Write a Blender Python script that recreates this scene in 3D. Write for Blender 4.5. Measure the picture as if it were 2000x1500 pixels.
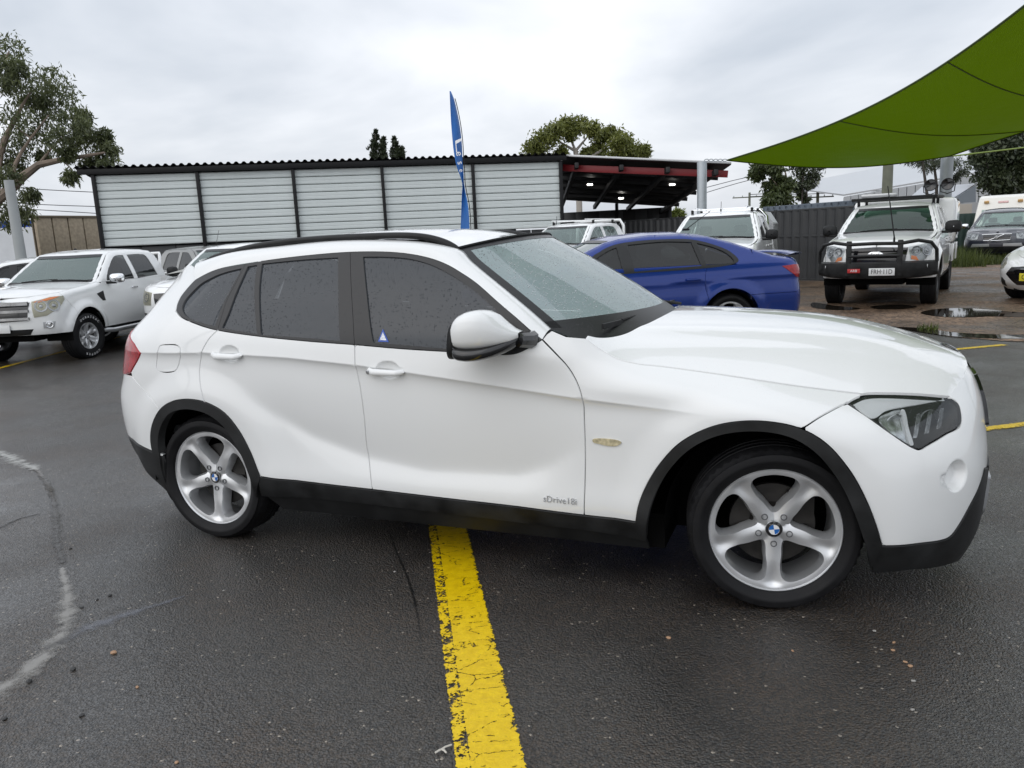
import bpy, bmesh, math, random
import numpy as np
from mathutils import Vector, Matrix
from mathutils.geometry import delaunay_2d_cdt
random.seed(7); rng = np.random.default_rng(7)
for o in list(bpy.data.objects): bpy.data.objects.remove(o)
scene = bpy.context.scene
R_ = math.radians

# ---------------------------------------------------------------- camera
CAM_F = 1509.708                                  # focal length in photo pixels (photo 2000 x 1500)
CAM_P = np.array([2.91477, -3.82103, 1.47999])
CAM_YPR = (-0.388281, 0.186833, -0.045150)       # yaw, pitch down, roll
def cam_matrix():
    y, p, r = CAM_YPR
    fwd = np.array([math.sin(y)*math.cos(p), math.cos(y)*math.cos(p), -math.sin(p)])
    right = np.array([math.cos(y), -math.sin(y), 0.0]); up = np.cross(right, fwd)
    r2 = right*math.cos(r) + up*math.sin(r); u2 = -right*math.sin(r) + up*math.cos(r)
    return np.array([r2, -u2, fwd])
CM = cam_matrix()
cd = bpy.data.cameras.new('camera'); cam = bpy.data.objects.new('camera', cd)
scene.collection.objects.link(cam); scene.camera = cam
cd.sensor_width = 36; cd.lens = CAM_F/2000*36; cd.clip_start = .05; cd.clip_end = 3000
mw = Matrix.Identity(4)
for i in range(3):
    mw[i][0] = CM[0][i]; mw[i][1] = -CM[1][i]; mw[i][2] = -CM[2][i]; mw[i][3] = CAM_P[i]
cam.matrix_world = mw
def ray(px, py): return CM.T @ np.array([(px-1000)/CAM_F, (py-750)/CAM_F, 1.0])
def unp(px, py, axis, val):                      # pixel -> point on a plane (axis = val)
    d = ray(px, py); t = (val-CAM_P[axis])/d[axis]; return CAM_P + t*d
def gnd(px, py, z=0.0): return unp(px, py, 2, z)
def at_depth(px, py, dist):                      # pixel -> point at a forward depth (m)
    return CAM_P + ray(px, py)*dist
def proj(P):
    q = (np.asarray(P)-CAM_P) @ CM.T
    return np.stack([1000+CAM_F*q[..., 0]/q[..., 2], 750+CAM_F*q[..., 1]/q[..., 2]], -1)

# ---------------------------------------------------------------- sky, sun, exposure
SUN_EL, SUN_AZ = R_(40), R_(208)                 # azimuth: direction the light comes from, clockwise from +Y
world = bpy.data.worlds.new('World'); scene.world = world; world.use_nodes = True
nt = world.node_tree; N = nt.nodes; L = nt.links; N.clear()
def nd(t, **k):
    n = N.new(t)
    for a, b in k.items(): setattr(n, a, b)
    return n
w_out = nd('ShaderNodeOutputWorld'); bg = nd('ShaderNodeBackground'); bg2 = nd('ShaderNodeBackground'); add = nd('ShaderNodeAddShader')
sky = nd('ShaderNodeTexSky', sky_type='NISHITA', sun_disc=False, sun_elevation=SUN_EL, sun_rotation=SUN_AZ)
sky.air_density = 1.0; sky.dust_density = 4.0
L.new(sky.outputs[0], bg.inputs[0]); bg.inputs[1].default_value = 0.012
tc = nd('ShaderNodeTexCoord'); sep = nd('ShaderNodeSeparateXYZ'); L.new(tc.outputs['Generated'], sep.inputs[0])
# overcast layer: brighter towards the zenith, soft cloud mottling on a flat cloud deck
mx = nd('ShaderNodeMath', operation='MAXIMUM'); L.new(sep.outputs[2], mx.inputs[0]); mx.inputs[1].default_value = 0.0
adh = nd('ShaderNodeMath', operation='ADD'); L.new(mx.outputs[0], adh.inputs[0]); adh.inputs[1].default_value = .32
dv = nd('ShaderNodeVectorMath', operation='DIVIDE'); cmb = nd('ShaderNodeCombineXYZ')
for i in range(3): L.new(adh.outputs[0], cmb.inputs[i])
L.new(tc.outputs['Generated'], dv.inputs[0]); L.new(cmb.outputs[0], dv.inputs[1])
n1 = nd('ShaderNodeTexNoise'); n1.inputs['Scale'].default_value = 1.5; n1.inputs['Detail'].default_value = 5; n1.inputs['Roughness'].default_value = .5; n1.inputs['Distortion'].default_value = .3
L.new(dv.outputs[0], n1.inputs['Vector'])
cr = nd('ShaderNodeValToRGB'); cr.color_ramp.elements[0].position = .30; cr.color_ramp.elements[1].position = .68
cr.color_ramp.elements[0].color = (.54, .585, .65, 1); cr.color_ramp.elements[1].color = (.92, .94, .98, 1)
L.new(n1.outputs['Fac'], cr.inputs[0])
gr = nd('ShaderNodeMapRange'); gr.inputs[1].default_value = 0.0; gr.inputs[2].default_value = 1.0; gr.inputs[3].default_value = 0.86; gr.inputs[4].default_value = 1.30
L.new(sep.outputs[2], gr.inputs[0])
L.new(cr.outputs[0], bg2.inputs[0]); L.new(gr.outputs[0], bg2.inputs[1])
L.new(bg.outputs[0], add.inputs[0]); L.new(bg2.outputs[0], add.inputs[1]); L.new(add.outputs[0], w_out.inputs[0])
sl = bpy.data.lights.new('sun', 'SUN'); sl.energy = 0.65; sl.angle = R_(80); sl.color = (1, .985, .965)
so = bpy.data.objects.new('sun', sl); scene.collection.objects.link(so)
sd = Vector((math.sin(SUN_AZ)*math.cos(SUN_EL), math.cos(SUN_AZ)*math.cos(SUN_EL), math.sin(SUN_EL)))
so.rotation_euler = sd.to_track_quat('Z', 'Y').to_euler(); so.location = (0, 0, 30)
vs = scene.view_settings; vs.view_transform = 'Standard'; vs.look = 'None'; vs.exposure = 0.2; vs.gamma = 1
scene.render.engine = 'CYCLES'
scene.cycles.max_bounces = 6; scene.cycles.diffuse_bounces = 3; scene.cycles.glossy_bounces = 4; scene.cycles.transparent_max_bounces = 10

# ---------------------------------------------------------------- materials
MATS = {}
def mat(name, col=(.5, .5, .5), rough=.5, metal=0, coat=0, spec=.5, noise=None, bump=None, trans=0, emit=None, coatr=.03):
    """noise=(scale, amount): value mottling; bump=(scale, strength)"""
    if name in MATS: return MATS[name]
    m = bpy.data.materials.new(name); m.use_nodes = True; MATS[name] = m
    t = m.node_tree; b = t.nodes['Principled BSDF']
    b.inputs['Base Color'].default_value = (*col, 1); b.inputs['Roughness'].default_value = rough; b.inputs['Metallic'].default_value = metal
    b.inputs['Coat Weight'].default_value = coat; b.inputs['Coat Roughness'].default_value = coatr; b.inputs['Specular IOR Level'].default_value = spec
    b.inputs['Transmission Weight'].default_value = trans
    if emit: b.inputs['Emission Color'].default_value = (*emit[0], 1); b.inputs['Emission Strength'].default_value = emit[1]
    co = t.nodes.new('ShaderNodeTexCoord')
    if noise:
        n = t.nodes.new('ShaderNodeTexNoise'); n.inputs['Scale'].default_value = noise[0]; n.inputs['Detail'].default_value = 6
        t.links.new(co.outputs['Object'], n.inputs['Vector'])
        mr = t.nodes.new('ShaderNodeMapRange'); mr.inputs[1].default_value = .3; mr.inputs[2].default_value = .7
        mr.inputs[3].default_value = 1-noise[1]; mr.inputs[4].default_value = 1+noise[1]
        t.links.new(n.outputs['Fac'], mr.inputs[0])
        mm = t.nodes.new('ShaderNodeVectorMath'); mm.operation = 'SCALE'; mm.inputs[0].default_value = col
        t.links.new(mr.outputs[0], mm.inputs['Scale']); t.links.new(mm.outputs[0], b.inputs['Base Color'])
        rr = t.nodes.new('ShaderNodeMapRange'); rr.inputs[1].default_value = .3; rr.inputs[2].default_value = .7
        rr.inputs[3].default_value = max(0, rough*.8); rr.inputs[4].default_value = min(1, rough*1.2)
        t.links.new(n.outputs['Fac'], rr.inputs[0]); t.links.new(rr.outputs[0], b.inputs['Roughness'])
    if bump:
        n = t.nodes.new('ShaderNodeTexNoise'); n.inputs['Scale'].default_value = bump[0]; n.inputs['Detail'].default_value = 4
        t.links.new(co.outputs['Object'], n.inputs['Vector'])
        bp = t.nodes.new('ShaderNodeBump'); bp.inputs['Strength'].default_value = bump[1]; bp.inputs['Distance'].default_value = .01
        t.links.new(n.outputs['Fac'], bp.inputs['Height']); t.links.new(bp.outputs[0], b.inputs['Normal'])
    return m
def add_drops(m, scale=140, strength=.5, dens=.30, upward=False, coat=True):
    """rain beads: round voronoi domes as fine relief (denser on surfaces that face up)"""
    t = m.node_tree; b = t.nodes['Principled BSDF']; co = t.nodes.new('ShaderNodeTexCoord')
    v = t.nodes.new('ShaderNodeTexVoronoi'); v.inputs['Scale'].default_value = scale; t.links.new(co.outputs['Object'], v.inputs['Vector'])
    s = t.nodes.new('ShaderNodeSeparateColor'); t.links.new(v.outputs['Color'], s.inputs[0])
    rad = t.nodes.new('ShaderNodeMapRange'); rad.inputs[1].default_value = 1-dens; rad.inputs[2].default_value = 1; rad.inputs[3].default_value = .0; rad.inputs[4].default_value = .42
    t.links.new(s.outputs[0], rad.inputs[0])
    sb = t.nodes.new('ShaderNodeMath'); sb.operation = 'SUBTRACT'; t.links.new(rad.outputs[0], sb.inputs[0]); t.links.new(v.outputs['Distance'], sb.inputs[1])
    mxx = t.nodes.new('ShaderNodeMath'); mxx.operation = 'MAXIMUM'; mxx.inputs[1].default_value = 0; t.links.new(sb.outputs[0], mxx.inputs[0])
    sq = t.nodes.new('ShaderNodeMath'); sq.operation = 'SQRT'; t.links.new(mxx.outputs[0], sq.inputs[0])
    h = sq.outputs[0]
    if upward:
        g = t.nodes.new('ShaderNodeNewGeometry'); sz = t.nodes.new('ShaderNodeSeparateXYZ'); t.links.new(g.outputs['Normal'], sz.inputs[0])
        mr = t.nodes.new('ShaderNodeMapRange'); mr.inputs[1].default_value = .25; mr.inputs[2].default_value = .8; mr.inputs[3].default_value = .06; mr.inputs[4].default_value = 1
        t.links.new(sz.outputs[2], mr.inputs[0]); ml = t.nodes.new('ShaderNodeMath'); ml.operation = 'MULTIPLY'
        t.links.new(h, ml.inputs[0]); t.links.new(mr.outputs[0], ml.inputs[1]); h = ml.outputs[0]
    bp = t.nodes.new('ShaderNodeBump'); bp.inputs['Strength'].default_value = strength; bp.inputs['Distance'].default_value = .004
    t.links.new(h, bp.inputs['Height'])
    if coat: t.links.new(bp.outputs[0], b.inputs['Coat Normal'])
    if not coat or upward is False: t.links.new(bp.outputs[0], b.inputs['Normal'])
    return m

def glass_mat(name, tint, rough=.02, ior=1.5, drops=None, film=0.0, filmcol=(.5, .55, .55)):
    """car glass: fresnel reflection over a tinted, see-through pane (+ optional pale film: wetness, and reflected sky put into its colour)"""
    if name in MATS: return MATS[name]
    m = bpy.data.materials.new(name); m.use_nodes = True; MATS[name] = m
    t = m.node_tree; t.nodes.clear(); nn = t.nodes.new
    out = nn('ShaderNodeOutputMaterial'); tr = nn('ShaderNodeBsdfTransparent'); tr.inputs[0].default_value = (*tint, 1)
    gl = nn('ShaderNodeBsdfGlossy'); gl.inputs['Roughness'].default_value = rough; gl.inputs[0].default_value = (1, 1, 1, 1)
    fr = nn('ShaderNodeFresnel'); fr.inputs[0].default_value = ior; mix = nn('ShaderNodeMixShader')
    base = tr.outputs[0]
    df = nn('ShaderNodeBsdfDiffuse'); df.inputs[0].default_value = (*filmcol, 1)
    co = nn('ShaderNodeTexCoord')
    if film or drops:
        m2 = nn('ShaderNodeMixShader'); m2.inputs[0].default_value = film
        t.links.new(tr.outputs[0], m2.inputs[1]); t.links.new(df.outputs[0], m2.inputs[2]); base = m2.outputs[0]
    if drops:
        sc, st, dens = drops
        v = nn('ShaderNodeTexVoronoi'); v.inputs['Scale'].default_value = sc; t.links.new(co.outputs['Object'], v.inputs['Vector'])
        s = nn('ShaderNodeSeparateColor'); t.links.new(v.outputs['Color'], s.inputs[0])
        rad = nn('ShaderNodeMapRange'); rad.inputs[1].default_value = 1-dens; rad.inputs[2].default_value = 1; rad.inputs[3].default_value = 0; rad.inputs[4].default_value = .45
        t.links.new(s.outputs[0], rad.inputs[0])
        sb = nn('ShaderNodeMath'); sb.operation = 'SUBTRACT'; t.links.new(rad.outputs[0], sb.inputs[0]); t.links.new(v.outputs['Distance'], sb.inputs[1])
        mxx = nn('ShaderNodeMath'); mxx.operation = 'MAXIMUM'; mxx.inputs[1].default_value = 0; t.links.new(sb.outputs[0], mxx.inputs[0])
        sq = nn('ShaderNodeMath'); sq.operation = 'SQRT'; t.links.new(mxx.outputs[0], sq.inputs[0])
        bp = nn('ShaderNodeBump'); bp.inputs['Strength'].default_value = st; bp.inputs['Distance'].default_value = .006
        t.links.new(sq.outputs[0], bp.inputs['Height'])
        t.links.new(bp.outputs[0], gl.inputs['Normal']); t.links.new(bp.outputs[0], fr.inputs['Normal'])
        gt = nn('ShaderNodeMath'); gt.operation = 'GREATER_THAN'; gt.inputs[1].default_value = .02; t.links.new(sb.outputs[0], gt.inputs[0])      # beads are clear, the painted film between them is pale
        fm = nn('ShaderNodeMapRange'); fm.inputs[3].default_value = film*1.25; fm.inputs[4].default_value = film*.35; t.links.new(gt.outputs[0], fm.inputs[0]); t.links.new(fm.outputs[0], m2.inputs[0])
    t.links.new(fr.outputs[0], mix.inputs[0]); t.links.new(base, mix.inputs[1]); t.links.new(gl.outputs[0], mix.inputs[2])
    t.links.new(mix.outputs[0], out.inputs[0])
    return m

M_white = add_drops(mat('white_paint', (.775, .785, .78), .28, coat=1.0), 165, .55, .55, upward=True)
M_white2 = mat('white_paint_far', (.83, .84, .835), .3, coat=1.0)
M_blue = add_drops(mat('blue_paint', (.001, .028, .22), .26, metal=.3, coat=.6), 150, .4, .4, upward=True)
M_navy = mat('navy_paint', (.012, .016, .028), .3, metal=.2, coat=1)
M_greyp = mat('grey_paint', (.20, .20, .19), .3, metal=.3, coat=1)
M_blackpl = mat('black_plastic', (.011, .0115, .012), .55, spec=.3, noise=(9, .35))
M_clad = mat('black_cladding', (.013, .0135, .014), .5, spec=.3, noise=(7, .75), bump=(600, .08))
M_gloss = mat('gloss_black', (.008, .008, .009), .12, coat=.5)
M_frame = add_drops(mat('window_trim_black', (.014, .0145, .016), .36), 170, .4, .5)
M_dark = mat('dark_void', (.004, .004, .004), .9, spec=.1)
M_gap = mat('panel_gap', (.004, .004, .004), .8, spec=.1)
M_rubber = mat('tyre_rubber', (.008, .008, .009), .6, spec=.25, noise=(14, .3), bump=(220, .08))
M_alloy = mat('silver_alloy', (.70, .71, .72), .33, metal=.75, coat=.3)
M_alloyd = mat('dark_alloy', (.16, .165, .17), .42, metal=.8)
M_steel = mat('brake_steel', (.022, .020, .018), .5, metal=.4, noise=(20, .4))
M_chrome = mat('chrome', (.8, .81, .82), .08, metal=1)
M_silver = mat('satin_silver', (.48, .49, .50), .35, metal=.7)
M_glass_side = glass_mat('tinted_glass', (.12, .125, .13), drops=(125, .55, .5), film=.065, filmcol=(.36, .44, .54))  # bluish film paints in part of the grey reflection on the wet pane
M_glass_ws = glass_mat('windscreen_glass', (.55, .62, .60), drops=(130, .8, .8), film=.42, filmcol=(.46, .57, .575))  # pale film colour brightens the wet pane in place of reflected sky
M_glass_bg = glass_mat('car_glass_wet', (.40, .50, .46), film=.24, filmcol=(.42, .56, .53))
M_glass_bgd = glass_mat('car_glass_tinted', (.10, .11, .11), film=.02)
M_glass_sail = glass_mat('car_glass_sail_reflection', (.16, .30, .22), film=.08, filmcol=(.12, .30, .20))  # green sail's reflection is painted into the tint and film colour
M_lens = glass_mat('lamp_lens', (.90, .92, .92), ior=1.45, drops=(200, .3, .35), film=.03)
M_lens_old = glass_mat('lamp_lens_aged', (.82, .80, .68), ior=1.45, film=.22, filmcol=(.72, .70, .55))
M_red = mat('red_lens', (.33, .003, .010), .2, spec=.3, coat=.5, noise=(40, .3))
M_orange = mat('amber_lens', (.62, .17, .03), .2, coat=.8)
M_yellowed = mat('side_marker_lens', (.50, .44, .28), .22, coat=.8, noise=(60, .35))
M_plate = mat('plate_white', (.72, .73, .73), .4)
M_platey = mat('plate_yellow', (.72, .62, .05), .4)
M_ink = mat('ink_black', (.01, .01, .012), .5)
M_bblue = mat('roundel_blue', (.01, .12, .42), .2, coat=.8)
M_bwhite = mat('roundel_white', (.8, .8, .8), .2, coat=.8)
M_seat = mat('seat_fabric', (.06, .06, .06), .9)
M_dash = mat('dash_plastic', (.045, .05, .05), .7)
M_liner = mat('headliner', (.35, .35, .33), .9)

# ---------------------------------------------------------------- mesh helpers
COL = scene.collection
def make_obj(name, verts, faces, m, parent=None, normals=None, smooth=True, loc=None):
    me = bpy.data.meshes.new(name)
    me.from_pydata([tuple(map(float, v)) for v in verts], [], [tuple(map(int, f)) for f in faces]); me.update()
    if smooth: me.polygons.foreach_set('use_smooth', [True]*len(me.polygons))
    if m: me.materials.append(m)
    if normals is not None: me.normals_split_custom_set_from_vertices([tuple(map(float, n)) for n in normals])
    o = bpy.data.objects.new(name, me); COL.objects.link(o)
    if parent: o.parent = parent
    if loc is not None: o.location = loc
    return o
def auto_smooth(o, ang=35):
    bm = bmesh.new(); bm.from_mesh(o.data); a = math.radians(ang)
    for e in bm.edges:
        if len(e.link_faces) == 2 and e.calc_face_angle(0) > a: e.smooth = False
    bm.to_mesh(o.data); bm.free(); return o
def empty(name, loc=(0, 0, 0), rz=0, label=None, cat=None, group=None, parent=None):
    o = bpy.data.objects.new(name, None); COL.objects.link(o); o.location = loc; o.rotation_euler = (0, 0, rz); o.empty_display_size = .2
    if parent: o.parent = parent
    return tag(o, label, cat, group)
def tag(o, label=None, cat=None, group=None, kind=None):
    if label: o['label'] = label
    if cat: o['category'] = cat
    if group: o['group'] = group
    if kind: o['kind'] = kind
    return o
class MB:
    """collects primitive pieces into one mesh"""
    def __init__(s): s.v = []; s.f = []
    def addm(s, v, f):
        k = len(s.v); s.v += [tuple(map(float, p)) for p in v]; s.f += [tuple(int(i)+k for i in q) for q in f]; return s
    def box(s, c, d, rot=None, bev=0):
        x, y, z = [q/2 for q in d]
        if bev <= 0:
            v = [(-x, -y, -z), (x, -y, -z), (x, y, -z), (-x, y, -z), (-x, -y, z), (x, -y, z), (x, y, z), (-x, y, z)]
            f = [(0, 3, 2, 1), (4, 5, 6, 7), (0, 1, 5, 4), (1, 2, 6, 5), (2, 3, 7, 6), (3, 0, 4, 7)]
        else:
            bm = bmesh.new(); bmesh.ops.create_cube(bm, size=1)
            for q in bm.verts: q.co = Vector((q.co.x*2*x, q.co.y*2*y, q.co.z*2*z))
            bmesh.ops.bevel(bm, geom=list(bm.edges), offset=min(bev, x*.9, y*.9, z*.9), segments=2, affect='EDGES', profile=.5)
            v = [tuple(q.co) for q in bm.verts]; bm.verts.index_update(); f = [[q.index for q in ff.verts] for ff in bm.faces]; bm.free()
        M = rot if rot is not None else Matrix.Identity(3)
        return s.addm([tuple(M @ Vector(p) + Vector(c)) for p in v], f)
    def tube(s, pts, r, n=8, cap=True, closed=False):
        pts = [Vector(tuple(map(float, p))) for p in pts]; rs = r if hasattr(r, '__len__') else [r]*len(pts)
        k = len(s.v); up = None; rings = []
        for i, p in enumerate(pts):
            a = pts[i-1] if (i > 0 or closed) else p; b = pts[(i+1) % len(pts)] if (i < len(pts)-1 or closed) else p
            d = (b-a).normalized()
            if up is None: up = Vector((0, 0, 1)) if abs(d.z) < .9 else Vector((1, 0, 0))
            x = d.cross(up); x.normalize(); up = x.cross(d).normalized()
            for j in range(n):
                t = 2*math.pi*j/n; s.v.append(tuple(p + (x*math.cos(t)+up*math.sin(t))*rs[i]))
        m = len(pts)
        for i in range(m if closed else m-1):
            i2 = (i+1) % m
            for j in range(n): s.f.append((k+i*n+j, k+i*n+(j+1) % n, k+i2*n+(j+1) % n, k+i2*n+j))
        if cap and not closed:
            s.f.append(tuple(k+j for j in reversed(range(n)))); s.f.append(tuple(k+(m-1)*n+j for j in range(n)))
        return s
    def lathe(s, prof, n=48, axis='y', c=(0, 0, 0), closed=False, cap=False):
        """prof: list of (radius, axial)"""
        k = len(s.v); m = len(prof)
        for r, a in prof:
            for j in range(n):
                t = 2*math.pi*j/n; q = (r*math.cos(t), a, r*math.sin(t)) if axis == 'y' else ((r*math.cos(t), r*math.sin(t), a) if axis == 'z' else (a, r*math.cos(t), r*math.sin(t)))
                s.v.append((q[0]+c[0], q[1]+c[1], q[2]+c[2]))
        for i in range(m if closed else m-1):
            i2 = (i+1) % m
            for j in range(n): s.f.append((k+i*n+j, k+i*n+(j+1) % n, k+i2*n+(j+1) % n, k+i2*n+j))
        if cap: s.f.append(tuple(k+j for j in range(n))); s.f.append(tuple(k+(m-1)*n+j for j in reversed(range(n))))
        return s
    def prism(s, poly, axis, a, b):
        """poly in the two other axes, extruded along axis from a to b"""
        n = len(poly); k = len(s.v)
        for h in (a, b):
            for p in poly:
                s.v.append((h, p[0], p[1]) if axis == 0 else ((p[0], h, p[1]) if axis == 1 else (p[0], p[1], h)))
        s.f.append(tuple(k+i for i in range(n))); s.f.append(tuple(k+n+i for i in reversed(range(n))))
        for i in range(n): s.f.append((k+i, k+n+i, k+n+(i+1) % n, k+(i+1) % n))
        return s
    def build(s, name, m, parent=None, smooth=True, ang=35, loc=None, rz=None, fix=True):
        o = make_obj(name, s.v, s.f, m, parent, smooth=smooth, loc=loc)
        bm = bmesh.new(); bm.from_mesh(o.data)
        if fix: bmesh.ops.recalc_face_normals(bm, faces=bm.faces)
        if smooth:
            a = math.radians(ang)
            for e in bm.edges:
                if len(e.link_faces) == 2 and e.calc_face_angle(0) > a: e.smooth = False
        bm.to_mesh(o.data); bm.free()
        if rz is not None: o.rotation_euler = (0, 0, rz)
        return o
def text_obj(name, body, size, m, parent, matrix, extrude=.002, spacing=1.0, align='CENTER', sx=1.0):
    """flat lettering turned into a mesh; matrix places its XY plane"""
    cu = bpy.data.curves.new(name, 'FONT'); cu.body = body; cu.size = size; cu.extrude = extrude; cu.align_x = align; cu.align_y = 'CENTER'; cu.space_character = spacing
    cu.resolution_u = 3
    t = bpy.data.objects.new('tmp', cu); COL.objects.link(t)
    dg = bpy.context.evaluated_depsgraph_get(); me = bpy.data.meshes.new_from_object(t.evaluated_get(dg)); bpy.data.objects.remove(t); bpy.data.curves.remove(cu)
    if sx != 1.0:
        for v in me.vertices: v.co.x *= sx
    me.materials.clear(); me.materials.append(m); me.name = name
    o = bpy.data.objects.new(name, me); COL.objects.link(o)
    if parent: o.parent = parent
    o.matrix_local = matrix
    return o
def basis(o, x, y):
    x = Vector(x).normalized(); y = Vector(y); z = x.cross(y).normalized(); y = z.cross(x)
    m = Matrix.Identity(4)
    for i in range(3): m[i][0] = x[i]; m[i][1] = y[i]; m[i][2] = z[i]; m[i][3] = o[i]
    return m
def dup(o, parent=None):
    c = o.copy(); COL.objects.link(c); c.parent = parent
    for ch in o.children: dup(ch, c)
    return c

# ---------------------------------------------------------------- 2-D polygons and splines
def resample(poly, sp, closed=True):
    P = np.array(poly, float); out = []
    n = len(P)
    for i in range(n if closed else n-1):
        a, b = P[i], P[(i+1) % n]; k = max(1, int(math.ceil(np.linalg.norm(b-a)/sp)))
        for j in range(k): out.append(a+(b-a)*j/k)
    if not closed: out.append(P[-1])
    return np.array(out)
def smooth_poly(pts, sp=.012, closed=True, sharp=()):
    """Catmull-Rom through pts; indices in sharp stay corners"""
    P = [np.array(p, float) for p in pts]; n = len(P); out = []
    for i in range(n if closed else n-1):
        p1, p2 = P[i], P[(i+1) % n]
        p0 = P[(i-1) % n] if (closed or i > 0) else p1*2-p2
        p3 = P[(i+2) % n] if (closed or i+2 < n) else p2*2-p1
        if i in sharp: p0 = p1*2-p2
        if (i+1) % n in sharp: p3 = p2*2-p1
        d = np.linalg.norm(p2-p1); k = max(1, int(math.ceil(d/sp)))
        t0 = max(np.linalg.norm(p1-p0), 1e-6)**.5; t1 = max(d, 1e-6)**.5; t2 = max(np.linalg.norm(p3-p2), 1e-6)**.5
        m1 = t1*((p1-p0)/t0-(p2-p0)/(t0+t1)+(p2-p1)/t1); m2 = t1*((p2-p1)/t1-(p3-p1)/(t1+t2)+(p3-p2)/t2)
        for j in range(k):
            t = j/k; out.append((2*t**3-3*t**2+1)*p1+(t**3-2*t**2+t)*m1+(-2*t**3+3*t**2)*p2+(t**3-t**2)*m2)
    if not closed: out.append(P[-1])
    return np.array(out)
def area(P):
    x, y = P[:, 0], P[:, 1]; return .5*np.sum(x*np.roll(y, -1)-np.roll(x, -1)*y)
def inset_poly(P, d):
    if d == 0: return P
    if area(P) < 0: P = P[::-1]
    e = np.roll(P, -1, 0)-P; l = np.linalg.norm(e, axis=1, keepdims=True); e = e/np.maximum(l, 1e-9); nrm = np.stack([-e[:, 1], e[:, 0]], 1)
    a = nrm+np.roll(nrm, 1, 0); k = np.sum(a*a, 1, keepdims=True)/2; a = a/np.maximum(k, .35)
    return P+a*d
def inside(P, q):
    x, y = q[:, 0], q[:, 1]; r = np.zeros(len(q), bool); n = len(P)
    for i in range(n):
        x1, y1 = P[i]; x2, y2 = P[(i+1) % n]
        if y1 == y2: continue
        c = ((y1 > y) != (y2 > y)) & (x < (x2-x1)*(y-y1)/(y2-y1)+x1); r ^= c
    return r
def dist_poly(P, q):
    d = np.full(len(q), 1e9)
    for i in range(len(P)):
        a, b = P[i], P[(i+1) % len(P)]; ab = b-a; t = np.clip(((q-a)@ab)/max(ab@ab, 1e-12), 0, 1)
        d = np.minimum(d, np.linalg.norm(q-(a+t[:, None]*ab), axis=1))
    return d
def fill(poly, holes=(), sp=(.03, .03), extra=None, gy=None):
    """2-D triangulation of a polygon with interior grid points -> (points, tris, boundary loops)"""
    if area(poly) < 0: poly = poly[::-1]
    loops = [poly]+[h if area(h) < 0 else h[::-1] for h in holes]
    mn, mxx = poly.min(0), poly.max(0)
    gx = np.arange(mn[0]-sp[0]*.5, mxx[0]+sp[0], sp[0]); gy = np.arange(mn[1]-sp[1]*.5, mxx[1]+sp[1], sp[1]) if gy is None else gy[(gy > mn[1]) & (gy < mxx[1])]
    G = np.stack(np.meshgrid(gx, gy), -1).reshape(-1, 2)
    if extra is not None and len(extra):
        e0, e1 = extra.min(0), extra.max(0); G = G[~np.all((G > e0-.004) & (G < e1+.004), axis=1)]; G = np.concatenate([G, extra])
    ok = inside(poly, G)
    for h in holes: ok &= ~inside(h, G)
    G = G[ok]
    if len(G):
        ok = np.ones(len(G), bool)
        for l in loops: ok &= dist_poly(l, G) > .35*min(sp)
        G = G[ok]
    pts = []; edges = []; li = []
    for l in loops:
        k = len(pts); n = len(l); pts += [tuple(p) for p in l]; edges += [(k+i, k+(i+1) % n) for i in range(n)]; li.append(list(range(k, k+n)))
    pts += [tuple(p) for p in G]
    v, e, f, ov, oe, of = delaunay_2d_cdt([Vector(p) for p in pts], edges, [], 0, 1e-6)
    V = np.array([tuple(q) for q in v]); T = np.array([t for t in f if len(t) == 3])
    c = V[T].mean(1); ok = inside(poly, c)
    for h in holes: ok &= ~inside(h, c)
    T = T[ok]
    mp = {}
    for i, o in enumerate(ov):
        for q in o: mp[q] = i
    return V, T, [[mp.get(i, i) for i in l] for l in li]
def nat_spline_basis(t):
    """matrix M: second derivatives = M @ values (natural cubic spline)"""
    n = len(t); A = np.zeros((n, n)); B = np.zeros((n, n)); A[0, 0] = A[-1, -1] = 1; h = np.diff(t)
    for i in range(1, n-1):
        A[i, i-1] = h[i-1]; A[i, i] = 2*(h[i-1]+h[i]); A[i, i+1] = h[i]
        B[i, i-1] = 6/h[i-1]; B[i, i] = -6/h[i-1]-6/h[i]; B[i, i+1] = 6/h[i]
    return np.linalg.solve(A, B)
def spline_w(t, M, q):
    """weights (len(q), len(t)) of the natural cubic spline, linear outside"""
    q = np.asarray(q, float); i = np.clip(np.searchsorted(t, q)-1, 0, len(t)-2); h = t[i+1]-t[i]
    qc = np.clip(q, t[0], t[-1]); a = (t[i+1]-qc)/h; b = (qc-t[i])/h; n = len(t); I = np.eye(n)
    W = a[:, None]*I[i]+b[:, None]*I[i+1]+((a**3-a)*h*h/6)[:, None]*M[i]+((b**3-b)*h*h/6)[:, None]*M[i+1]
    return W
def sstep(a, b, x):
    t = np.clip((np.asarray(x, float)-a)/(b-a), 0, 1); return t*t*(3-2*t)
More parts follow.
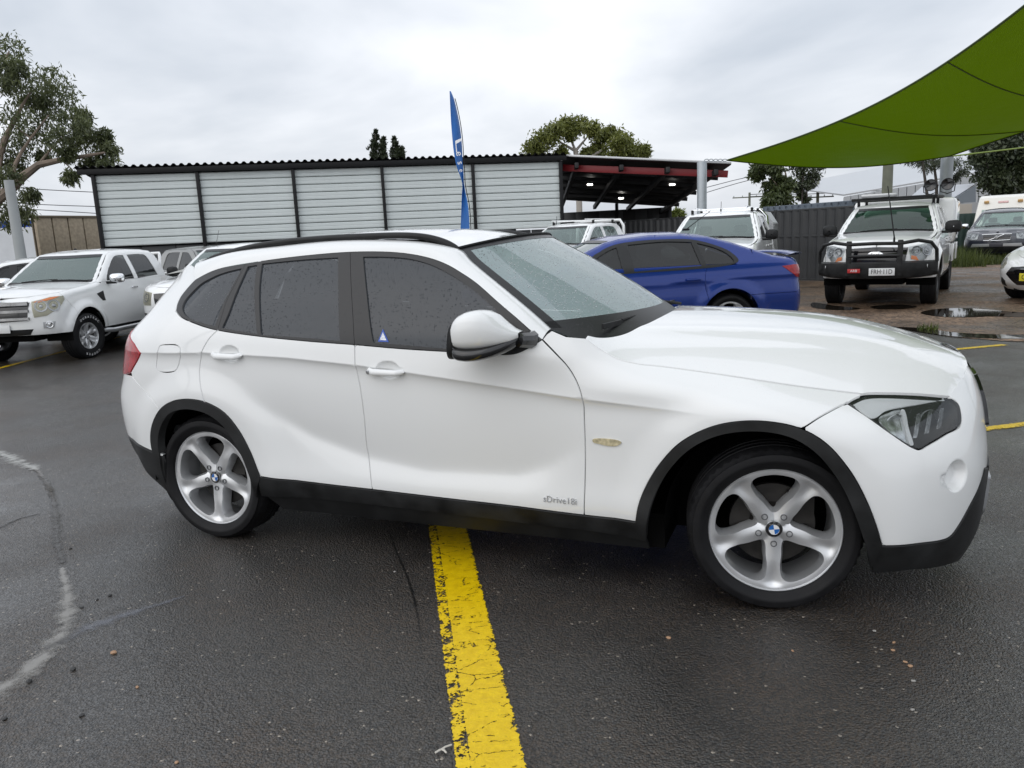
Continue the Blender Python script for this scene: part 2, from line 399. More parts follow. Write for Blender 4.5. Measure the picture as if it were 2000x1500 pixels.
# ---------------------------------------------------------------- car body shells
class Shell:
    """right-hand body side as a lofted sheet P(u, z): waterline contours from rear centre to front centre.
    local frame: x forward, right side at y < 0, z up. side=+1 mirrors."""
    def __init__(s, levels, contours, disp=None, ref=5):
        s.z = np.array(levels, float); C = np.array(contours, float); s.C = C
        d = np.linalg.norm(np.diff(C[ref], axis=0), axis=1); s.u = np.concatenate([[0], np.cumsum(d)])
        s.Mu = nat_spline_basis(s.u); s.Mz = nat_spline_basis(s.z); s.disp = disp; s.pixgrid = None; s.shear = None; s.gy = None; s.cache = {}; s.uxc = {}
    def raw(s, u, z):
        u = np.asarray(u, float).ravel(); z = np.asarray(z, float).ravel()
        Wu = spline_w(s.u, s.Mu, u); Wz = spline_w(s.z, s.Mz, z)
        x = np.einsum('nj,ni,ji->n', Wz, Wu, s.C[:, :, 0]); w = np.einsum('nj,ni,ji->n', Wz, Wu, s.C[:, :, 1])
        return x, w
    def P(s, u, z, off=0.0):
        x, w = s.raw(u, z); z = np.asarray(z, float).ravel()
        if s.disp is not None:
            dn = s.disp(x, z)
            x2, w2 = s.raw(np.asarray(u, float).ravel()+.004, z); tx, tw = x2-x, w2-w; l = np.hypot(tx, tw)+1e-9
            x = x + dn*(-tw/l); w = w + dn*(tx/l)
        p = np.stack([x, -w, z], 1)
        if off is not None and np.any(np.asarray(off) != 0): p = p + s.N(u, z)*np.asarray(off).reshape(-1, 1)
        return p
    def N(s, u, z):
        u = np.asarray(u, float).ravel(); z = np.asarray(z, float).ravel(); e = .003
        du = s.P(u+e, z)-s.P(u-e, z); dz = s.P(u, z+e)-s.P(u, z-e)
        n = np.cross(du, dz); return n/(np.linalg.norm(n, axis=1, keepdims=True)+1e-12)
    def grid(s):
        if s.pixgrid is None:
            gu = np.linspace(0, s.u[-1], 420); gz = np.linspace(s.z[0], s.z[-1], 130)
            U, Z = np.meshgrid(gu, gz); U, Z = U.ravel(), Z.ravel(); p = s.P(U, Z); n = s.N(U, Z)
            fr = np.sum(n*(CAM_P-p), 1) > 0
            s.pixgrid = (U, Z, np.where(fr[:, None], proj(p), 1e6))
        return s.pixgrid
    def pix(s, pts):
        """photo pixels -> (u, z) on the sheet (the car stands at the world origin)"""
        U, Z, Q = s.grid(); out = []
        for (px, py) in pts:
            i = np.argmin(((Q-np.array([px, py]))**2).sum(1)); u, z = U[i], Z[i]
            for _ in range(8):
                q0 = proj(s.P([u], [z]))[0]; qu = proj(s.P([u+.002], [z]))[0]; qz = proj(s.P([u], [z+.002]))[0]
                J = np.stack([(qu-q0)/.002, (qz-q0)/.002], 1); r = np.array([px, py])-q0
                if abs(np.linalg.det(J)) < 1e3: break
                d = np.linalg.solve(J, r); d = np.clip(d, -.05, .05); u += d[0]; z += d[1]
                u = min(max(u, 0), s.u[-1]); z = min(max(z, s.z[0]), s.z[-1])
            out.append((u, z))
        return np.array(out)
    def ux(s, pts):
        """(x, z) -> (u, z)"""
        out = []; g = np.linspace(0, s.u[-1], 500)
        cache = s.uxc
        for x, z in pts:
            k = round(float(z), 2)
            if k not in cache: cache[k] = s.P(g, np.full(500, k))[:, 0]
            xs = cache[k]; i = int(np.argmax(xs >= x)) if xs.max() >= x else 499
            if i == 0: out.append((0 if xs[0] >= x else g[-1], z)); continue
            t = (x-xs[i-1])/max(xs[i]-xs[i-1], 1e-6); out.append((g[i-1]+(g[1]-g[0])*min(max(t, 0), 1), z))
        return np.array(out)
    def uw(s, pts, front=True):
        """(half-width w, z) on the front or rear face -> (u, z)"""
        out = []; h = s.u[-1]
        for w, z in pts:
            g = np.linspace(h*.62, h, 300) if front else np.linspace(h*.38, 0, 300)
            ws = -s.P(g, np.full(300, z))[:, 1]; i = int(np.argmax(ws <= w)) if ws.min() <= w else 299
            out.append((g[i], z))
        return np.array(out)
    def panel(s, name, poly, m, parent, side=-1, off=0.0, inset=.0030, skirt=.014, sp=(.035, .014), holes=(), extra=None, bsp=.014):
        """cut a panel out of the sheet: polygon in (u, z), edges turned in by skirt"""
        key = (np.round(np.array(poly, float), 5).tobytes(), tuple(np.round(np.array(h, float), 5).tobytes() for h in holes), off, inset, skirt, sp, bsp, None if extra is None else len(extra))
        mk = key+(side, m.name)
        if mk in s.cache:
            o = bpy.data.objects.new(name, s.cache[mk]); COL.objects.link(o); o.parent = parent; return o
        if key in s.cache: V, T, loops, p, n = s.cache[key]
        else:
            V, T, loops, p, n = s.cut(poly, off, inset, sp, holes, extra, bsp); s.cache[key] = (V, T, loops, p, n)
        if side > 0: p = p*[1, -1, 1]; n = n*[1, -1, 1]; T = T[:, ::-1]
        o = s.finish(name, p, n, T, loops, skirt, side, m, parent); s.cache[mk] = o.data; return o
    def cut(s, poly, off, inset, sp, holes, extra, bsp):
        poly = resample(np.array(poly), bsp); poly = inset_poly(poly, inset)
        hs = [inset_poly(resample(np.array(h), bsp), -inset) for h in holes]
        if s.shear is not None:                    # mesh rows follow the body crease
            def sh_(q, k): q = np.array(q, float); q[:, 1] = q[:, 1]-k*s.shear(q[:, 0]); return q
            V, T, loops = fill(sh_(poly, 1), [sh_(h, 1) for h in hs], sp, sh_(extra, 1) if extra is not None else None, s.gy); V = sh_(V, -1)
        else: V, T, loops = fill(poly, hs, sp, extra)
        p = s.P(V[:, 0], V[:, 1], off); n = s.N(V[:, 0], V[:, 1])
        return V, T, loops, p, n
    def finish(s, name, p, n, T, loops, skirt, side, m, parent):
        fn = np.cross(p[T[:, 1]]-p[T[:, 0]], p[T[:, 2]]-p[T[:, 0]]); bad = np.sum(fn*n[T[:, 0]], 1) < 0; T = T.copy(); T[bad] = T[bad][:, ::-1]
        verts = list(p); nor = list(n); faces = [tuple(t) for t in T]
        if skirt:
            for lp in loops:
                k = len(verts); c = p[lp]; q = c - n[lp]*skirt; ed = np.roll(c, -1, 0)-np.roll(c, 1, 0); sn = np.cross(ed, n[lp])
                sn /= (np.linalg.norm(sn, axis=1, keepdims=True)+1e-9)
                if side > 0: sn = -sn
                sn = sn*.8+n[lp]*.6; sn /= np.linalg.norm(sn, axis=1, keepdims=True)
                verts += list(c)+list(q); nor += list(sn)*2; m_ = len(lp)
                for i in range(m_):
                    j = (i+1) % m_; f = (k+i, k+m_+i, k+m_+j, k+j); faces.append(f if side < 0 else f[::-1])
        return make_obj(name, verts, faces, m, parent, normals=nor)

def loft(name, rows, m, parent, closed=False, flip=False, cols_closed=False):
    """grid of points rows x cols"""
    A = np.array(rows, float); r, c, _ = A.shape; f = []
    for i in range(r if closed else r-1):
        for j in range(c if cols_closed else c-1):
            a = (i*c+j, i*c+(j+1) % c, ((i+1) % r)*c+(j+1) % c, ((i+1) % r)*c+j); f.append(a[::-1] if flip else a)
    return make_obj(name, A.reshape(-1, 3), f, m, parent)
def field_panel(name, poly, fz, m, parent, sp=(.04, .04), skirt=.012, inset=.002, off=0, bsp=.02, thick_down=True):
    """panel over a plan polygon (x, y) with height z = fz(x, y)"""
    poly = inset_poly(resample(np.array(poly), bsp), inset); V, T, loops = fill(poly, (), sp)
    e = .004; X, Y = V[:, 0], V[:, 1]; z = fz(X, Y)
    n = np.stack([-(fz(X+e, Y)-fz(X-e, Y))/(2*e), -(fz(X, Y+e)-fz(X, Y-e))/(2*e), np.ones(len(X))], 1); n /= np.linalg.norm(n, axis=1, keepdims=True)
    p = np.stack([X, Y, z], 1)+n*off
    a = p[T[0]]
    if np.cross(a[1]-a[0], a[2]-a[0])[2] < 0: T = T[:, ::-1]
    verts = list(p); nor = list(n); faces = [tuple(t) for t in T]
    if skirt:
        lp = loops[0]; k = len(verts); c = p[lp]; q = c-n[lp]*skirt; ed = np.roll(c, -1, 0)-np.roll(c, 1, 0); sn = np.cross(ed, n[lp]); sn /= np.linalg.norm(sn, axis=1, keepdims=True)+1e-9
        sn = sn*.8+n[lp]*.6; verts += list(c)+list(q); nor += list(sn)*2; m_ = len(lp)
        for i in range(m_): j = (i+1) % m_; faces.append((k+i, k+m_+i, k+m_+j, k+j))
    return make_obj(name, verts, faces, m, parent, normals=nor)

# ---------------------------------------------------------------- wheels
def rim_mesh(rr, nsp, hole, depth=.045, dish=.02, rot=-90, hub=.07):
    """alloy face: disc with nsp openings; hole = list of (r, degrees) relative to the opening's middle (fractions of rr)"""
    circ = np.array([(rr*math.cos(t), rr*math.sin(t)) for t in np.linspace(0, 2*math.pi, 96, endpoint=False)])
    holes = []; inner = []
    for k in range(nsp):
        a0 = math.radians(rot+360/nsp*(k+.5)); H = []; Hi = []
        for r, dg in hole:
            a = a0+math.radians(dg); H.append((rr*r*math.cos(a), rr*r*math.sin(a)))
        H = smooth_poly(H, .008); c = H.mean(0); holes.append(H)
        rad = np.array([math.cos(a0), math.sin(a0)]); inner.append(c+(H-c)*.90+rad*rr*.018)
    def dep(q):
        r = np.hypot(q[:, 0], q[:, 1])/rr; th = np.degrees(np.arctan2(q[:, 1], q[:, 0]))-rot
        ph = np.abs((th+180/nsp) % (360/nsp)-180/nsp)/(180/nsp)          # 0 on a spoke, 1 mid-opening
        d = dish*(1-np.clip((r-.20)/.75, 0, 1)**1.6)+.016*ph**1.5*np.exp(-((r-.45)/.35)**2)
        d = d + .011*np.exp(-(ph/.20)**2)*sstep(.50, .88, r)*(1-sstep(.90, .985, r))     # groove that forks each spoke
        return d
    V, T, loops = fill(circ, holes, (.0075, .0075))
    y = dep(V); verts = [(v[0], yy, v[1]) for v, yy in zip(V, y)]; faces = [tuple(t) for t in T]
    for H, Hi, lp in zip(holes, inner, loops[1:]):
        if area(H) > 0: H = H[::-1]; Hi = Hi[::-1]
        k = len(verts); n = len(lp)
        verts += [(V[i][0], dep(V[i:i+1])[0], V[i][1]) for i in lp]; verts += [(q[0], dep(q[None])[0]+depth*.55, q[1]) for q in Hi]; verts += [(q[0], dep(q[None])[0]+depth*1.3, q[1]) for q in Hi]
        for r_ in range(2):
            for i in range(n): j = (i+1) % n; faces.append((k+r_*n+i, k+r_*n+j, k+(r_+1)*n+j, k+(r_+1)*n+i))
    return verts, faces
WHEELS = {}
def make_wheel(kind, R, rr, width, nsp, hole, rimmat, parent, loc, side, steer=0.0, rot=-90, cap='plain', tyre_text=False, blocks=56, dish=.02):
    """wheel > tyre, rim, hub_cap, brake_disc; outer face towards side (-1: -y)"""
    w = empty('wheel', loc, parent=parent); w.rotation_euler = (0, 0, steer + (0 if side < 0 else math.pi))
    key = kind
    if key not in WHEELS:
        d = {}
        hw = width/2; nseg = blocks*2; prof = []
        # sidewall + tread profile (radius, y); outer side at -hw
        s1 = [(rr+.000, -hw+.028), (rr+.004, -hw+.012), (rr+(R-rr)*.16, -hw+.006), (rr+(R-rr)*.34, -hw-.002), (rr+(R-rr)*.40, -hw-.0055), (rr+(R-rr)*.5, -hw-.006), (rr+(R-rr)*.74, -hw-.001), (R-.018, -hw+.008), (R-.007, -hw+.018), (R-.002, -hw+.030)]
        tr = []; g = .006; ys = [-hw*.42, -hw*.05, hw*.32, hw*.62]
        y0 = -hw+.034
        for yc in ys: tr += [(R, yc-g), (R-.007, yc-g*.7), (R-.007, yc+g*.7), (R, yc+g)]
        prof = s1+tr+[(r, -y) for r, y in reversed(s1)]
        mb = MB(); mb.lathe(prof, nseg); k = 0
        V = np.array(mb.v).reshape(len(prof), nseg, 3)
        for i, (r, y) in enumerate(prof):                                # shoulder blocks
            if r > R-.02 and abs(y) > hw*.66:
                V[i, ::2] *= np.array([1-.010/R*.9, 1, 1-.010/R*.9])
        mb.v = [tuple(q) for q in V.reshape(-1, 3)]
        t = mb.build('tyre', M_rubber, None, ang=60); d['tyre'] = t
        v, f = rim_mesh(rr*.985, nsp, hole, rot=rot, dish=dish)
        ym = -hw+.022
        mb = MB(); mb.addm([(a, b+ym, c) for a, b, c in v], f)
        mb.lathe([(rr*.984, ym+.001), (rr*1.0, ym-.006), (rr*1.012, ym-.004), (rr*1.012, ym+.012)], 96)
        d['rim'] = mb.build('rim', rimmat, None, ang=28, fix=False)
        bm = bmesh.new(); bm.from_mesh(d['rim'].data); bmesh.ops.recalc_face_normals(bm, faces=bm.faces); bm.to_mesh(d['rim'].data); bm.free()
        mb = MB(); mb.lathe([(rr*.97, ym+.012), (rr*.93, ym+.06), (rr*.90, hw-.02), (rr*.99, hw)], 64)
        d['barrel'] = mb.build('barrel', rimmat if cap == 'roundel' else M_alloyd, None)
        mb = MB(); mb.lathe([(.02, .0), (rr*.66, .0), (rr*.66, .022), (.02, .022)], 48, c=(0, ym+.085, 0)); mb.lathe([(0.0, -.03), (rr*.32, -.028), (rr*.36, .0)], 32, c=(0, ym+.085, 0))
        mb.box((rr*.42, ym+.095, rr*.30), (.10, .06, .13)); d['brake_disc'] = mb.build('brake_disc', M_steel, None)
        nb = 5 if nsp in (5, 10) else 6
        mb = MB(); mb.lathe([(.0125, -.001), (.0125, -.0085), (.0095, -.0085), (.009, .004), (.0, .004)], 14); d['bolt0'] = mb.build('wheel_bolt', M_alloyd, None)
        for k in range(nb):
            if k: d['bolt%d' % k] = d['bolt0'].copy(); COL.objects.link(d['bolt%d' % k])
            a = math.radians(rot+360/nb*k); d['bolt%d' % k].location = (rr*.245*math.cos(a), ym+dish+.004, rr*.245*math.sin(a))
        capc = ym+dish-.001
        mb = MB(); mb.lathe([(.0, -.005), (.022, -.0045), (.031, -.003), (.0335, .002)], 36, c=(0, capc, 0)); d['hub_cap'] = mb.build('hub_cap', M_gloss if cap == 'roundel' else rimmat, None)
        if cap == 'roundel':
            for nm, mm, q in (('roundel_blue', M_bblue, (1, 3)), ('roundel_white', M_bwhite, (0, 2))):
                mb = MB()
                for k in q:
                    a = [math.radians(90*k+90*t/8+8) for t in range(9)]
                    vv = [(0, capc-.0062, 0)]+[(.0195*math.cos(t), capc-.0060, .0195*math.sin(t)) for t in a]
                    mb.addm(vv, [(0, i, i+1) for i in range(1, 9)])
                d[nm] = mb.build(nm, mm, None, smooth=False)
            mb = MB(); mb.lathe([(.0195, -.0065), (.0208, -.0068), (.0212, -.006)], 32, c=(0, capc, 0)); mb.lathe([(.0315, -.0035), (.0332, -.0035), (.034, -.001)], 32, c=(0, capc, 0))
            d['ring'] = mb.build('chrome_ring', M_chrome, None)
            for ch, a in (('B', 128), ('M', 90), ('W', 52)):
                ar = math.radians(a); o = Vector((.0262*math.cos(ar), capc-.0055, .0262*math.sin(ar)))
                tx = text_obj('cap_letter', ch, .0105, M_chrome, None, basis(o, (math.sin(ar), 0, -math.cos(ar)), (math.cos(ar), 0, math.sin(ar))), .0006); d['letter'+ch] = tx
        if tyre_text:
            i = 0
            for word, a0 in (('DURATRAC', 62), ('COOPER', -118)):
                for k, ch in enumerate(word):
                    a = math.radians(a0+ (3.5-k)*11 + 20); rm = rr+(R-rr)*.56
                    o = Vector((rm*math.cos(a), -hw-.0072, rm*math.sin(a)))
                    d['tt%d' % i] = text_obj('tyre_letter', ch, .055, M_bwhite, None, basis(o, (math.sin(a), 0, -math.cos(a)), (math.cos(a), 0, math.sin(a))), .0008); i += 1
        WHEELS[key] = d; first = True
    else: first = False
    d = WHEELS[key]; rimo = None
    for nm, o in d.items():
        c = o if first else o.copy()
        if not first: COL.objects.link(c)
        if nm in ('tyre', 'rim', 'barrel', 'brake_disc'): c.parent = w
        if nm == 'rim': rimo = c
        d2 = c
        if nm not in ('tyre', 'rim', 'barrel', 'brake_disc'): c.parent = w
    return w
X1_HOLE = [(.26, 0), (.48, -22), (.64, -27), (.83, -26.5), (.905, -20), (.92, 0), (.905, 20), (.83, 26.5), (.64, 27), (.48, 22)]
SIX_HOLE = [(.34, 0), (.60, -9), (.86, -16), (.90, -9), (.90, 9), (.86, 16), (.60, 9)]
TEN_HOLE = [(.36, 0), (.60, -7), (.88, -11), (.91, 0), (.88, 11), (.60, 7)]
# ================================================================ the white crossover in the foreground
M_refl2 = mat('lamp_reflector_bright', (.62, .63, .64), .18, metal=.85, noise=(35, .35))
def build_crossover():
    car = empty('crossover_car', (0, 0, 0), 0, 'white wet crossover car with black roof rails, nearest the camera, side on', 'car')
    lev = [.15, .25, .35, .45, .55, .65, .75, .82, .88, .94, 1.0, 1.06, 1.15, 1.25, 1.35, 1.45]
    rear = {.15: [(-.60, 0), (-.59, .35), (-.55, .55), (-.47, .68), (-.38, .76), (-.28, .81)],
            .25: [(-.70, 0), (-.69, .35), (-.66, .55), (-.58, .68), (-.45, .78), (-.30, .835)],
            .35: [(-.80, 0), (-.79, .35), (-.75, .56), (-.66, .69), (-.52, .79), (-.33, .85)],
            .45: [(-.85, 0), (-.84, .35), (-.80, .56), (-.71, .70), (-.55, .80), (-.34, .857)],
            .55: [(-.87, 0), (-.86, .35), (-.825, .56), (-.735, .70), (-.57, .803), (-.35, .86)],
            .65: [(-.875, 0), (-.865, .35), (-.83, .56), (-.74, .70), (-.58, .805), (-.35, .862)],
            .75: [(-.855, 0), (-.845, .35), (-.81, .56), (-.73, .695), (-.575, .80), (-.35, .862)],
            .82: [(-.82, 0), (-.81, .35), (-.78, .56), (-.705, .69), (-.565, .795), (-.35, .861)],
            .88: [(-.795, 0), (-.785, .35), (-.755, .557), (-.69, .687), (-.555, .791), (-.35, .86)],
            .94: [(-.78, 0), (-.77, .35), (-.74, .553), (-.675, .683), (-.54, .787), (-.345, .856)],
            1.0: [(-.765, 0), (-.755, .35), (-.725, .548), (-.66, .677), (-.525, .78), (-.335, .85)],
            1.06: [(-.74, 0), (-.73, .345), (-.70, .54), (-.63, .665), (-.50, .768), (-.31, .836)],
            1.15: [(-.67, 0), (-.66, .335), (-.62, .515), (-.54, .635), (-.41, .735), (-.23, .803)],
            1.25: [(-.59, 0), (-.58, .32), (-.53, .49), (-.445, .60), (-.315, .69), (-.14, .755)],
            1.35: [(-.50, 0), (-.49, .30), (-.44, .46), (-.35, .56), (-.225, .645), (-.07, .70)],
            1.45: [(-.42, 0), (-.41, .28), (-.36, .43), (-.27, .53), (-.15, .60), (-.02, .645)]}
    midw = [.80, .852, .884, .882, .880, .884, .889, .892, .893, .8915, .885, .872, .836, .789, .739, .684]
    n0x = [0, 0, 0, 0, 0, 0, 0, 0, 0, 0, 0, 0, .03, .06, .10, .14]
    n0w = [.82, .85, .875, .881, .884, .886, .888, .888, .888, .886, .878, .866, .832, .783, .730, .672]
    w20 = midw[:7]+[.889, .886, .877, .860, .832, .79, .74, .69, .64]
    w24 = midw[:6]+[.886, .880, .857, .775, .66, .58, .50, .42, .34, .28]
    w276 = [.80, .85, .882, .882, .880, .883, .880, .852, .762, .64, .55, .48, .40, .33, .27, .22]
    fr = {.15: [(3.05, .83), (3.22, .77), (3.34, .67), (3.42, .55), (3.47, .4), (3.50, .2), (3.51, 0)],
          .25: [(3.05, .855), (3.24, .80), (3.38, .68), (3.46, .56), (3.51, .4), (3.54, .2), (3.55, 0)],
          .35: [(3.05, .868), (3.25, .81), (3.39, .69), (3.475, .565), (3.525, .4), (3.555, .2), (3.565, 0)],
          .45: [(3.05, .872), (3.25, .812), (3.395, .69), (3.48, .565), (3.53, .4), (3.56, .2), (3.57, 0)],
          .55: [(3.05, .870), (3.25, .808), (3.39, .688), (3.475, .563), (3.528, .4), (3.56, .2), (3.57, 0)],
          .65: [(3.05, .862), (3.235, .795), (3.37, .675), (3.455, .555), (3.512, .4), (3.548, .2), (3.56, 0)],
          .75: [(3.05, .830), (3.20, .750), (3.33, .640), (3.425, .53), (3.49, .39), (3.53, .2), (3.54, 0)],
          .82: [(3.03, .755), (3.16, .685), (3.29, .59), (3.39, .495), (3.46, .37), (3.505, .2), (3.515, 0)],
          .88: [(3.00, .655), (3.12, .605), (3.24, .535), (3.34, .45), (3.42, .34), (3.465, .19), (3.475, 0)],
          .94: [(2.96, .54), (3.08, .50), (3.18, .45), (3.27, .38), (3.34, .29), (3.39, .16), (3.40, 0)]}
    C = []
    for i, z in enumerate(lev):
        row = list(rear[z])+[(n0x[i], n0w[i])]+[(x, midw[i]*(1 if x < 1.2 else .999)) for x in (.5, 1.0, 1.5)]+[(2.0, w20[i]), (2.4, w24[i]), (2.76, w276[i])]
        k = z if z in fr else .94; sh = max(0, z-.94)
        row += [(x-sh*1.0, w*max(.2, 1-sh*1.2)) for x, w in fr[k]]; C.append(row)
    HR, HF, HZ = 0.0, 2.745, .322
    def disp(x, z):
        zc = np.interp(x, [-.5, .09, .58, .97, 1.48, 2.0, 2.35, 2.7], [.975, .989, .973, .945, .889, .829, .797, .775])
        amp = sstep(-.75, -.1, x)*(1-sstep(2.05, 2.62, x)); d = z-zc
        lo = np.where(d < 0, -(1-np.exp(np.minimum(d, 0)/.030))*np.exp(np.minimum(d, 0)/.17), 0)*.023
        hi = np.where(d >= 0, -.10*np.maximum(d, 0)*np.exp(-np.maximum(d, 0)/.06), 0)
        o = amp*(lo+hi)
        # lower door hollow, filled out again towards the arches
        if zbl is not None:
            dz = z-np.interp(x, zbl[:, 0], zbl[:, 1]); hol = -.023*np.exp(-(np.sqrt(dz*dz+.026**2)-.026)/np.where(dz > 0, .12, .07))
            o = o+hol*sstep(.20, .62, x)*(1-sstep(1.70, 2.10, x))
        for hx in (HR, HF):                                    # soft arch flares
            r = np.hypot(x-hx+.02, (z-.34)*1.02); o = o+.020*(1-sstep(.44, .60, r))*sstep(.20, .33, z)
        for k, (hx, hz) in enumerate(handles):                 # hand recesses behind the handles
            q = ((x-hx)/.062)**2+((z-hz)/.040)**2; o = o-.016*np.clip(1-q, 0, 1)**.8
        if fogc is not None:
            fx, fz = fogc; q = np.hypot((x-fx)/.040, (z-fz)/.056); o = o-.042*(1-sstep(.66, 1.04, q))
        return o
    handles = []; fogc = None; zbl = None
    sh = Shell(lev, C, disp, ref=5)
    for p in ((447, 691), (757, 723)):
        q = sh.pix([p])[0]; P = sh.P([q[0]], [q[1]])[0]; handles.append((P[0], P[2]))
    q = sh.pix([(1869, 930)])[0]; P = sh.P([q[0]], [q[1]])[0]; fogc = (P[0], P[2])
    q = sh.pix([(470, 770), (546, 816), (605, 852), (708, 892), (830, 920), (1010, 928), (1082, 906), (1120, 880)]); zbl = np.stack([sh.P(q[:, 0], q[:, 1])[:, 0], q[:, 1]], 1)
    sh.pixgrid = None
    px = sh.pix
    gu = np.linspace(0, sh.u[-1], 300); gxx = sh.raw(gu, np.full(300, .9))[0]
    gzc = np.interp(gxx, [-.5, .09, .58, .97, 1.48, 2.0, 2.35, 2.7], [.975, .989, .973, .945, .889, .829, .797, .775])
    sh.shear = lambda u: np.interp(u, gu, gzc)
    sh.gy = np.array(sorted([k*.011 for k in range(-76, -5)]+[-.06, -.048, -.038, -.030, -.022, -.015, -.009, -.004, 0, .004, .010, .020, .035, .05]+[.05+k*.022 for k in range(1, 30)]))
    def curve(pts, sharp=(), closed=False): return smooth_poly(px(pts), .014, closed, sharp)
    # ---- master lines (photo pixels)
    dlo_top = [(344, 607), (348, 590), (357, 574), (381, 547), (420, 527.5), (474, 515.5), (546, 505), (612, 497.5), (684, 492), (750, 491.5), (795, 495), (840, 504), (876, 518), (900, 532), (932, 554), (968, 586), (1010, 622), (1036, 645), (1059, 663)]
    belt = [(344, 607), (354, 619), (375, 629), (420, 643.5), (510, 657), (600, 666), (693, 673), (786, 681), (885, 687), (984, 692.5), (1007, 690), (1032, 679), (1059, 663)]
    c_dlo = curve(dlo_top); c_belt = curve(belt, sharp=(9,))
    def line(a, b): return curve([a, b])
    cutR = [(425, 645), (408, 662), (393, 690), (390, 720), (391, 750), (395, 770), (399, 785)]
    cutB = [(693, 673), (693, 700), (698, 728), (705, 765), (712, 820), (718, 880), (724, 930), (727, 953)]
    cutF = [(1059, 663), (1085, 690), (1110, 718), (1128, 750), (1137, 780), (1141, 820), (1143, 880), (1142, 950), (1141, 1003)]
    sill_t = [(505, 930), (560, 937), (640, 946), (727, 956), (860, 972), (1000, 988), (1141, 1006), (1262, 1022)]
    archR_o = [(322, 935), (305, 900), (297, 868), (300, 826), (316, 797), (340, 783), (372, 780), (405, 787), (438, 806), (465, 838), (488, 880), (502, 915), (510, 934)]
    archF_o = [(1242, 1020), (1248, 985), (1262, 950), (1290, 905), (1330, 864), (1390, 834), (1450, 823), (1510, 825), (1565, 838), (1615, 868), (1660, 920), (1695, 985), (1712, 1030), (1722, 1066)]
    archR_i = [(336, 985), (328, 945), (316, 905), (311, 868), (316, 834), (330, 810), (352, 800), (380, 800), (410, 810), (438, 832), (462, 868), (480, 905), (494, 945), (503, 972)]
    archF_i = [(1262, 1056), (1268, 1000), (1285, 955), (1312, 912), (1350, 875), (1400, 851), (1455, 842), (1510, 845), (1556, 859), (1600, 890), (1640, 942), (1668, 1000), (1685, 1045), (1700, 1110)]
    U = lambda pts: px(pts)
    def smc(pts, sharp=()): return smooth_poly(px(pts), .014, False, sharp)
    aRo, aFo, aRi, aFi = smc(archR_o), smc(archF_o), smc(archR_i), smc(archF_i)
    sT = smc(sill_t); cR, cB, cF = smc(cutR), smc(cutB), smc(cutF)
    cat = np.concatenate
    def sub(c, a, b):
        """piece of polyline c between the points nearest to a and b (a, b in (u, z))"""
        i = int(np.argmin(((c-a)**2).sum(1))); j = int(np.argmin(((c-b)**2).sum(1)))
        return c[i:j+1] if i <= j else c[j:i+1][::-1]
    umax = sh.u[-1]
    seam = smc([(1143, 660), (1165, 677), (1205, 700), (1250, 711), (1290, 715), (1380, 727), (1480, 742), (1560, 754), (1640, 764), (1682, 769)], )
    lamp = smooth_poly(px([(1655, 788), (1672, 778), (1690, 771.5), (1740, 770), (1800, 772), (1857, 777), (1872, 788), (1878, 808), (1877, 830), (1850, 847), (1815, 868), (1796, 878), (1782, 874), (1745, 850), (1700, 818)]), .012, True, (0, 5))
    hood_front = px([(1857, 777), (1876, 752), (1886, 728)])
    tail = px([(252, 652), (263, 672), (275, 690), (268, 706), (256, 727), (247, 731)])
    for side in (-1, 1):
        K = dict(side=side)
        near = side < 0
        extra_h = []
        def refine(c, ru, rz, d=.006):
            a = np.arange(-ru, ru, d); b = np.arange(-rz, rz, d); G = np.stack(np.meshgrid(a, b), -1).reshape(-1, 2); return G+np.array(c)
        hR, hF = px([(447, 691)])[0], px([(757, 723)])[0]
        fog = px([(1869, 930)])[0]
        # ---- quarter panel: around the rear side window, arch and tail lamp, with fuel flap on the right-hand side
        tl_top = np.array([[0.0, 1.08]]); roof_z = 1.40
        cDq = sub(c_dlo, c_dlo[0], px([(381, 547)])[0])                        # window outline, rear part
        q_bot = px([(290, 800)])[0]
        bump_seam = smc([(258, 735), (275, 755), (300, 785), (312, 800)])
        quarter = cat([cR[::-1], sub(c_belt, cR[0], c_belt[0]), cDq, px([(386, 532)]), np.array([[sh.uw([(.60, 1.415)], False)[0][0], 1.415], [sh.uw([(.50, 1.40)], False)[0][0], 1.40], [sh.uw([(.50, 1.30)], False)[0][0], 1.30], [sh.uw([(.54, 1.2)], False)[0][0], 1.2], [sh.uw([(.58, 1.10)], False)[0][0], 1.10]]),
                       tail[0:3], tail[3:5], bump_seam[0:], sub(aRo, bump_seam[-1], cR[-1])])
        flap = smooth_poly(px([(312, 676), (328, 673), (346, 675), (352, 682), (350, 708), (344, 722), (336, 726), (314, 726), (306, 720), (307, 700), (309, 684)]), .010, True)
        sh.panel('quarter_panel', quarter, M_white, car, holes=[flap] if near else [], **K)
        if near:
            sh.panel('fuel_flap', flap, M_white, car, inset=.0028, **K)
        # ---- doors
        rdoor = cat([sub(c_belt, cR[0], cB[0]), cB, sub(sT, cB[-1], aRo[-1]), sub(aRo, aRo[-1], cR[-1]), cR[::-1][1:]])
        o = sh.panel('rear_door', rdoor, M_white, car, extra=refine(hR, .075, .055), **K); rd = o
        fdoor = cat([sub(c_belt, cB[0], c_belt[-1]), cF[1:], sub(sT, cF[-1], cB[-1]), cB[::-1]])
        fd = sh.panel('front_door', fdoor, M_white, car, extra=refine(hF, .075, .055), **K)
        # ---- front wing
        wing_front = smc([(1565, 838), (1600, 815), (1640, 793), (1655, 788)])
        wing = cat([cF[::-1], px([(1068, 652), (1078, 645), (1106, 657)]), seam[0:], sub(lamp, px([(1682, 771)])[0], px([(1655, 788)])[0])[::1], wing_front[::-1], sub(aFo, wing_front[0], aFo[0]), sub(sT, aFo[0], cF[-1])])
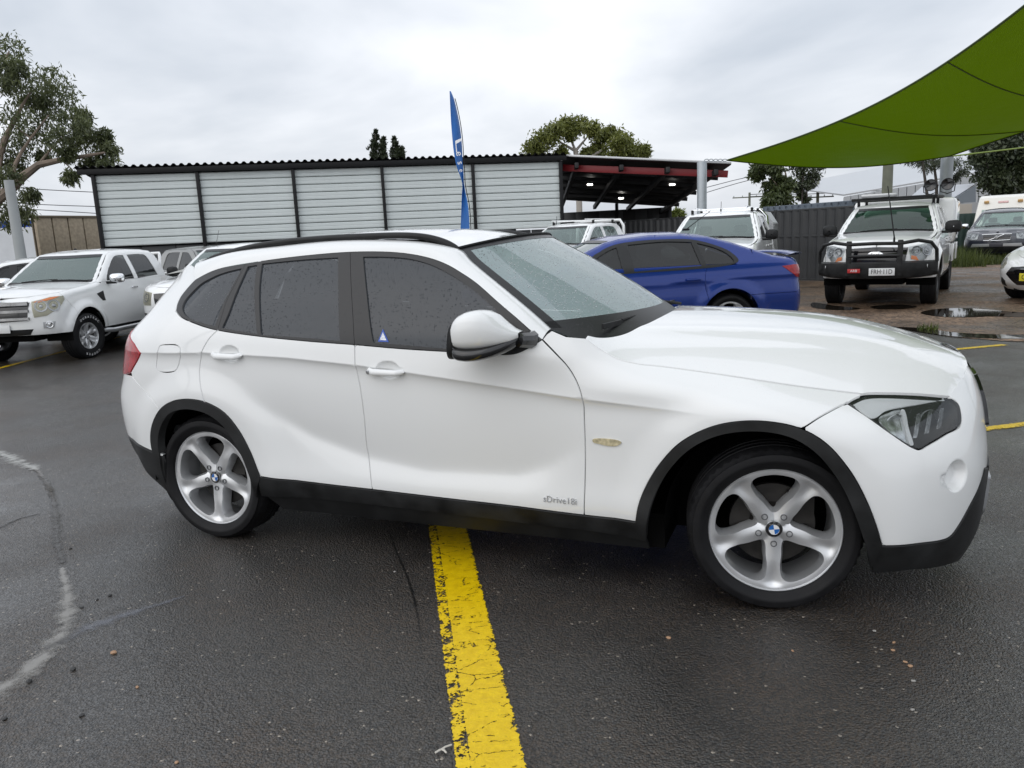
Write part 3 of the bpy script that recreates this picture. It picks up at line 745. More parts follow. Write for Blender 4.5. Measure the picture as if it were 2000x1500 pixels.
        sh.panel('front_wing', wing, M_white, car, **K)
        # ---- front bumper cover (half), from the wing seam round to the centre line
        lampb = sub(lamp, px([(1655, 788)])[0], px([(1857, 777)])[0])
        i0 = int(np.argmin(((lamp-px([(1655, 788)])[0])**2).sum(1))); i1 = int(np.argmin(((lamp-px([(1857, 777)])[0])**2).sum(1)))
        low = np.concatenate([lamp[i1:], lamp[:i0+1]])                            # along the bottom of the lamp, inner end -> outer end
        lower_edge = smc([(1722, 1066), (1790, 1062), (1835, 1056), (1855, 1048), (1872, 1026), (1895, 985), (1912, 950), (1922, 915)])
        nose = np.array([[umax-.30, sh.pix([(1886, 728)])[0][1]], [umax, .885]])
        nose_low = np.array([[umax-.26, .47], [umax, .47]])
        bump = cat([wing_front[1:], low[::-1][1:], hood_front[:2]+[0, .012], nose+[0, .012], nose_low[::-1], lower_edge[::-1], sub(aFo, aFo[-1], wing_front[0])[:-1]])
        sh.panel('front_bumper', bump, M_white, car, extra=refine(fog, .095, .095, .006), **K)
        # ---- black lower parts
        flo = cat([lower_edge, nose_low, np.array([[umax, .30], [umax-.25, .26]]), px([(1893, 1075), (1880, 1092), (1850, 1102), (1780, 1112), (1702, 1118)]), aFi[-2:-1]])
        flo = cat([px([(1702, 1068)]), lower_edge, nose_low, np.array([[umax, .21], [umax-.22, .20]]), px([(1893, 1078), (1880, 1092), (1850, 1102), (1780, 1112), (1703, 1118)])])
        sh.panel('front_skirt', flo, M_clad, car, off=.004, **K)
        skid = np.array([[umax-.235, .42], [umax, .42], [umax, .235], [umax-.19, .215], [umax-.24, .27]])
        sh.panel('skid_plate', skid, M_silver, car, off=.022, skirt=.02, **K)
        grille = np.array([[umax-.26, .64], [umax-.23, .78], [umax-.17, .835], [umax-.06, .845], [umax-.035, .80], [umax-.04, .62], [umax-.10, .60]])
        sh.panel('kidney_grille', grille, M_gloss, car, off=.012, skirt=.02, **K)
        ring = [grille]
        sh.panel('lower_grille', np.array([[umax-.36, .50], [umax, .51], [umax, .36], [umax-.30, .36]]), M_blackpl, car, off=.006, **K)
        rlo = cat([px([(248, 852), (275, 872), (300, 884), (318, 890)]), px([(322, 905), (331, 945), (338, 972)]), np.array([[sh.ux([(-.42, .23)])[0][0], .23], [0.0, .20], [0.0, .455]])])
        sh.panel('rear_skirt', rlo, M_clad, car, off=.002, **K)
        rb = cat([bump_seam, sub(aRo, bump_seam[-1], px([(306, 900)])[0]), px([(318, 888), (300, 882), (275, 870), (248, 850)]), np.array([[0.0, .455], [0.0, .80]]), tail[5:6]])
        sh.panel('rear_bumper', rb, M_white, car, **K)
        # sill
        low_sill = smc([(1262, 1056), (1180, 1040), (1000, 1018), (860, 1001), (727, 985), (600, 972), (512, 968)])
        sill = cat([sT[::1], low_sill])
        sill = cat([px([(507, 932)]), sT[1:], low_sill])
        sh.panel('sill_cladding', sill, M_clad, car, off=.006, **K)
        s2 = cat([low_sill[::-1], np.array([[sh.ux([(2.27, .18)])[0][0], .175], [sh.ux([(.40, .18)])[0][0], .175]])])
        sh.panel('sill_underside', s2, M_blackpl, car, off=-.01, **K)
        # arch trims
        for nm, o_, i_ in (('rear_arch_trim', aRo, aRi), ('front_arch_trim', aFo, aFi)):
            sh.panel(nm, cat([o_, i_[::-1]]), M_clad, car, off=.009, inset=.0005, skirt=.045, sp=(.02, .02), **K)
        # ---- lamps
        lp = sh.panel('headlight', lamp, M_lens, car, inset=.004, skirt=.02, off=.001, **K)
        V, T, lo = fill(inset_poly(resample(lamp, .012), .006), (), (.015, .015))
        dd = np.minimum(dist_poly(inset_poly(resample(lamp, .012), .006), V), .05); dpt = -.012-1.0*dd
        p = sh.P(V[:, 0], V[:, 1], dpt); Tn = T
        if not near: p = p*[1, -1, 1]
        make_obj('housing', p, [tuple(t) for t in T], M_blackpl, lp)
        # reflectors / projector inside
        def lamp_pt(a, off): q = px([a])[0]; v = sh.P([q[0]], [q[1]], off)[0]; return v*[1, 1 if near else -1, 1]
        c = lamp_pt((1765, 826), -.045); nrm = Vector((.55, -.80*(1 if near else -1), .12)).normalized()
        def bowl(name, c, r, m_, depth, par):
            mb = MB(); rot = nrm.to_track_quat('Y', 'Z').to_matrix()
            prof = [(r, .004), (r*1.04, .0), (r, -.002)]+[(r*math.cos(t), -depth*math.sin(t)) for t in np.linspace(.1, 1.5, 8)]
            mb.lathe(prof, 32); mb.v = [tuple(rot @ Vector(q) + Vector(c)) for q in mb.v]; return mb.build(name, m_, par)
        bowl('reflector', c, .052, M_chrome, .04, lp)
        bowl('reflector', lamp_pt((1835, 812), -.05), .045, M_silver, .035, lp)
        sh.panel('reflector_shell', smooth_poly(px([(1722, 812), (1740, 800), (1765, 794), (1772, 812), (1778, 840), (1786, 868), (1768, 860), (1742, 838)]), .012, True), M_refl2, lp, off=-.022, inset=0, skirt=.006, **K)
        sh.panel('lamp_divider', smooth_poly(px([(1764, 796), (1770, 796), (1780, 835), (1789, 868), (1783, 868), (1773, 836)]), .012, True), M_bwhite, lp, off=-.014, inset=0, skirt=.008, **K)
        for q in range(3):
            x_ = 1800+q*24; sh.panel('reflector_rib', px([(x_, 800-q*5), (x_+7, 799-q*5), (x_+2, 850-q*9), (x_-5, 850-q*9)]), M_refl2, lp, off=-.030, inset=0, skirt=.006, **K)
        eb = sh.panel('lamp_brow', smooth_poly(px([(1665, 786), (1690, 775), (1740, 773), (1850, 779), (1800, 788), (1735, 800), (1705, 815)]), .012, True, (0, 3)), M_bwhite, lp, off=-.010, skirt=.006, **K)
        tlp = cat([tail, np.array([[px([(247, 731)])[0][0]-.06, .84], [sh.uw([(.40, .87)], False)[0][0], .87], [sh.uw([(.42, 1.03)], False)[0][0], 1.03], [sh.uw([(.60, 1.085)], False)[0][0], 1.085]])])
        tl = sh.panel('tail_lamp', tlp, M_red, car, inset=.003, skirt=.03, off=.004, sp=(.02, .02), **K)
        sh.panel('side_indicator', smooth_poly(px([(1158, 858), (1168, 856), (1208, 860), (1214, 864), (1206, 870), (1192, 871), (1172, 867), (1159, 863)]), .004, True), M_yellowed, car, inset=0, off=.005, skirt=.006, sp=(.01, .006), bsp=.004, **K)
        # ---- windows: frames with panes set 6 mm back
        panes = {'quarter_window': [(357, 607), (357, 596), (364, 583), (387, 559), (414, 542.5), (441, 532), (472, 524.5), (452, 562), (432, 602), (420, 636), (390, 629), (364, 617)],
                 'rear_vent_window': [(484, 521), (502, 518), (502, 652), (434, 640), (450, 602), (468, 556)],
                 'rear_door_window': [(512, 515.5), (600, 507), (660, 503.5), (664, 665.5), (580, 658), (510, 653.5)],
                 'front_door_window': [(709.5, 502), (750, 502), (800, 506), (840, 517), (880, 537), (915, 560), (945, 584), (969, 606), (969, 687), (885, 681.5), (729, 668.5), (718, 590)]}
        sharp = {'quarter_window': (6, 9), 'rear_vent_window': (0, 1, 2, 3), 'rear_door_window': (0, 2, 3, 5), 'front_door_window': (0, 7, 8, 10)}
        pp = {k: smooth_poly(px(v), .012, True, sharp[k]) for k, v in panes.items()}
        # split of the daylight opening at the pillar gaps
        gapB = smc([(684, 492), (686, 560), (690, 630), (693, 673)]); gapC = smc([(480, 514.6), (462, 550), (440, 595), (425, 645)])
        fq = cat([sub(c_dlo, c_dlo[0], gapC[0]), gapC[1:], sub(c_belt, gapC[-1], c_belt[0])[1:-1]])
        fr_ = cat([sub(c_dlo, gapC[0], gapB[0]), gapB[1:], sub(c_belt, gapB[-1], gapC[-1])[1:], gapC[::-1][1:-1]])
        ff_ = cat([sub(c_dlo, gapB[0], c_dlo[-1]), sub(c_belt, c_belt[-1], gapB[-1])[1:], gapB[::-1][1:-1]])
        for nm, poly, hl in (('quarter_window_trim', fq, ['quarter_window']), ('window_trim', fr_, ['rear_vent_window', 'rear_door_window']), ('window_trim', ff_, ['front_door_window'])):
            sh.panel(nm, poly, M_frame, car, holes=[pp[h] for h in hl], inset=.0012, skirt=.014, off=.0005, sp=(.03, .03), **K)
        for k, v in pp.items():
            sh.panel(k, inset_poly(v, -.006), M_glass_side, car, inset=0, skirt=0, off=-.007, sp=(.04, .04), **K)
        # ---- inner dark backing, so gaps read dark
        def back(name, poly, off=-.016):
            return sh.panel(name, poly, M_gap, car, off=off, inset=0, skirt=0, sp=(.06, .05), bsp=.03, **K)
        back('inner_panel', cat([sub(c_belt, c_belt[0], c_belt[-1])[::-1]-[0, .01], aRi[:1]*0+cR[:1], cR[2:], sub(aRo, cR[-1], aRo[-1]), sT, cF[::-1][1:-1]]) if False else cat([c_belt-[0, .012], cF[1:], sT[::-1][8:], sub(aRo, aRo[-1], cR[-1]), cR[::-1][:-1]]))
        back('inner_wing', inset_poly(resample(wing, .03), .0) if False else cat([cF[::-1], seam, lamp[::2][:0], wing_front[::-1], sub(aFo, wing_front[0], aFo[0])]), -.02)
        back('inner_rear', cat([bump_seam-[.1, 0], bump_seam[::-1]+[.05, .0]]), -.02)
        lin = inset_poly(resample(lamp, .02), -.02); back('lamp_carrier', lin, -.075)
        # ---- door handles
        for (cx, cz), prt in ((hR, rd), (hF, fd)):
            rows = []
            for t in np.linspace(0, 1, 22):
                uu = cx-.098+.196*t; zz = cz-.004*t+.001
                hgt = .0155*(1-.18*t)*min(1, (t*(1-t)*18)**.5 if 0 < t < 1 else .02); hgt = max(hgt, .001)
                base = sh.P([uu], [zz])[0]; nn = sh.N([cx-.12], [zz])[0]; lift = .030*min(1, math.sin(math.pi*min(1, max(0, t*1.02)))*1.6+.12)
                rim = sh.P([uu], [zz])[0]; ref = sh.P([cx-.13], [zz])[0]; refb = sh.P([cx+.13], [zz])[0]
                cen = ref+(refb-ref)*((uu-cx+.13)/.26); row = []
                for a in np.linspace(0, 2*math.pi, 15)[:-1]:
                    row.append(cen+nn*(lift*.72+.011*math.cos(a)-.002)+np.array([0, 0, 1])*hgt*math.sin(a))
                rows.append([r*[1, 1 if near else -1, 1] for r in row])
            h = loft('handle', rows, M_white, prt, cols_closed=True, flip=near)
            if prt is fd:
                q = sh.P([cx-.082], [cz+.001], .024)[0]; nn = sh.N([cx-.08], [cz])[0]; mb = MB(); rot = Vector(nn).to_track_quat('Y', 'Z').to_matrix()
                mb.lathe([(.0, .002), (.006, .002), (.0065, .0005), (.0095, .0005), (.010, -.004)], 20); mb.v = [tuple((rot @ Vector(v)+Vector(q))*1) for v in mb.v]
                if near: mb.build('key_lock', M_silver, fd)
    # ---- greenhouse side strip (A-pillar + roof side), matched pairs: window outline | glass/rail line with its half width
    pairs = [((1059, 663), (1079, 645, .745)), ((1036, 645), (1062, 629, .735)), ((1010, 622), (1036, 606, .72)), ((968, 586), (998, 574, .695)), ((932, 554), (965, 547, .672)),
             ((900, 532), (935, 522, .645)), ((876, 518), (915, 503, .62)), ((840, 504), (898, 487, .595)), ((795, 495), (850, 475.5, .60)), ((750, 491.5), (790, 469.5, .605)),
             ((684, 492), (700, 468.5, .605)), ((612, 497.5), (620, 472.5, .605)), ((546, 505), (548, 480.5, .60)), ((474, 515.5), (470, 490.5, .59)), ((420, 527.5), (425, 501.5, .58)), ((381, 547), (390, 512.5, .565))]
    k0 = np.array([sh.P(*sh.pix([a]).T)[0] for a, b in pairs]); k1 = np.array([unp(b[0], b[1], 1, -b[2]) for a, b in pairs])
    k0, k1 = smooth_poly(k0, .03, False), None or k1
    k1 = np.array([unp(b[0], b[1], 1, -b[2]) for a, b in pairs])
    def dense(P, n=90):
        D = np.concatenate([[0], np.cumsum(np.linalg.norm(np.diff(P, axis=0), axis=1))]); t = np.linspace(0, 1, len(P)); Mt = nat_spline_basis(t); return spline_w(t, Mt, np.linspace(0, 1, n)) @ P
    k0 = dense(np.array([sh.P(*sh.pix([a]).T)[0] for a, b in pairs])); k1 = dense(k1)
    ni = int(90*7/15)
    def ctr(p0, p1): return (p0+p1)/2
    for side in (-1, 1):
        rows = []
        for a, b in zip(k0, k1):
            ch = b-a; out = np.array([.25, -.8, .55]); out = out-ch*(out@ch)/(ch@ch); out /= np.linalg.norm(out); row = []
            for t in np.linspace(0, 1, 9): row.append(a+ch*t+out*np.linalg.norm(ch)*.16*math.sin(math.pi*t)**.9+out*.001)
            e = row[-1]; row.append(e-out*.015)
            rows.append([np.array(r)*[1, 1 if side < 0 else -1, 1] for r in row])
        loft('roof_pillar', rows, M_white, car, flip=side < 0)
        # roof rail
        rp = [(392, 511, .575), (412, 500, .585), (430, 493, .59), (480, 479, .60), (548, 467.5, .605), (620, 460.5, .605), (700, 456, .605), (780, 453.5, .605), (830, 456.5, .60), (862, 464, .595), (885, 474, .59), (899, 485, .585)]
        top = dense(np.array([unp(x, y, 1, -w) for x, y, w in rp]), 60)
        kk = k1[ni-2:]; kb = kk[::-1]
        base = np.array([kb[int(np.argmin(np.abs(kb[:, 0]-t[0])))] for t in top])
        rows = []; t_ = np.linspace(0, 1, 60)
        for i, (t, b) in enumerate(zip(top, base)):
            z0 = min(b[2], t[2])-.012; hgt = max(t[2]-z0, .012); foot = max(1-sstep(.10, .17, t_[i]), sstep(.80, .88, t_[i]))
            zl = z0 if True else 0; th = .030
            bot = z0*foot+(t[2]-.030)*(1-foot)
            y = t[1]
            rows.append([np.array(q)*[1, 1 if side < 0 else -1, 1] for q in ((t[0], y-.012, bot), (t[0], y-.016, (bot+t[2])/2), (t[0], y-.012, t[2]-.006), (t[0], y, t[2]), (t[0], y+.014, t[2]-.004), (t[0], y+.020, (bot+t[2])/2), (t[0], y+.018, bot))])
        rl = loft('roof_rail', rows, M_clad, car, cols_closed=True, flip=side > 0)
        # dark channel under the rail
        rows = [[np.array(q)*[1, 1 if side < 0 else -1, 1] for q in (b+[0, -.004, -.003], (b[0], b[1]+.012, max(b[2], t[2]-.032)), (b[0], b[1]+.05, b[2]+.004))] for t, b in zip(top, base)]
        loft('rail_channel', rows, M_blackpl, rl, flip=side > 0)
    # ---- roof
    zx = k1[ni:][::-1]; zx = zx[np.argsort(zx[:, 0])]
    def roof_z(x, y):
        zk = np.interp(x, zx[:, 0], zx[:, 2]); x1 = zx[-1, 0]; zk = np.where(x > x1, zx[-1, 2]-.05*(x-x1)-.28*(x-x1)**2, zk)
        x0 = zx[0, 0]; zk = np.where(x < x0, zx[0, 2]+.10*(x-x0), zk)
        w = np.interp(x, [-.2, .3, 1.2, 1.4, 1.6], [.57, .6, .6, .585, .585]); return zk+.050*(1-np.clip(np.abs(y)/w, 0, 1.1)**2.2)
    hx = lambda y: 1.378+.165*(1-(np.abs(y)/.585)**2)
    ys = np.linspace(-.585, .585, 41); ft = [(float(hx(y)), y) for y in ys]
    bk = [(-.16, .56), (-.23, .51), (-.33, .42), (-.42, .25), (-.45, 0), (-.42, -.25), (-.33, -.42), (-.23, -.51), (-.16, -.56)]
    sd_r = [(x, np.interp(x, zx[:, 0], -zx[:, 1])-.004) for x in np.linspace(1.33, -.1, 20)]
    poly = ft+[(x, w) for x, w in sd_r]+bk+[(x, -w) for x, w in sd_r[::-1]]
    field_panel('roof', poly, roof_z, M_white, car, sp=(.05, .05))
    # tailgate and its window (rear, seen only from elsewhere)
    for nm, z0, z1, wb, wt, mm in (('tailgate_window', 1.07, 1.385, .56, .49, M_glass_side), ('tailgate', .47, 1.06, .60, .57, M_white)):
        rows = []
        for z in np.linspace(z1, z0, 12):
            w_ = np.interp(z, [z0, z1], [wb, wt]); uu = np.linspace(sh.uw([(w_, z)], False)[0][0], 0, 10); p = sh.P(uu, np.full(10, z), -.004)
            p[:, 1] = np.minimum(p[:, 1], 0); rows.append(list(p)+[q*[1, -1, 1] for q in p[::-1][1:]])
        loft(nm, rows, mm, car)
    # ---- windscreen
    E = k1[:ni+2]                                          # base -> header
    E = np.array([k1[0]+np.array([.10, .03, -.045])]+[k1[0]+np.array([.05, .012, -.022])]+list(E[:-1]))
    Ed = dense(E, 40); Ct = np.stack([np.linspace(2.30, 1.543, 40), np.zeros(40), np.linspace(1.035, 1.492, 40)+.020*np.sin(np.linspace(0, math.pi, 40))], 1)
    S = np.linspace(-1, 1, 41); rows = []; uvs = []
    for i in range(40):
        rows.append([(Ct[i][0]+(Ed[i][0]-Ct[i][0])*s*s, Ed[i][1]*-s, Ct[i][2]+(Ed[i][2]-Ct[i][2])*abs(s)**2.2) for s in S])
    A = np.array(rows)
    loft('windscreen', A, M_glass_ws, car, flip=False)
    # black print border of the windscreen (0.8 mm proud, inside edge ragged by the print)
    def ws_strip(name, cells, m_, par, lift):
        v = []; f = []
        nrm = np.array([.55, 0, .84])
        for (i0, i1, j0, j1) in cells:
            k = len(v); sub_ = A[i0:i1+1, j0:j1+1]+nrm*lift; r, c, _ = sub_.shape; v += list(sub_.reshape(-1, 3))
            for i in range(r-1):
                for j in range(c-1): f.append((k+i*c+j, k+i*c+j+1, k+(i+1)*c+j+1, k+(i+1)*c+j))
        return make_obj(name, v, f, m_, par)
    ws_strip('windscreen_border', [(3, 37, 0, 1), (3, 37, 39, 40), (37, 39, 0, 40), (0, 7, 0, 40)], M_frame, car, .0015)
    ws_strip('header_trim', [(39, 39, 0, 40)], M_blackpl, car, .004) if False else None
    mb = MB(); mb.tube([A[39][j]+np.array([.004, 0, .004]) for j in range(0, 41)], .007, 6); mb.build('header_seal', M_blackpl, car)
    # ---- bonnet
    sP = sh.P(seam[:, 0], seam[:, 1]); fP = sh.P(hood_front[:, 0], hood_front[:, 1])
    sx, sw, sz = sP[:, 0], -sP[:, 1], sP[:, 2]
    order = np.argsort(sx); sx, sw, sz = sx[order], sw[order], sz[order]
    nose_u = np.linspace(hood_front[-1][0], umax, 12); nose_zv = np.linspace(hood_front[-1][1], .885, 12); nP = sh.P(nose_u, nose_zv)
    lp_in = lamp[i1-0:i1+1]; ltop = sub(lamp, px([(1682, 771)])[0], px([(1857, 777)])[0]); lP = sh.P(ltop[:, 0], ltop[:, 1]+.004)
    edge = np.concatenate([sP, lP[1:], fP[1:], nP[1:]])        # seam from cowl to nose centre
    ex, ew, ez = edge[:, 0], -edge[:, 1], edge[:, 2]
    def hood_z(x, y):
        x = np.asarray(x, float); w = np.abs(np.asarray(y, float))
        # edge half-width / height at this x
        o2 = np.argsort(ex); we = np.interp(x, ex[o2], ew[o2]); ze = np.interp(x, ex[o2], ez[o2])
        zc = np.interp(x, CX, CZ); we = np.maximum(we, .30); t = np.clip(w/we, 0, 1.15)
        z = ze+(np.maximum(zc, ze)-ze)*(1-t**2.7)
        rid = np.interp(x, [2.1, 3.4], [.50, .30]); fade = sstep(2.0, 2.3, x)*(1-sstep(3.05, 3.40, x))
        z = z+fade*.007*np.exp(-((w-rid)/.05)**2)-fade*.003*np.exp(-((w-rid-.10)/.06)**2)
        return z
    cxs = [1.9, 2.1, 2.3, 2.5, 2.7, 2.9, 3.05, 3.2, 3.32, 3.40, 3.45, 3.49, 3.53]; czs = [1.085, 1.098, 1.098, 1.092, 1.08, 1.062, 1.038, 1.003, .966, .936, .914, .895, .885]
    tt = np.array(cxs); Mt = nat_spline_basis(tt); CX = np.linspace(1.9, 3.53, 200); CZ = spline_w(tt, Mt, CX) @ np.array(czs)
    rear_e = [(2.235-.25*(abs(s))**2.4, -.0+s*float(sw[0])) for s in np.linspace(1, -1, 41)]
    poly = [(float(x), -float(w)) for x, w in zip(ex, ew)]
    poly = poly+[(x, -y) for x, y in poly[::-1][1:]]+rear_e[1:-1]
    # keep the plan outline simple (x never runs back)
    field_panel('bonnet', np.array(poly), hood_z, M_white, car, sp=(.03, .03), skirt=.015, inset=.0025)
    # black plastic cowl reaching under the bonnet, and wipers
    rows = []
    for t in np.linspace(0, 1, 6): rows.append([(2.235-.25*abs(s)**2.4-.16+.30*t, s*.70, 1.035-.02*t+.02*(1-abs(s)**2)) for s in np.linspace(-1, 1, 31)])
    loft('cowl', rows, M_blackpl, car)
    for (a, b, c) in (((1243, 641), (1270, 618), (1308, 592)), ((1285, 605), (1300, 596), (1322, 588))): pass
    for y0, y1, x0 in ((.05, -.46, 2.20), (.58, .12, 2.16)):
        mb = MB(); p0 = Vector((x0, y0, 1.075)); p1 = Vector((x0-.10-.04*abs(y1), y1, 1.10)); mid = (p0+p1)/2+Vector((.01, 0, .02))
        mb.tube([p0, mid, p1], [.009, .007, .006], 6); q = Vector((-.02, 0, .0))
        mb.box(tuple((p0*.3+p1*.7)+Vector((-.012, -.04, -.002))), (.012, .58, .022), Matrix.Rotation(math.atan2(-(p1-p0).x, (p1-p0).y), 3, 'Z')); mb.build('wiper', M_blackpl, car)
    # bonnet emblem
    p = np.array([3.43, 0, float(hood_z(np.array([3.43]), np.array([0.]))[0])+.004]); tilt = Matrix.Rotation(R_(28), 3, 'Y')
    mb = MB(); mb.lathe([(0, .004), (.030, .003), (.041, .001), (.042, -.004)], 36, axis='z'); mb.v = [tuple(tilt @ Vector(v)+Vector(p)) for v in mb.v]; em = mb.build('bonnet_emblem', M_gloss, car)
    for nm, mm, qd in (('roundel_blue', M_bblue, (1, 3)), ('roundel_white', M_bwhite, (0, 2))):
        mb = MB()
        for k in qd:
            a = [math.radians(90*k+90*t/8) for t in range(9)]; mb.addm([tuple(tilt @ Vector(v)+Vector(p)) for v in [(0, 0, .0052)]+[(.026*math.cos(t), .026*math.sin(t), .005) for t in a]], [(0, i, i+1) for i in range(1, 9)])
        mb.build(nm, mm, em, smooth=False)
    # ---- mirrors
    for side in (-1, 1):
        sg = -1 if side < 0 else 1
        # outline of the shell seen from the side: stations along y outward
        rows = []; rows2 = []; rows3 = []
        st = np.linspace(0, 1, 16)
        # shell as loft in x: from glass side (rear) to the nose (front, inboard)
        xs = [1.535, 1.545, 1.563, 1.595, 1.63, 1.665, 1.698, 1.728, 1.755, 1.778]
        ztop = [1.150, 1.170, 1.186, 1.199, 1.203, 1.198, 1.178, 1.145, 1.120, 1.106]
        zbot = [1.060, 1.052, 1.048, 1.046, 1.047, 1.050, 1.056, 1.063, 1.070, 1.080]
        yo = [1.075, 1.085, 1.092, 1.095, 1.090, 1.078, 1.058, 1.03, .995, .955]
        yi = [.93, .925, .92, .915, .91, .905, .90, .895, .89, .885]
        n = 20
        for x, zt, zb, o_, i_ in zip(xs, ztop, zbot, yo, yi):
            row = []
            for a in np.linspace(0, 2*math.pi, n, endpoint=False):
                e = 2/3.2; cx_ = math.copysign(abs(math.cos(a))**e, math.cos(a)); sz_ = math.copysign(abs(math.sin(a))**e, math.sin(a))
                row.append((x, sg*((o_+i_)/2+(o_-i_)/2*cx_), (zt+zb)/2+(zt-zb)/2*sz_))
            rows.append(row)
        m1 = loft('mirror', rows, M_white, car, cols_closed=True, flip=side > 0)
        mb = MB(); mb.addm([rows[0][j] for j in range(n)], [tuple(range(n))]); mb.build('mirror_glass', M_chrome, m1)
        mb = MB(); ring = [Vector(rows[0][j])+Vector((-.004, 0, 0)) for j in range(n)]
        # black lower shell
        zb2 = [1.012, 1.004, 1.000, .998, 1.000, 1.006, 1.014, 1.026, 1.040, 1.058]
        rows2 = []
        for x, zt, zb, o_, i_ in zip(xs, zbot, zb2, yo, yi):
            row = []; zt = zt+.012
            for a in np.linspace(0, 2*math.pi, n, endpoint=False):
                e = 2/3.0; cx_ = math.copysign(abs(math.cos(a))**e, math.cos(a)); sz_ = math.copysign(abs(math.sin(a))**e, math.sin(a))
                row.append((x, sg*((o_+i_)/2+(o_-i_)/2*.985*cx_), (zt+zb)/2+(zt-zb)/2*sz_))
            rows2.append(row)
        loft('mirror_base', rows2, M_gloss, m1, cols_closed=True, flip=side > 0)
        # black rim at the rear edge
        rim = []
        for dx, sc in ((-.016, .97), (-.018, 1.03), (.004, 1.04), (.008, 1.0)):
            row = []
            for a in np.linspace(0, 2*math.pi, 28, endpoint=False):
                e = 2/3.0; cx_ = math.copysign(abs(math.cos(a))**e, math.cos(a)); sz_ = math.copysign(abs(math.sin(a))**e, math.sin(a))
                row.append((1.538+dx+.010*sz_, sg*(1.0+.078*sc*cx_), 1.081+.075*sc*sz_))
            rim.append(row)
        loft('mirror_rim', rim, M_blackpl, m1, cols_closed=True)
        mb = MB(); mb.tube([(1.775, sg*.95, 1.075), (1.80, sg*.90, 1.068), (1.80, sg*.845, 1.065)], [.030, .034, .040], 10); mb.build('mirror_arm', M_gloss, m1)
    # ---- lettering on the front door
    q0 = sh.pix([(1094, 977)])[0]; P = sh.P([q0[0]], [q0[1]], .003)[0]; nn = sh.N([q0[0]], [q0[1]])[0]
    du = sh.P([q0[0]+.02], [q0[1]-.0002])[0]-sh.P([q0[0]-.02], [q0[1]])[0]
    text_obj('door_badge', 'sDrive18i', .040, M_chrome, car, basis(Vector(P), tuple(du), (0, 0, 1)), .0015, 1.05, sx=.92)
    # triangle sticker in the front window
    tri = sh.pix([(747, 642), (737, 667), (758.5, 668)]); c = tri.mean(0); tp = sh.P(tri[:, 0], tri[:, 1], -.004)
    st = make_obj('window_sticker', tp, [(0, 1, 2)], mat('sticker_blue', (.03, .09, .42), .4), car, smooth=False)
    ti = c+(tri-c)*.62; make_obj('sticker_print', sh.P(ti[:, 0], ti[:, 1], -.003), [(0, 1, 2)], mat('sticker_white', (.7, .72, .78), .4, noise=(220, .45)), st, smooth=False)
    # ---- wheel wells, underbody
    for hx in (HR, HF-.02):
        for s_ in (-1, 1):
            mb = MB(); n = 24; prof = []
            R0 = .385; pts = [(R0*math.cos(a), R0*math.sin(a)) for a in np.linspace(-.12, math.pi+.12, n)]
            v = [(hx+a, s_*.855, .335+b) for a, b in pts]+[(hx+a, s_*.50, .335+b) for a, b in pts]
            f = [(i, i+1, n+i+1, n+i) for i in range(n-1)]+[tuple(range(n, 2*n))]
            mb.addm(v, f); mb.build('wheel_liner', M_dark, car, fix=False)
    mb = MB(); mb.box((1.35, 0, .25), (1.95, 1.54, .15)); mb.box((1.35, 0, .24), (4.2, .96, .14)); mb.box((-.45, 0, .33), (.5, 1.2, .12)); mb.box((3.2, 0, .29), (.45, 1.2, .14)); mb.build('underbody', M_dark, car)
    mb = MB()
    for a, b in (((-.85, -.86), (.35, .75)),): pass
    # ---- wheels: right front turned towards the far side
    y_w = .750
    for hx, s_, st_ in ((HR, -1, 0), (HF, -1, R_(10)), (HR, 1, 0), (HF, 1, R_(10))):
        make_wheel('crossover', .330, .246, .228, 5, X1_HOLE, M_alloy, car, (hx, s_*y_w, .326), s_, st_, cap='roundel', dish=.018)
    # ---- cabin
    mb = MB(); mb.box((1.55, 0, .93), (.62, 1.40, .20), bev=.07); mb.box((1.86, 0, .985), (.40, 1.34, .10), bev=.04); mb.build('dashboard', M_dash, car)
    mb = MB(); mb.tube([(1.33+.06*math.sin(t)*0, -.37+.185*math.cos(t), 1.0+.185*math.sin(t)*.9) for t in np.linspace(0, 2*math.pi, 28, endpoint=False)], .016, 8, closed=True); mb.tube([(1.33, -.37, 1.0), (1.5, -.37, .93)], .04, 8); mb.box((1.335, -.37, 1.0), (.03, .34, .05), bev=.01); mb.build('steering_wheel', M_dash, car)
    for y in (-.37, .37):
        s_ = empty('seat', parent=car)
        mb = MB(); mb.box((.78, y, .93), (.15, .50, .62), Matrix.Rotation(-.22, 3, 'Y'), .06); mb.box((1.02, y, .62), (.52, .50, .16), None, .06); mb.build('seat_cushion', M_seat, s_)
        mb = MB(); mb.box((.69, y, 1.31), (.09, .27, .17), Matrix.Rotation(-.15, 3, 'Y'), .04); mb.tube([(.72, y-.06, 1.2), (.70, y-.06, 1.28)], .008, 6); mb.tube([(.72, y+.06, 1.2), (.70, y+.06, 1.28)], .008, 6); mb.build('headrest', M_seat, s_)
    mb = MB(); mb.box((-.02, 0, .92), (.15, 1.3, .55), Matrix.Rotation(-.25, 3, 'Y'), .06); mb.build('rear_seat', M_seat, car)
    mb = MB(); mb.box((1.48, 0, 1.40), (.02, .24, .07), bev=.01); mb.build('interior_mirror', M_blackpl, car)
    rows = [[(x, y, float(roof_z(np.array([x]), np.array([y]))[0])-.035) for y in np.linspace(-.56, .56, 9)] for x in np.linspace(-.45, 1.36, 10)]
    loft('headliner', rows, M_liner, car)
    mb = MB(); mb.box((.55, 0, .55), (2.3, 1.50, .04)); mb.build('cabin_floor', M_dash, car)
    return car, sh
CROSS, CSH = build_crossover()
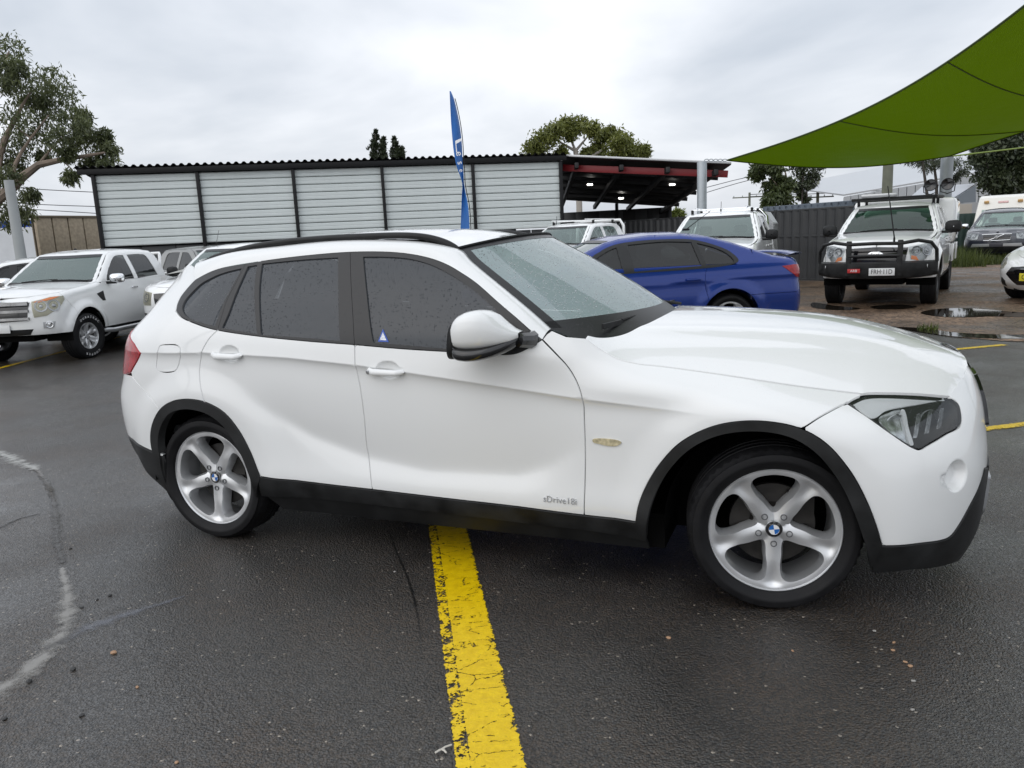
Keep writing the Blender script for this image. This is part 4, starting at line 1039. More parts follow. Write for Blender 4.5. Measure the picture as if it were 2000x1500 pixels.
# ================================================================ vehicles further back
def ground_z(x, y):
    """the lot falls gently to the left, away from the crossover"""
    return -.21*sstep(1.5, 6.2, -np.asarray(x, float))
def sstep_(a, b, x): return sstep(a, b, x)
M_refl = mat('lamp_reflector', (.30, .31, .32), .22, metal=.9)
class Veh:
    pass
SHELLS = {}
def superq(W, X, a, n, front=True):
    ph = np.radians([0, 24, 42, 57, 70, 80, 90]); c = np.cos(ph)**(2/n); s = np.sin(ph)**(2/n)
    if front: return [(X-a+a*si, W*max(ci, 0)) for si, ci in zip(s, c)]
    return [(X+a-a*si, W*max(ci, 0)) for si, ci in zip(s, c)][::-1]
def build_vehicle(S):
    """S: wb, R, lev[(z, w, x_front, x_rear)], af, ar, nf, nr, zr[(x, z)] top edge, ra arch radius, cuts, panes, paint ..."""
    v = Veh(); v.S = S
    root = empty(S['name'], S.get('loc', (0, 0, 0)), S.get('rz', 0), S['label'], S['cat'], S.get('group')); v.root = root
    paint = S['paint']; wb = S['wb']; R = S['R']; ra = S.get('ra', R+.07); zc = S.get('zc', R+.01); sill = S.get('sill', .38)
    lev = [l[0] for l in S['lev']]; C = []
    af, ar = S.get('af', .42), S.get('ar', .35)
    for z, w, xf, xr in S['lev']:
        rr_ = superq(w*.97, xr, ar, S.get('nr', 4.0), False); ff = superq(w*S.get('ftap', .97), xf, af, S.get('nf', 2.6), True)
        x0, x1 = xr+ar, xf-af
        C.append(rr_+[(x0+(x1-x0)*t, w*(1-.03*abs(2*t-1)**3)) for t in (.12, .3, .5, .7, .88)]+ff)
    ZR = np.array(S['zr'], float); ZR = ZR[np.argsort(ZR[:, 0])]
    zr = lambda x: np.interp(x, ZR[:, 0], ZR[:, 1])
    rad = S.get('rad', .06)
    def disp(x, z):
        d = np.clip(z-(zr(x)-rad), 0, rad*.999); o = -(rad-np.sqrt(rad*rad-d*d))
        for hx in (0, wb):
            r = np.hypot(x-hx, z-zc); o = o+S.get('flare', .028)*(1-sstep(ra+.02, ra+.16, r))*sstep(sill-.15, sill+.05, z)
        if 'crease' in S:
            k = np.interp(x, *S['crease']); d = z-k; o = o-.016*np.where(d < 0, (1-np.exp(np.minimum(d, 0)/.03))*np.exp(np.minimum(d, 0)/.2), 0)
        return o
    sig = repr((S['lev'], S['zr'], af, ar, S.get('nf'), S.get('nr'), S.get('ftap'), rad, ra, zc, sill, wb, S.get('flare'), S.get('crease')))
    if sig not in SHELLS: SHELLS[sig] = Shell(lev, C, disp, ref=min(3, len(lev)-1))
    sh = SHELLS[sig]; v.sh = sh; umax = sh.u[-1]
    ux = lambda pts: sh.ux(pts)
    def arc(hx, a0, a1, n=18): return [(hx+ra*math.cos(math.radians(a)), zc+ra*math.sin(math.radians(a))) for a in np.linspace(a0, a1, n)]
    def top(xa, xb, n=14, dz=-.002): return [(x, float(zr(x))+dz) for x in np.linspace(xa, xb, n)]
    cut = S['cuts']                                                # door cut x positions from front to rear: [front, B, C]
    belt = S['belt']; bz = lambda x: float(np.interp(x, [b[0] for b in belt], [b[1] for b in belt]))
    zb0 = S.get('zb', .42)                                        # bumper bottom
    lowa = math.degrees(math.asin(max(-1, min(1, (sill-zc)/ra))))
    lowf = math.degrees(math.asin(max(-1, min(1, (zb0-zc)/ra))))
    xs_front = S.get('seam_f', wb+.28); af_ang = math.degrees(math.acos(min(1, (xs_front-wb)/ra)))
    kw = dict(inset=.003, sp=(.06, .03), bsp=.025, skirt=.02)
    KK = S.get('sides', (-1, 1)); v.parts = {}
    xa = S['xa']                                                   # A-pillar base x (fender rear top)
    znose = S['znose']; xc = S.get('xc')                           # cab rear x
    for side in KK:
        P = lambda nm, poly, m, **k2: sh.panel(nm, ux(poly), m, root, side=side, **{**kw, **k2})
        fender = [(cut[0], sill)]+arc(wb, 180-lowa, af_ang)+[(xs_front+.02, S.get('zseam', .8))]+top(min(xs_front+.25, S.get('xlamp', xs_front+.25)), xa)+[(xa, bz(xa)), (cut[0], bz(cut[0])-.02)]
        P('front_wing', fender, paint)
        P('front_door', [(cut[0], sill), (cut[0], bz(cut[0])), (cut[1], bz(cut[1])), (cut[1], sill)], paint)
        if len(cut) > 2: P('rear_door', [(cut[1], sill), (cut[1], bz(cut[1])), (cut[2], bz(cut[2]))]+([(cut[2], sill)] if cut[2]-.05 > ra else arc(0, max(math.degrees(math.acos(min(1, cut[2]/ra))), lowa) if cut[2] < ra else lowa, lowa, 10)), paint)
        c = cut[-1]
        if S.get('tray') is None:
            qstart = [(c, bz(c))]
            quarter = qstart+[(x, float(min(zr(x)-.002, S['qtop'](x)))) for x in np.linspace(c, S['xr_seam'], 14)][1:]
            rz_ = S.get('zrs', .62)
            quarter += [(S['xr_seam'], rz_)]
            aa = 180-math.degrees(math.asin(max(-1, min(1, (rz_-zc)/ra)))) if rz_ < zc+ra else 90
            a_end = lowa if c >= ra else max(lowa, math.degrees(math.acos(c/ra)))
            quarter += arc(0, aa, a_end, 16)+([(c, sill)] if c >= ra else [])
            P('quarter_panel', quarter, paint)
            rb = [(S['xr_seam'], rz_)]+arc(0, aa, 180-lowf, 8)
            ubp = np.concatenate([ux(rb), np.array([[0.0, zb0], [0.0, S.get('zdeck', .95)]]), ux([(S['xr_seam'], min(float(zr(S['xr_seam'])), S.get('zdeck', .95)))])])
            sh.panel('rear_bumper', ubp, paint, root, side=side, **kw)
        elif S['tray'] == 'tub':
            tz = S['ztub']
            tub = [(xc-.03, sill), (xc-.03, tz), (S['lev'][3][3]+.06, tz), (S['lev'][3][3]+.06, .62)]+arc(0, 180-lowa, lowa, 18)
            P('tub_side', tub, paint)
            mb = MB(); xe = S['lev'][3][3]+.02; wy = S['lev'][3][1]-.06
            if side == KK[0]:
                mb.box(((xc+xe)/2, 0, tz-.30), (xc-xe-.06, 2*wy, .05)); mb.build('tub_floor', M_blackpl, root)
                mb = MB(); mb.box((xe, 0, (.62+tz)/2), (.05, 2*wy, tz-.62), bev=.015); mb.build('tailgate', paint, root)
                mb = MB(); mb.box((xe-.06, 0, .56), (.14, 1.7, .16), bev=.03); mb.build('rear_bumper', M_chrome, root)
            mb = MB(); mb.box(((xc+xe)/2, side*(wy), tz-.012), (xc-xe-.05, .07, .035), bev=.01); mb.build('tub_rail', M_blackpl, root)
        # cab side above the belt, with window openings
        if S.get('cab', True):
            xe = S['cab_rear']
            cab = [(xa, bz(xa))]+top(xa, xe, 30)+[(xe, bz(xe))]+[(x, bz(x)) for x in np.linspace(xe, xa, 12)[1:-1]]
            holes = [smooth_poly(ux(smooth_poly(p, .04, True, sp_)), .03, True, ()) if False else ux(smooth_poly(p, .03, True, sp_)) for p, sp_ in S['panes']]
            P('cab_side', cab, paint, holes=[ux(smooth_poly(S['dlo'][0], .03, True, S['dlo'][1]))] if 'dlo' in S else holes, inset=.001)
            if 'dlo' in S:                                          # black surround behind the panes
                sh.panel('window_trim', ux(smooth_poly(S['dlo'][0], .03, True, S['dlo'][1])), M_frame, root, side=side, off=.002, holes=holes, **{**kw, 'inset': .001, 'skirt': .01})
            for i, h in enumerate(holes):
                sh.panel('side_window', inset_poly(h, -.008), S.get('sglass', M_glass_bgd), root, side=side, off=-.012, **{**kw, 'inset': 0, 'skirt': 0})
        # bumper half with the nose
        a2 = arc(wb, lowf, af_ang, 10)
        fb = np.concatenate([ux(a2), ux([(xs_front+.02, S.get('zseam', .8))]), ux(top(min(xs_front+.25, S.get('xlamp', xs_front+.25)), S['xnose'], 8)), np.array([[umax, znose], [umax, zb0]])])
        if not S.get('nofront'): sh.panel('front_bumper', fb, paint, root, side=side, **kw)
        P('sill', [(wb-ra*.98, sill-.003), (ra*.98, sill-.003), (ra*.98+.02, sill-.10), (wb-ra*.98-.02, sill-.10)], S.get('sillmat', M_blackpl), off=-.012)
        for hx in (0, wb):                                         # wheel liners
            n = 20; R0 = ra-.02; pts = [(R0*math.cos(a), R0*math.sin(a)) for a in np.linspace(-.1, math.pi+.1, n)]
            wy = S['lev'][2][1]-.02; vv = [(hx+a, side*wy, zc+b) for a, b in pts]+[(hx+a, side*.45, zc+b) for a, b in pts]
            make_obj('wheel_liner', vv, [(i, i+1, n+i+1, n+i) for i in range(n-1)]+[tuple(range(n, 2*n))], M_dark, root)
        sh.panel('inner_side', ux([(wb-ra, sill+.01), (wb-ra*.8, bz(xa)-.12), (ra*.8, bz(xa)-.12), (ra, sill+.01)]), M_dark, root, side=side, off=-.035, **{**kw, 'inset': 0, 'skirt': 0, 'sp': (.2, .2)})
    # ---- top skin: bonnet, windscreen, roof, rear window
    crown = lambda x: np.interp(x, *S['crown'])
    gx = np.linspace(ZR[0, 0], ZR[-1, 0], 160); gw = []
    for x in gx:
        q = sh.ux([(x, float(zr(x)))])[0]; gw.append(-sh.P([q[0]], [q[1]])[0][1])
    gw = np.array(gw); v.gx, v.gw = gx, gw
    we = lambda x: np.interp(x, gx, gw)
    def tz(x, y): return zr(x)+crown(x)*(1-np.clip(np.abs(y)/np.maximum(we(x), .05), 0, 1.05)**2.2)
    v.tz = tz; v.we = we; v.zr = zr
    def strip(name, x0, x1, m, f0=lambda x: -we(x), f1=lambda x: we(x), bow0=0, bow1=0, **k2):
        xs = np.linspace(x0, x1, 24); a = [(x, float(f1(x))) for x in xs]; b = [(x, float(f0(x))) for x in xs[::-1]]
        e1 = [(x1+bow1*(1-(t)**2), float(f1(x1))*t if t > 0 else -float(f0(x1))*t) for t in np.linspace(1, -1, 15)[1:-1]]
        e0 = [(x0+bow0*(1-(t)**2), float(f1(x0))*t if t > 0 else -float(f0(x0))*t) for t in np.linspace(-1, 1, 15)[1:-1]]
        return field_panel(name, np.array(a+e1+b+e0), tz, m, root, sp=(.07, .07), bsp=.05, **k2)
    v.strip = strip
    T = S['top']                                                   # x positions: nose, cowl, header, roof rear, [rear glass base, deck end]
    bwc = S.get('bow', .10)
    strip('bonnet', T[1]+.02, T[0], paint, bow0=bwc*.8, bow1=S.get('nose_bow', .03))
    pl = S.get('pillar', .055)
    strip('windscreen', T[2]-.01, T[1]+.06, S.get('wglass', M_glass_bg), lambda x: -we(x)+pl, lambda x: we(x)-pl, skirt=0, inset=0, off=-.004, bow0=bwc*.7, bow1=bwc*.8)
    for sg in (-1, 1):
        strip('roof_pillar', T[2]-.03, T[1]+.03, paint, (lambda x: we(x)-pl-.004) if sg > 0 else (lambda x: -we(x)), (lambda x: we(x)) if sg > 0 else (lambda x: -we(x)+pl+.004))
    strip('roof', T[3], T[2], paint, bow1=bwc*.7)
    if len(T) > 4:
        strip('rear_window', T[4]-.02, T[3]+.0, M_glass_bgd, lambda x: -we(x)+pl, lambda x: we(x)-pl, skirt=0, inset=0, off=-.004)
        for sg in (-1, 1): strip('rear_pillar', T[4], T[3], paint, (lambda x: we(x)-pl-.004) if sg > 0 else (lambda x: -we(x)), (lambda x: we(x)) if sg > 0 else (lambda x: -we(x)+pl+.004))
    if len(T) > 5: strip('boot_lid', T[5], T[4]-.01, paint)
    mb = MB(); xs = np.linspace(-1, 1, 21)
    # windscreen print border + cowl
    ww = float(we(T[1]+.03))-pl
    rows = [[(T[1]+dx+bwc*.8*(1-s*s), s*ww, float(tz(np.array([T[1]+dx+bwc*.8*(1-s*s)]), np.array([s*ww]))[0])+.003+dz) for s in xs] for dx, dz in ((-.07, 0), (.0, .002), (.05, -.012))]
    loft('cowl', rows, M_blackpl, root)
    rows = [[(T[2]+dx+bwc*.7*(1-s*s), s*(float(we(T[2]))-pl), float(tz(np.array([T[2]+dx+bwc*.7*(1-s*s)]), np.array([s*(float(we(T[2]))-pl)]))[0])+.004) for s in xs] for dx in (-.015, .07)]
    loft('windscreen_border', rows, M_frame, root)
    for y0 in (-.45, .10):
        mb = MB(); pts = [(T[1]-.02-.06*t+bwc*.7, y0+.62*t, 0) for t in np.linspace(0, 1, 5)]
        mb.tube([(x, y, float(tz(np.array([x]), np.array([y]))[0])+.018) for x, y, _ in pts], .009, 5); mb.build('wiper', M_blackpl, root)
    # floor, cabin
    xr = S['lev'][2][3]; xf = S['lev'][2][2]
    mb = MB(); mb.box((wb/2, 0, sill-.03), (wb-2*ra, 1.5*S['lev'][2][1], .12)); mb.box(((xf+xr)/2, 0, sill-.01), (xf-xr-.35, .84, .14)); mb.build('underbody', M_dark, root)
    mb = MB(); mb.box(((T[1]+T[2])/2+.12, 0, bz(xa)-.14), (.9*(T[1]-T[2])+.1, 2*S['lev'][3][1]-.25, .12), bev=.04); mb.build('dashboard', M_dash, root)
    for y in (-.36, .36):
        mb = MB(); xs_ = S.get('xseat', cut[1]+.05); mb.box((xs_, y, bz(xa)-.22), (.16, .48, .66), Matrix.Rotation(-.2, 3, 'Y'), .05); mb.box((xs_-.08, y, bz(xa)+.20), (.09, .26, .17), Matrix.Rotation(-.15, 3, 'Y'), .04); mb.build('seat', S.get('seatmat', M_seat), root)
    mb = MB(); mb.box((xs_-.85, 0, bz(xa)-.25), (.15, 1.3, .6), Matrix.Rotation(-.2, 3, 'Y'), .05); mb.box((cut[1], 0, sill+.12), (1.9, 1.45, .04)); mb.build('cabin_floor', M_seat, root)
    # wheels
    for hx, sd in ((0, -1), (wb, -1), (0, 1), (wb, 1)):
        make_wheel(S['wheel'][0], R, S['wheel'][1], S['wheel'][2], S['wheel'][3], S['wheel'][4], S['wheel'][5], root, (hx, sd*S['track'], R-.008), sd, S.get('steer', 0) if hx else 0, tyre_text=S.get('ttext', False), dish=S.get('dish', .02), blocks=44)
    # mirrors
    mm = S.get('mirror', dict(x=xa-.18, z=bz(xa)+.09, m=M_blackpl, w=.20, h=.19))
    for sg in (-1, 1):
        wy = S['lev'][3][1]; mb = MB(); rows = []
        for dx, k in ((-.06, .94), (-.05, 1.0), (0, 1.0), (.04, .86), (.065, .55), (.075, .1)):
            rows.append([(mm['x']+dx, sg*(wy+.13+mm['w']/2*k*math.copysign(abs(math.cos(a))**.6, math.cos(a))), mm['z']+mm['h']/2*k*math.copysign(abs(math.sin(a))**.6, math.sin(a))) for a in np.linspace(0, 2*math.pi, 18, endpoint=False)])
        mo = loft('mirror', rows, mm['m'], root, cols_closed=True, flip=sg > 0)
        mb = MB(); mb.addm(rows[0], [tuple(range(18))]); mb.build('mirror_glass', M_chrome, mo)
        mb = MB(); mb.box((mm['x']+.01, sg*(wy+.02), mm['z']-mm['h']*.42), (.08, .22, .045), bev=.015); mb.build('mirror_arm', M_blackpl, mo)
    # door handles
    for k, xh in enumerate(S.get('handles', [])):
        for sg in (-1, 1):
            q = sh.ux([(xh, S['zh'])])[0]; p = sh.P([q[0]], [q[1]], .022)[0]; mb = MB(); mb.box((p[0], sg*-p[1], p[2]), (.19, .022, .034), bev=.010); mb.box((p[0]-.07, sg*-p[1]-sg*.02, p[2]), (.03, .03, .03)); mb.build('handle', S.get('handlemat', paint), root)
    # front face pieces given as (w, z) polygons
    for nm, poly, m, off, sk in S.get('face', []):
        for side in KK:
            pu = np.concatenate([sh.uw([q], True) if q[0] != 'x' else sh.ux([(q[1], q[2])]) for q in poly]); sh.panel(nm, smooth_poly(pu, .03, True, range(len(pu))), m, root, side=side, off=off, **{**kw, 'skirt': sk, 'sp': (.04, .03), 'inset': 0})
    for nm, poly, m, off in S.get('rearface', []):
        for side in KK:
            pu = np.concatenate([sh.uw([q], False) if q[0] != 'x' else sh.ux([(q[1], q[2])]) for q in poly]); sh.panel(nm, smooth_poly(pu, .03, True, range(len(pu))), m, root, side=side, off=off, **{**kw, 'skirt': .02, 'sp': (.04, .03), 'inset': 0})
    return v
def lamp_unit(v, side, poly, lensmat, off=.006, nref=1, inner=M_silver, sub=None):
    """headlight: lens panel over a housing with reflector bowls"""
    sh = v.sh; pu = np.concatenate([sh.uw([q], True) if q[0] != 'x' else sh.ux([(q[1], q[2])]) for q in poly]); pu = smooth_poly(pu, .02, True, range(len(pu)))
    l = sh.panel('headlight', pu, lensmat, v.root, side=side, off=off, inset=0, skirt=.012, sp=(.03, .03), bsp=.02)
    sh.panel('housing', inset_poly(resample(pu, .02), .004), inner, l, side=side, off=off-.005, inset=0, skirt=0, sp=(.04, .04))
    c = pu.mean(0); d = (pu[:, 0].max()-pu[:, 0].min()); hh = pu[:, 1].max()-pu[:, 1].min()
    for k in range(nref):
        u = c[0]+d*(.18*(k*2-1) if nref > 1 else .12); p = sh.P([u], [c[1]], off-.003)[0]; n = sh.N([u], [c[1]])[0]
        if side > 0: p = p*[1, -1, 1]; n = n*[1, -1, 1]
        mb = MB(); r = hh*.30; mb.lathe([(r*1.02, .0), (r*1.03, .003), (r*.98, .003), (r*.6, -.006), (r*.40, -.004), (r*.30, .002), (0, .004)], 20); rot = Vector(n).to_track_quat('Y', 'Z').to_matrix()
        mb.v = [tuple(rot @ Vector(q)+Vector(p)) for q in mb.v]; mb.build('reflector', M_refl, l)
    return l

RANGER_LEV = [(.36, .86, 3.98, -1.05), (.50, .905, 4.08, -1.14), (.70, .925, 4.11, -1.18), (.90, .925, 4.10, -1.18), (1.02, .92, 4.06, -1.18), (1.12, .912, 4.00, -1.18), (1.22, .895, 3.9, -1.18), (1.30, .878, 3.8, -1.18), (1.45, .83, 3.6, -1.18), (1.62, .765, 3.4, -1.18), (1.84, .675, 3.2, -1.18)]
def pickup_spec(**k):
    S = dict(wb=3.22, R=.388, ra=.465, zc=.40, lev=RANGER_LEV, af=.50, nf=2.5, ar=.10, nr=6, ftap=.97,
             zr=[(4.12, 1.02), (4.02, 1.075), (3.85, 1.125), (3.5, 1.175), (3.22, 1.20), (2.85, 1.235), (2.72, 1.26), (2.45, 1.445), (2.2, 1.61), (2.02, 1.715), (1.92, 1.755), (1.75, 1.785), (1.3, 1.80), (.8, 1.79), (.55, 1.765), (.46, 1.70), (.40, 1.55), (.30, 1.29), (-1.2, 1.29)],
             crown=([-1.2, .4, 1.2, 1.9, 2.05, 2.6, 2.9, 3.6, 4.1], [.0, .02, .035, .035, .06, .06, .055, .05, .02]), rad=.065,
             cuts=[2.62, 1.50, .62], belt=[(3.2, 1.20), (2.75, 1.225), (1.5, 1.215), (.5, 1.245), (.36, 1.25)], xa=2.74, cab_rear=.40, xc=.38, tray='tub', ztub=1.28,
             sill=.47, zb=.50, seam_f=3.22+.30, zseam=.88, xlamp=3.70, xnose=4.0, znose=1.02, top=[4.04, 2.74, 2.03, .50], bow=.13, nose_bow=.06,
             panes=[([(2.45, 1.265), (2.42, 1.33), (2.05, 1.60), (1.86, 1.685), (1.58, 1.70), (1.56, 1.255)], (0, 4, 5)), ([(1.45, 1.255), (1.46, 1.70), (.98, 1.70), (.80, 1.66), (.68, 1.285)], (0, 1, 4))],
             wheel=('ranger', .232, .265, 6, SIX_HOLE, M_alloy), track=.785, handles=[1.68, .80], zh=1.10, xseat=1.62, paint=M_white2, flare=.045, dish=.035)
    S.update(k); return S
def rot_to(v, x, y, deg, z=None):
    v.root.location = (x, y, float(ground_z(x, y)) if z is None else z); v.root.rotation_euler = (0, 0, math.radians(deg))

def front_plate(v, text, m_bg, x, z, w=.37, h=.13, y=0):
    mb = MB(); mb.box((x, y, z), (.012, w, h), bev=.004); p = mb.build('number_plate', m_bg, v.root)
    if text: text_obj('plate_text', text, h*.88, M_ink, p, basis(Vector((x+.008, y, z)), (0, 1, 0), (0, 0, 1)), .001, 1.0, sx=.80)
    return p

# ---- white pickup at the left with a chrome grille
def chrome_grille(v, z0, z1, w, x, bars, letters=None):
    for i in range(bars):
        z = z0+(z1-z0)*i/(bars-1); mb = MB(); rows = []
        hgt = .055 if i == bars-1 else .042; xx = x-.02*(i/(bars-1))
        for s in np.linspace(-1, 1, 17):
            px_ = xx-.055*s*s; rows.append([(px_, s*w, z-hgt/2), (px_+.018, s*w, z-hgt/2), (px_+.022, s*w, z+hgt/2), (px_, s*w, z+hgt/2)])
        g = loft('grille_bar', rows, M_chrome, v.root, cols_closed=True); auto_smooth(g)
        if letters and i == bars-1:
            for k, ch in enumerate(letters):
                y = (k-(len(letters)-1)/2)*.16
                text_obj('grille_letter', ch, .04, M_silver, v.root, basis(Vector((xx+.024-.055*(y/w)**2, y, z)), (-.11*y/w, 1, 0), (0, 0, 1)), .002)
S = pickup_spec(name='pickup_truck', label='white dual cab pickup truck with chrome grille at the left edge', cat='pickup truck', ttext=True, paint=M_white, wheel=('ranger_text', .222, .265, 6, SIX_HOLE, M_alloy), steer=R_(-8), wglass=M_glass_bg, handlemat=M_chrome,
    mirror=dict(x=2.45, z=1.30, m=M_chrome, w=.25, h=.17),
    face=[('grille', [(.50, 1.02), (0, 1.04), (0, .72), (.46, .74)], M_gloss, .004, .02), ('lower_intake', [(.52, .60), (0, .60), (0, .50), (.46, .51)], M_blackpl, .004, .02),
          ('fog_lamp_surround', [(.80, .70), (.66, .70), (.66, .60), (.78, .61)], M_silver, .005, .01), ('side_vent', [('x', 2.86, 1.06), ('x', 2.66, 1.10), ('x', 2.64, .93), ('x', 2.72, .93)], M_blackpl, .006, .01)])
vA = build_vehicle(S)
chrome_grille(vA, .77, 1.01, .50, 4.135, 3, 'FORD')
for sd in (-1, 1):
    lamp_unit(vA, sd, [(.52, 1.03), (.66, 1.06), ('x', 3.86, 1.085), ('x', 3.70, 1.09), ('x', 3.70, 1.03), ('x', 3.80, .93), (.72, .80), (.56, .78)], M_lens_old, nref=2, inner=M_silver)
    sh = vA.sh; pu = np.concatenate([sh.uw([(.54, 1.02), (.66, 1.05)], True), sh.ux([(3.85, 1.08), (3.76, 1.085), (3.85, 1.05)]), sh.uw([(.62, 1.01)], True)]); sh.panel('indicator', pu, M_orange, vA.root, side=sd, off=.009, inset=0, skirt=.004)
    mb = MB(); q = sh.uw([(.735, .655)], True)[0]; p = sh.P([q[0]], [q[1]], .012)[0]; n = sh.N([q[0]], [q[1]])[0]
    if sd > 0: p = p*[1, -1, 1]; n = n*[1, -1, 1]
    mb.lathe([(.055, .0), (.058, .012), (.048, .014), (.04, .004), (0, .008)], 20); rot = Vector(n).to_track_quat('Y', 'Z').to_matrix(); mb.v = [tuple(rot @ Vector(q_)+Vector(p)) for q_ in mb.v]; mb.build('fog_lamp', M_chrome, vA.root)
    mb = MB(); mb.tube([(2.75, sd*.86, .42), (2.6, sd*.97, .40), (.75, sd*.97, .40), (.6, sd*.86, .42)], .04, 10); mb.build('side_step', M_silver, vA.root)
    # front mirror underside stays black
mb = MB(); mb.tube([(.28, -.72, 1.28), (.10, -.66, 1.66), (-.02, -.6, 1.70), (-.02, .6, 1.70), (.10, .66, 1.66), (.28, .72, 1.28)], .032, 8); mb.build('sports_bar', M_white2, vA.root)
front_plate(vA, '', M_plate, 4.13, .62)
mb = MB(); mb.lathe([(.03, 0), (.025, .02), (.008, .028), (.0, .03)], 12, axis='z', c=(1.86, .0, 1.825)); mb.build('roof_antenna', M_blackpl, vA.root)
rot_to(vA, -10.51, 8.39, -71.7, -.21)

# ---- second white pickup, half hidden behind the crossover's tail
S = pickup_spec(name='pickup_truck', label='white pickup truck half hidden behind the rear of the white crossover', cat='pickup truck', wglass=M_glass_bg,
    face=[('grille', [(.50, 1.00), (0, 1.02), (0, .74), (.44, .76)], M_gloss, .004, .02), ('lower_intake', [(.80, .66), (0, .66), (0, .52), (.72, .53)], M_blackpl, .006, .02)])
vB = build_vehicle(S)
for sd in (-1, 1): lamp_unit(vB, sd, [(.54, 1.02), (.70, 1.04), ('x', 3.84, 1.06), ('x', 3.74, 1.05), ('x', 3.84, .86), (.76, .80), (.56, .80)], M_lens_old, nref=1)
mb = MB(); mb.tube([(1.80, -.50, 1.80), (1.79, -.50, 1.86)], .012, 6); mb.tube([(1.80, -.5, 1.84), (1.62, -.52, 2.10)], .004, 5); mb.build('roof_antenna', M_blackpl, vB.root)
rot_to(vB, -8.36, 10.53, -78.2, -.21)

# ---- utes with racks in the middle distance
def roof_rack(v, z=1.86, m=M_chrome, x0=.62, x1=1.72):
    r = empty('roof_rack', parent=v.root)
    for x in (x0, x1):
        mb = MB(); mb.tube([(x, -.60, z), (x, .60, z)], .016, 6); mb.build('cross_bar', m, r)
        for s in (-1, 1): mb = MB(); mb.box((x, s*.60, z-.045), (.07, .05, .10), bev=.012); mb.build('rack_foot', M_blackpl, r)
    for s in (-.50, .50): mb = MB(); mb.tube([(x0-.30, s, z+.03), (x1+.25, s, z+.03)], .014, 6); mb.build('side_bar', m, r)
    return r
S = pickup_spec(name='pickup_truck', label='white pickup truck with roof rack and mesh headboard behind the blue sedan, left one', cat='pickup truck', group='utes behind the blue sedan', sglass=M_glass_bg,
    face=[('grille', [(.50, 1.00), (0, 1.02), (0, .74), (.44, .76)], M_gloss, .004, .02)])
vU1 = build_vehicle(S); roof_rack(vU1, 1.87, M_white2)
mb = MB(); mb.tube([(.24, -.74, 1.2), (.20, -.72, 1.70), (.16, -.60, 1.86), (.16, .60, 1.86), (.20, .72, 1.70), (.24, .74, 1.2)], .045, 8); mb.build('headboard_hoop', M_white2, vU1.root)
mb = MB()
for k in range(9): y = -.62+.155*k; mb.tube([(.20, y-.15, 1.30), (.18, y+.15, 1.80)], .008, 4); mb.tube([(.20, y+.15, 1.30), (.18, y-.15, 1.80)], .008, 4)
mb.build('headboard_mesh', M_silver, vU1.root)['kind'] = 'stuff'
mb = MB(); mb.tube([(1.85, -.45, 1.80), (1.84, -.45, 1.86)], .014, 6); mb.tube([(1.84, -.45, 1.84), (1.80, -.45, 2.02)], .005, 5); mb.build('roof_antenna', M_blackpl, vU1.root)
for sd in (-1, 1): lamp_unit(vU1, sd, [(.54, 1.02), (.70, 1.04), ('x', 3.84, 1.06), ('x', 3.74, 1.05), ('x', 3.84, .86), (.76, .80), (.56, .80)], M_lens, nref=1)
rot_to(vU1, -2.95, 17.9, -102.6, -.03)
S = pickup_spec(name='pickup_truck', label='white tradesman ute with ribbed aluminium canopy behind the blue sedan boot', cat='pickup truck', group='utes behind the blue sedan',
    mirror=dict(x=2.42, z=1.32, m=M_blackpl, w=.24, h=.20), face=[('grille', [(.50, 1.00), (0, 1.02), (0, .74), (.44, .76)], M_gloss, .004, .02)])
vU2 = build_vehicle(S); roof_rack(vU2, 1.87, M_chrome)
for xx in (.34, .20):
    mb = MB(); mb.tube([(xx+.02, .80, 1.20), (xx, .74, 1.70), (xx-.02, .62, 1.84), (xx-.02, -.62, 1.84), (xx, -.74, 1.70), (xx+.02, -.80, 1.20)], .035, 8); mb.build('headboard_hoop', M_chrome, vU2.root)
can = empty('canopy', parent=vU2.root)
prof = [(-.88, 1.22), (-.88, 1.55), (-.72, 1.80), (.72, 1.80), (.88, 1.55), (.88, 1.22)]
mb = MB(); mb.prism(prof, 0, -1.10, .10); mb.build('canopy_shell', M_silver, can, smooth=False)
for k in range(9):
    for sd in (-1, 1):
        mb = MB(); z = 1.26+.033*k; mb.box((-.5, sd*.885, z), (1.18, .018, .018), bev=.005); mb.build('canopy_rib', M_silver, can)
mb = MB(); mb.tube([(1.85, .0, 1.82), (1.84, .0, 1.87)], .014, 6); mb.tube([(1.84, 0, 1.85), (1.80, 0, 2.02)], .005, 5); mb.build('roof_antenna', M_blackpl, vU2.root)
for sd in (-1, 1): lamp_unit(vU2, sd, [(.54, 1.02), (.70, 1.04), ('x', 3.84, 1.06), ('x', 3.74, 1.05), ('x', 3.84, .86), (.76, .80), (.56, .80)], M_lens, nref=1)
rot_to(vU2, .93, 14.75, -91.4, 0)

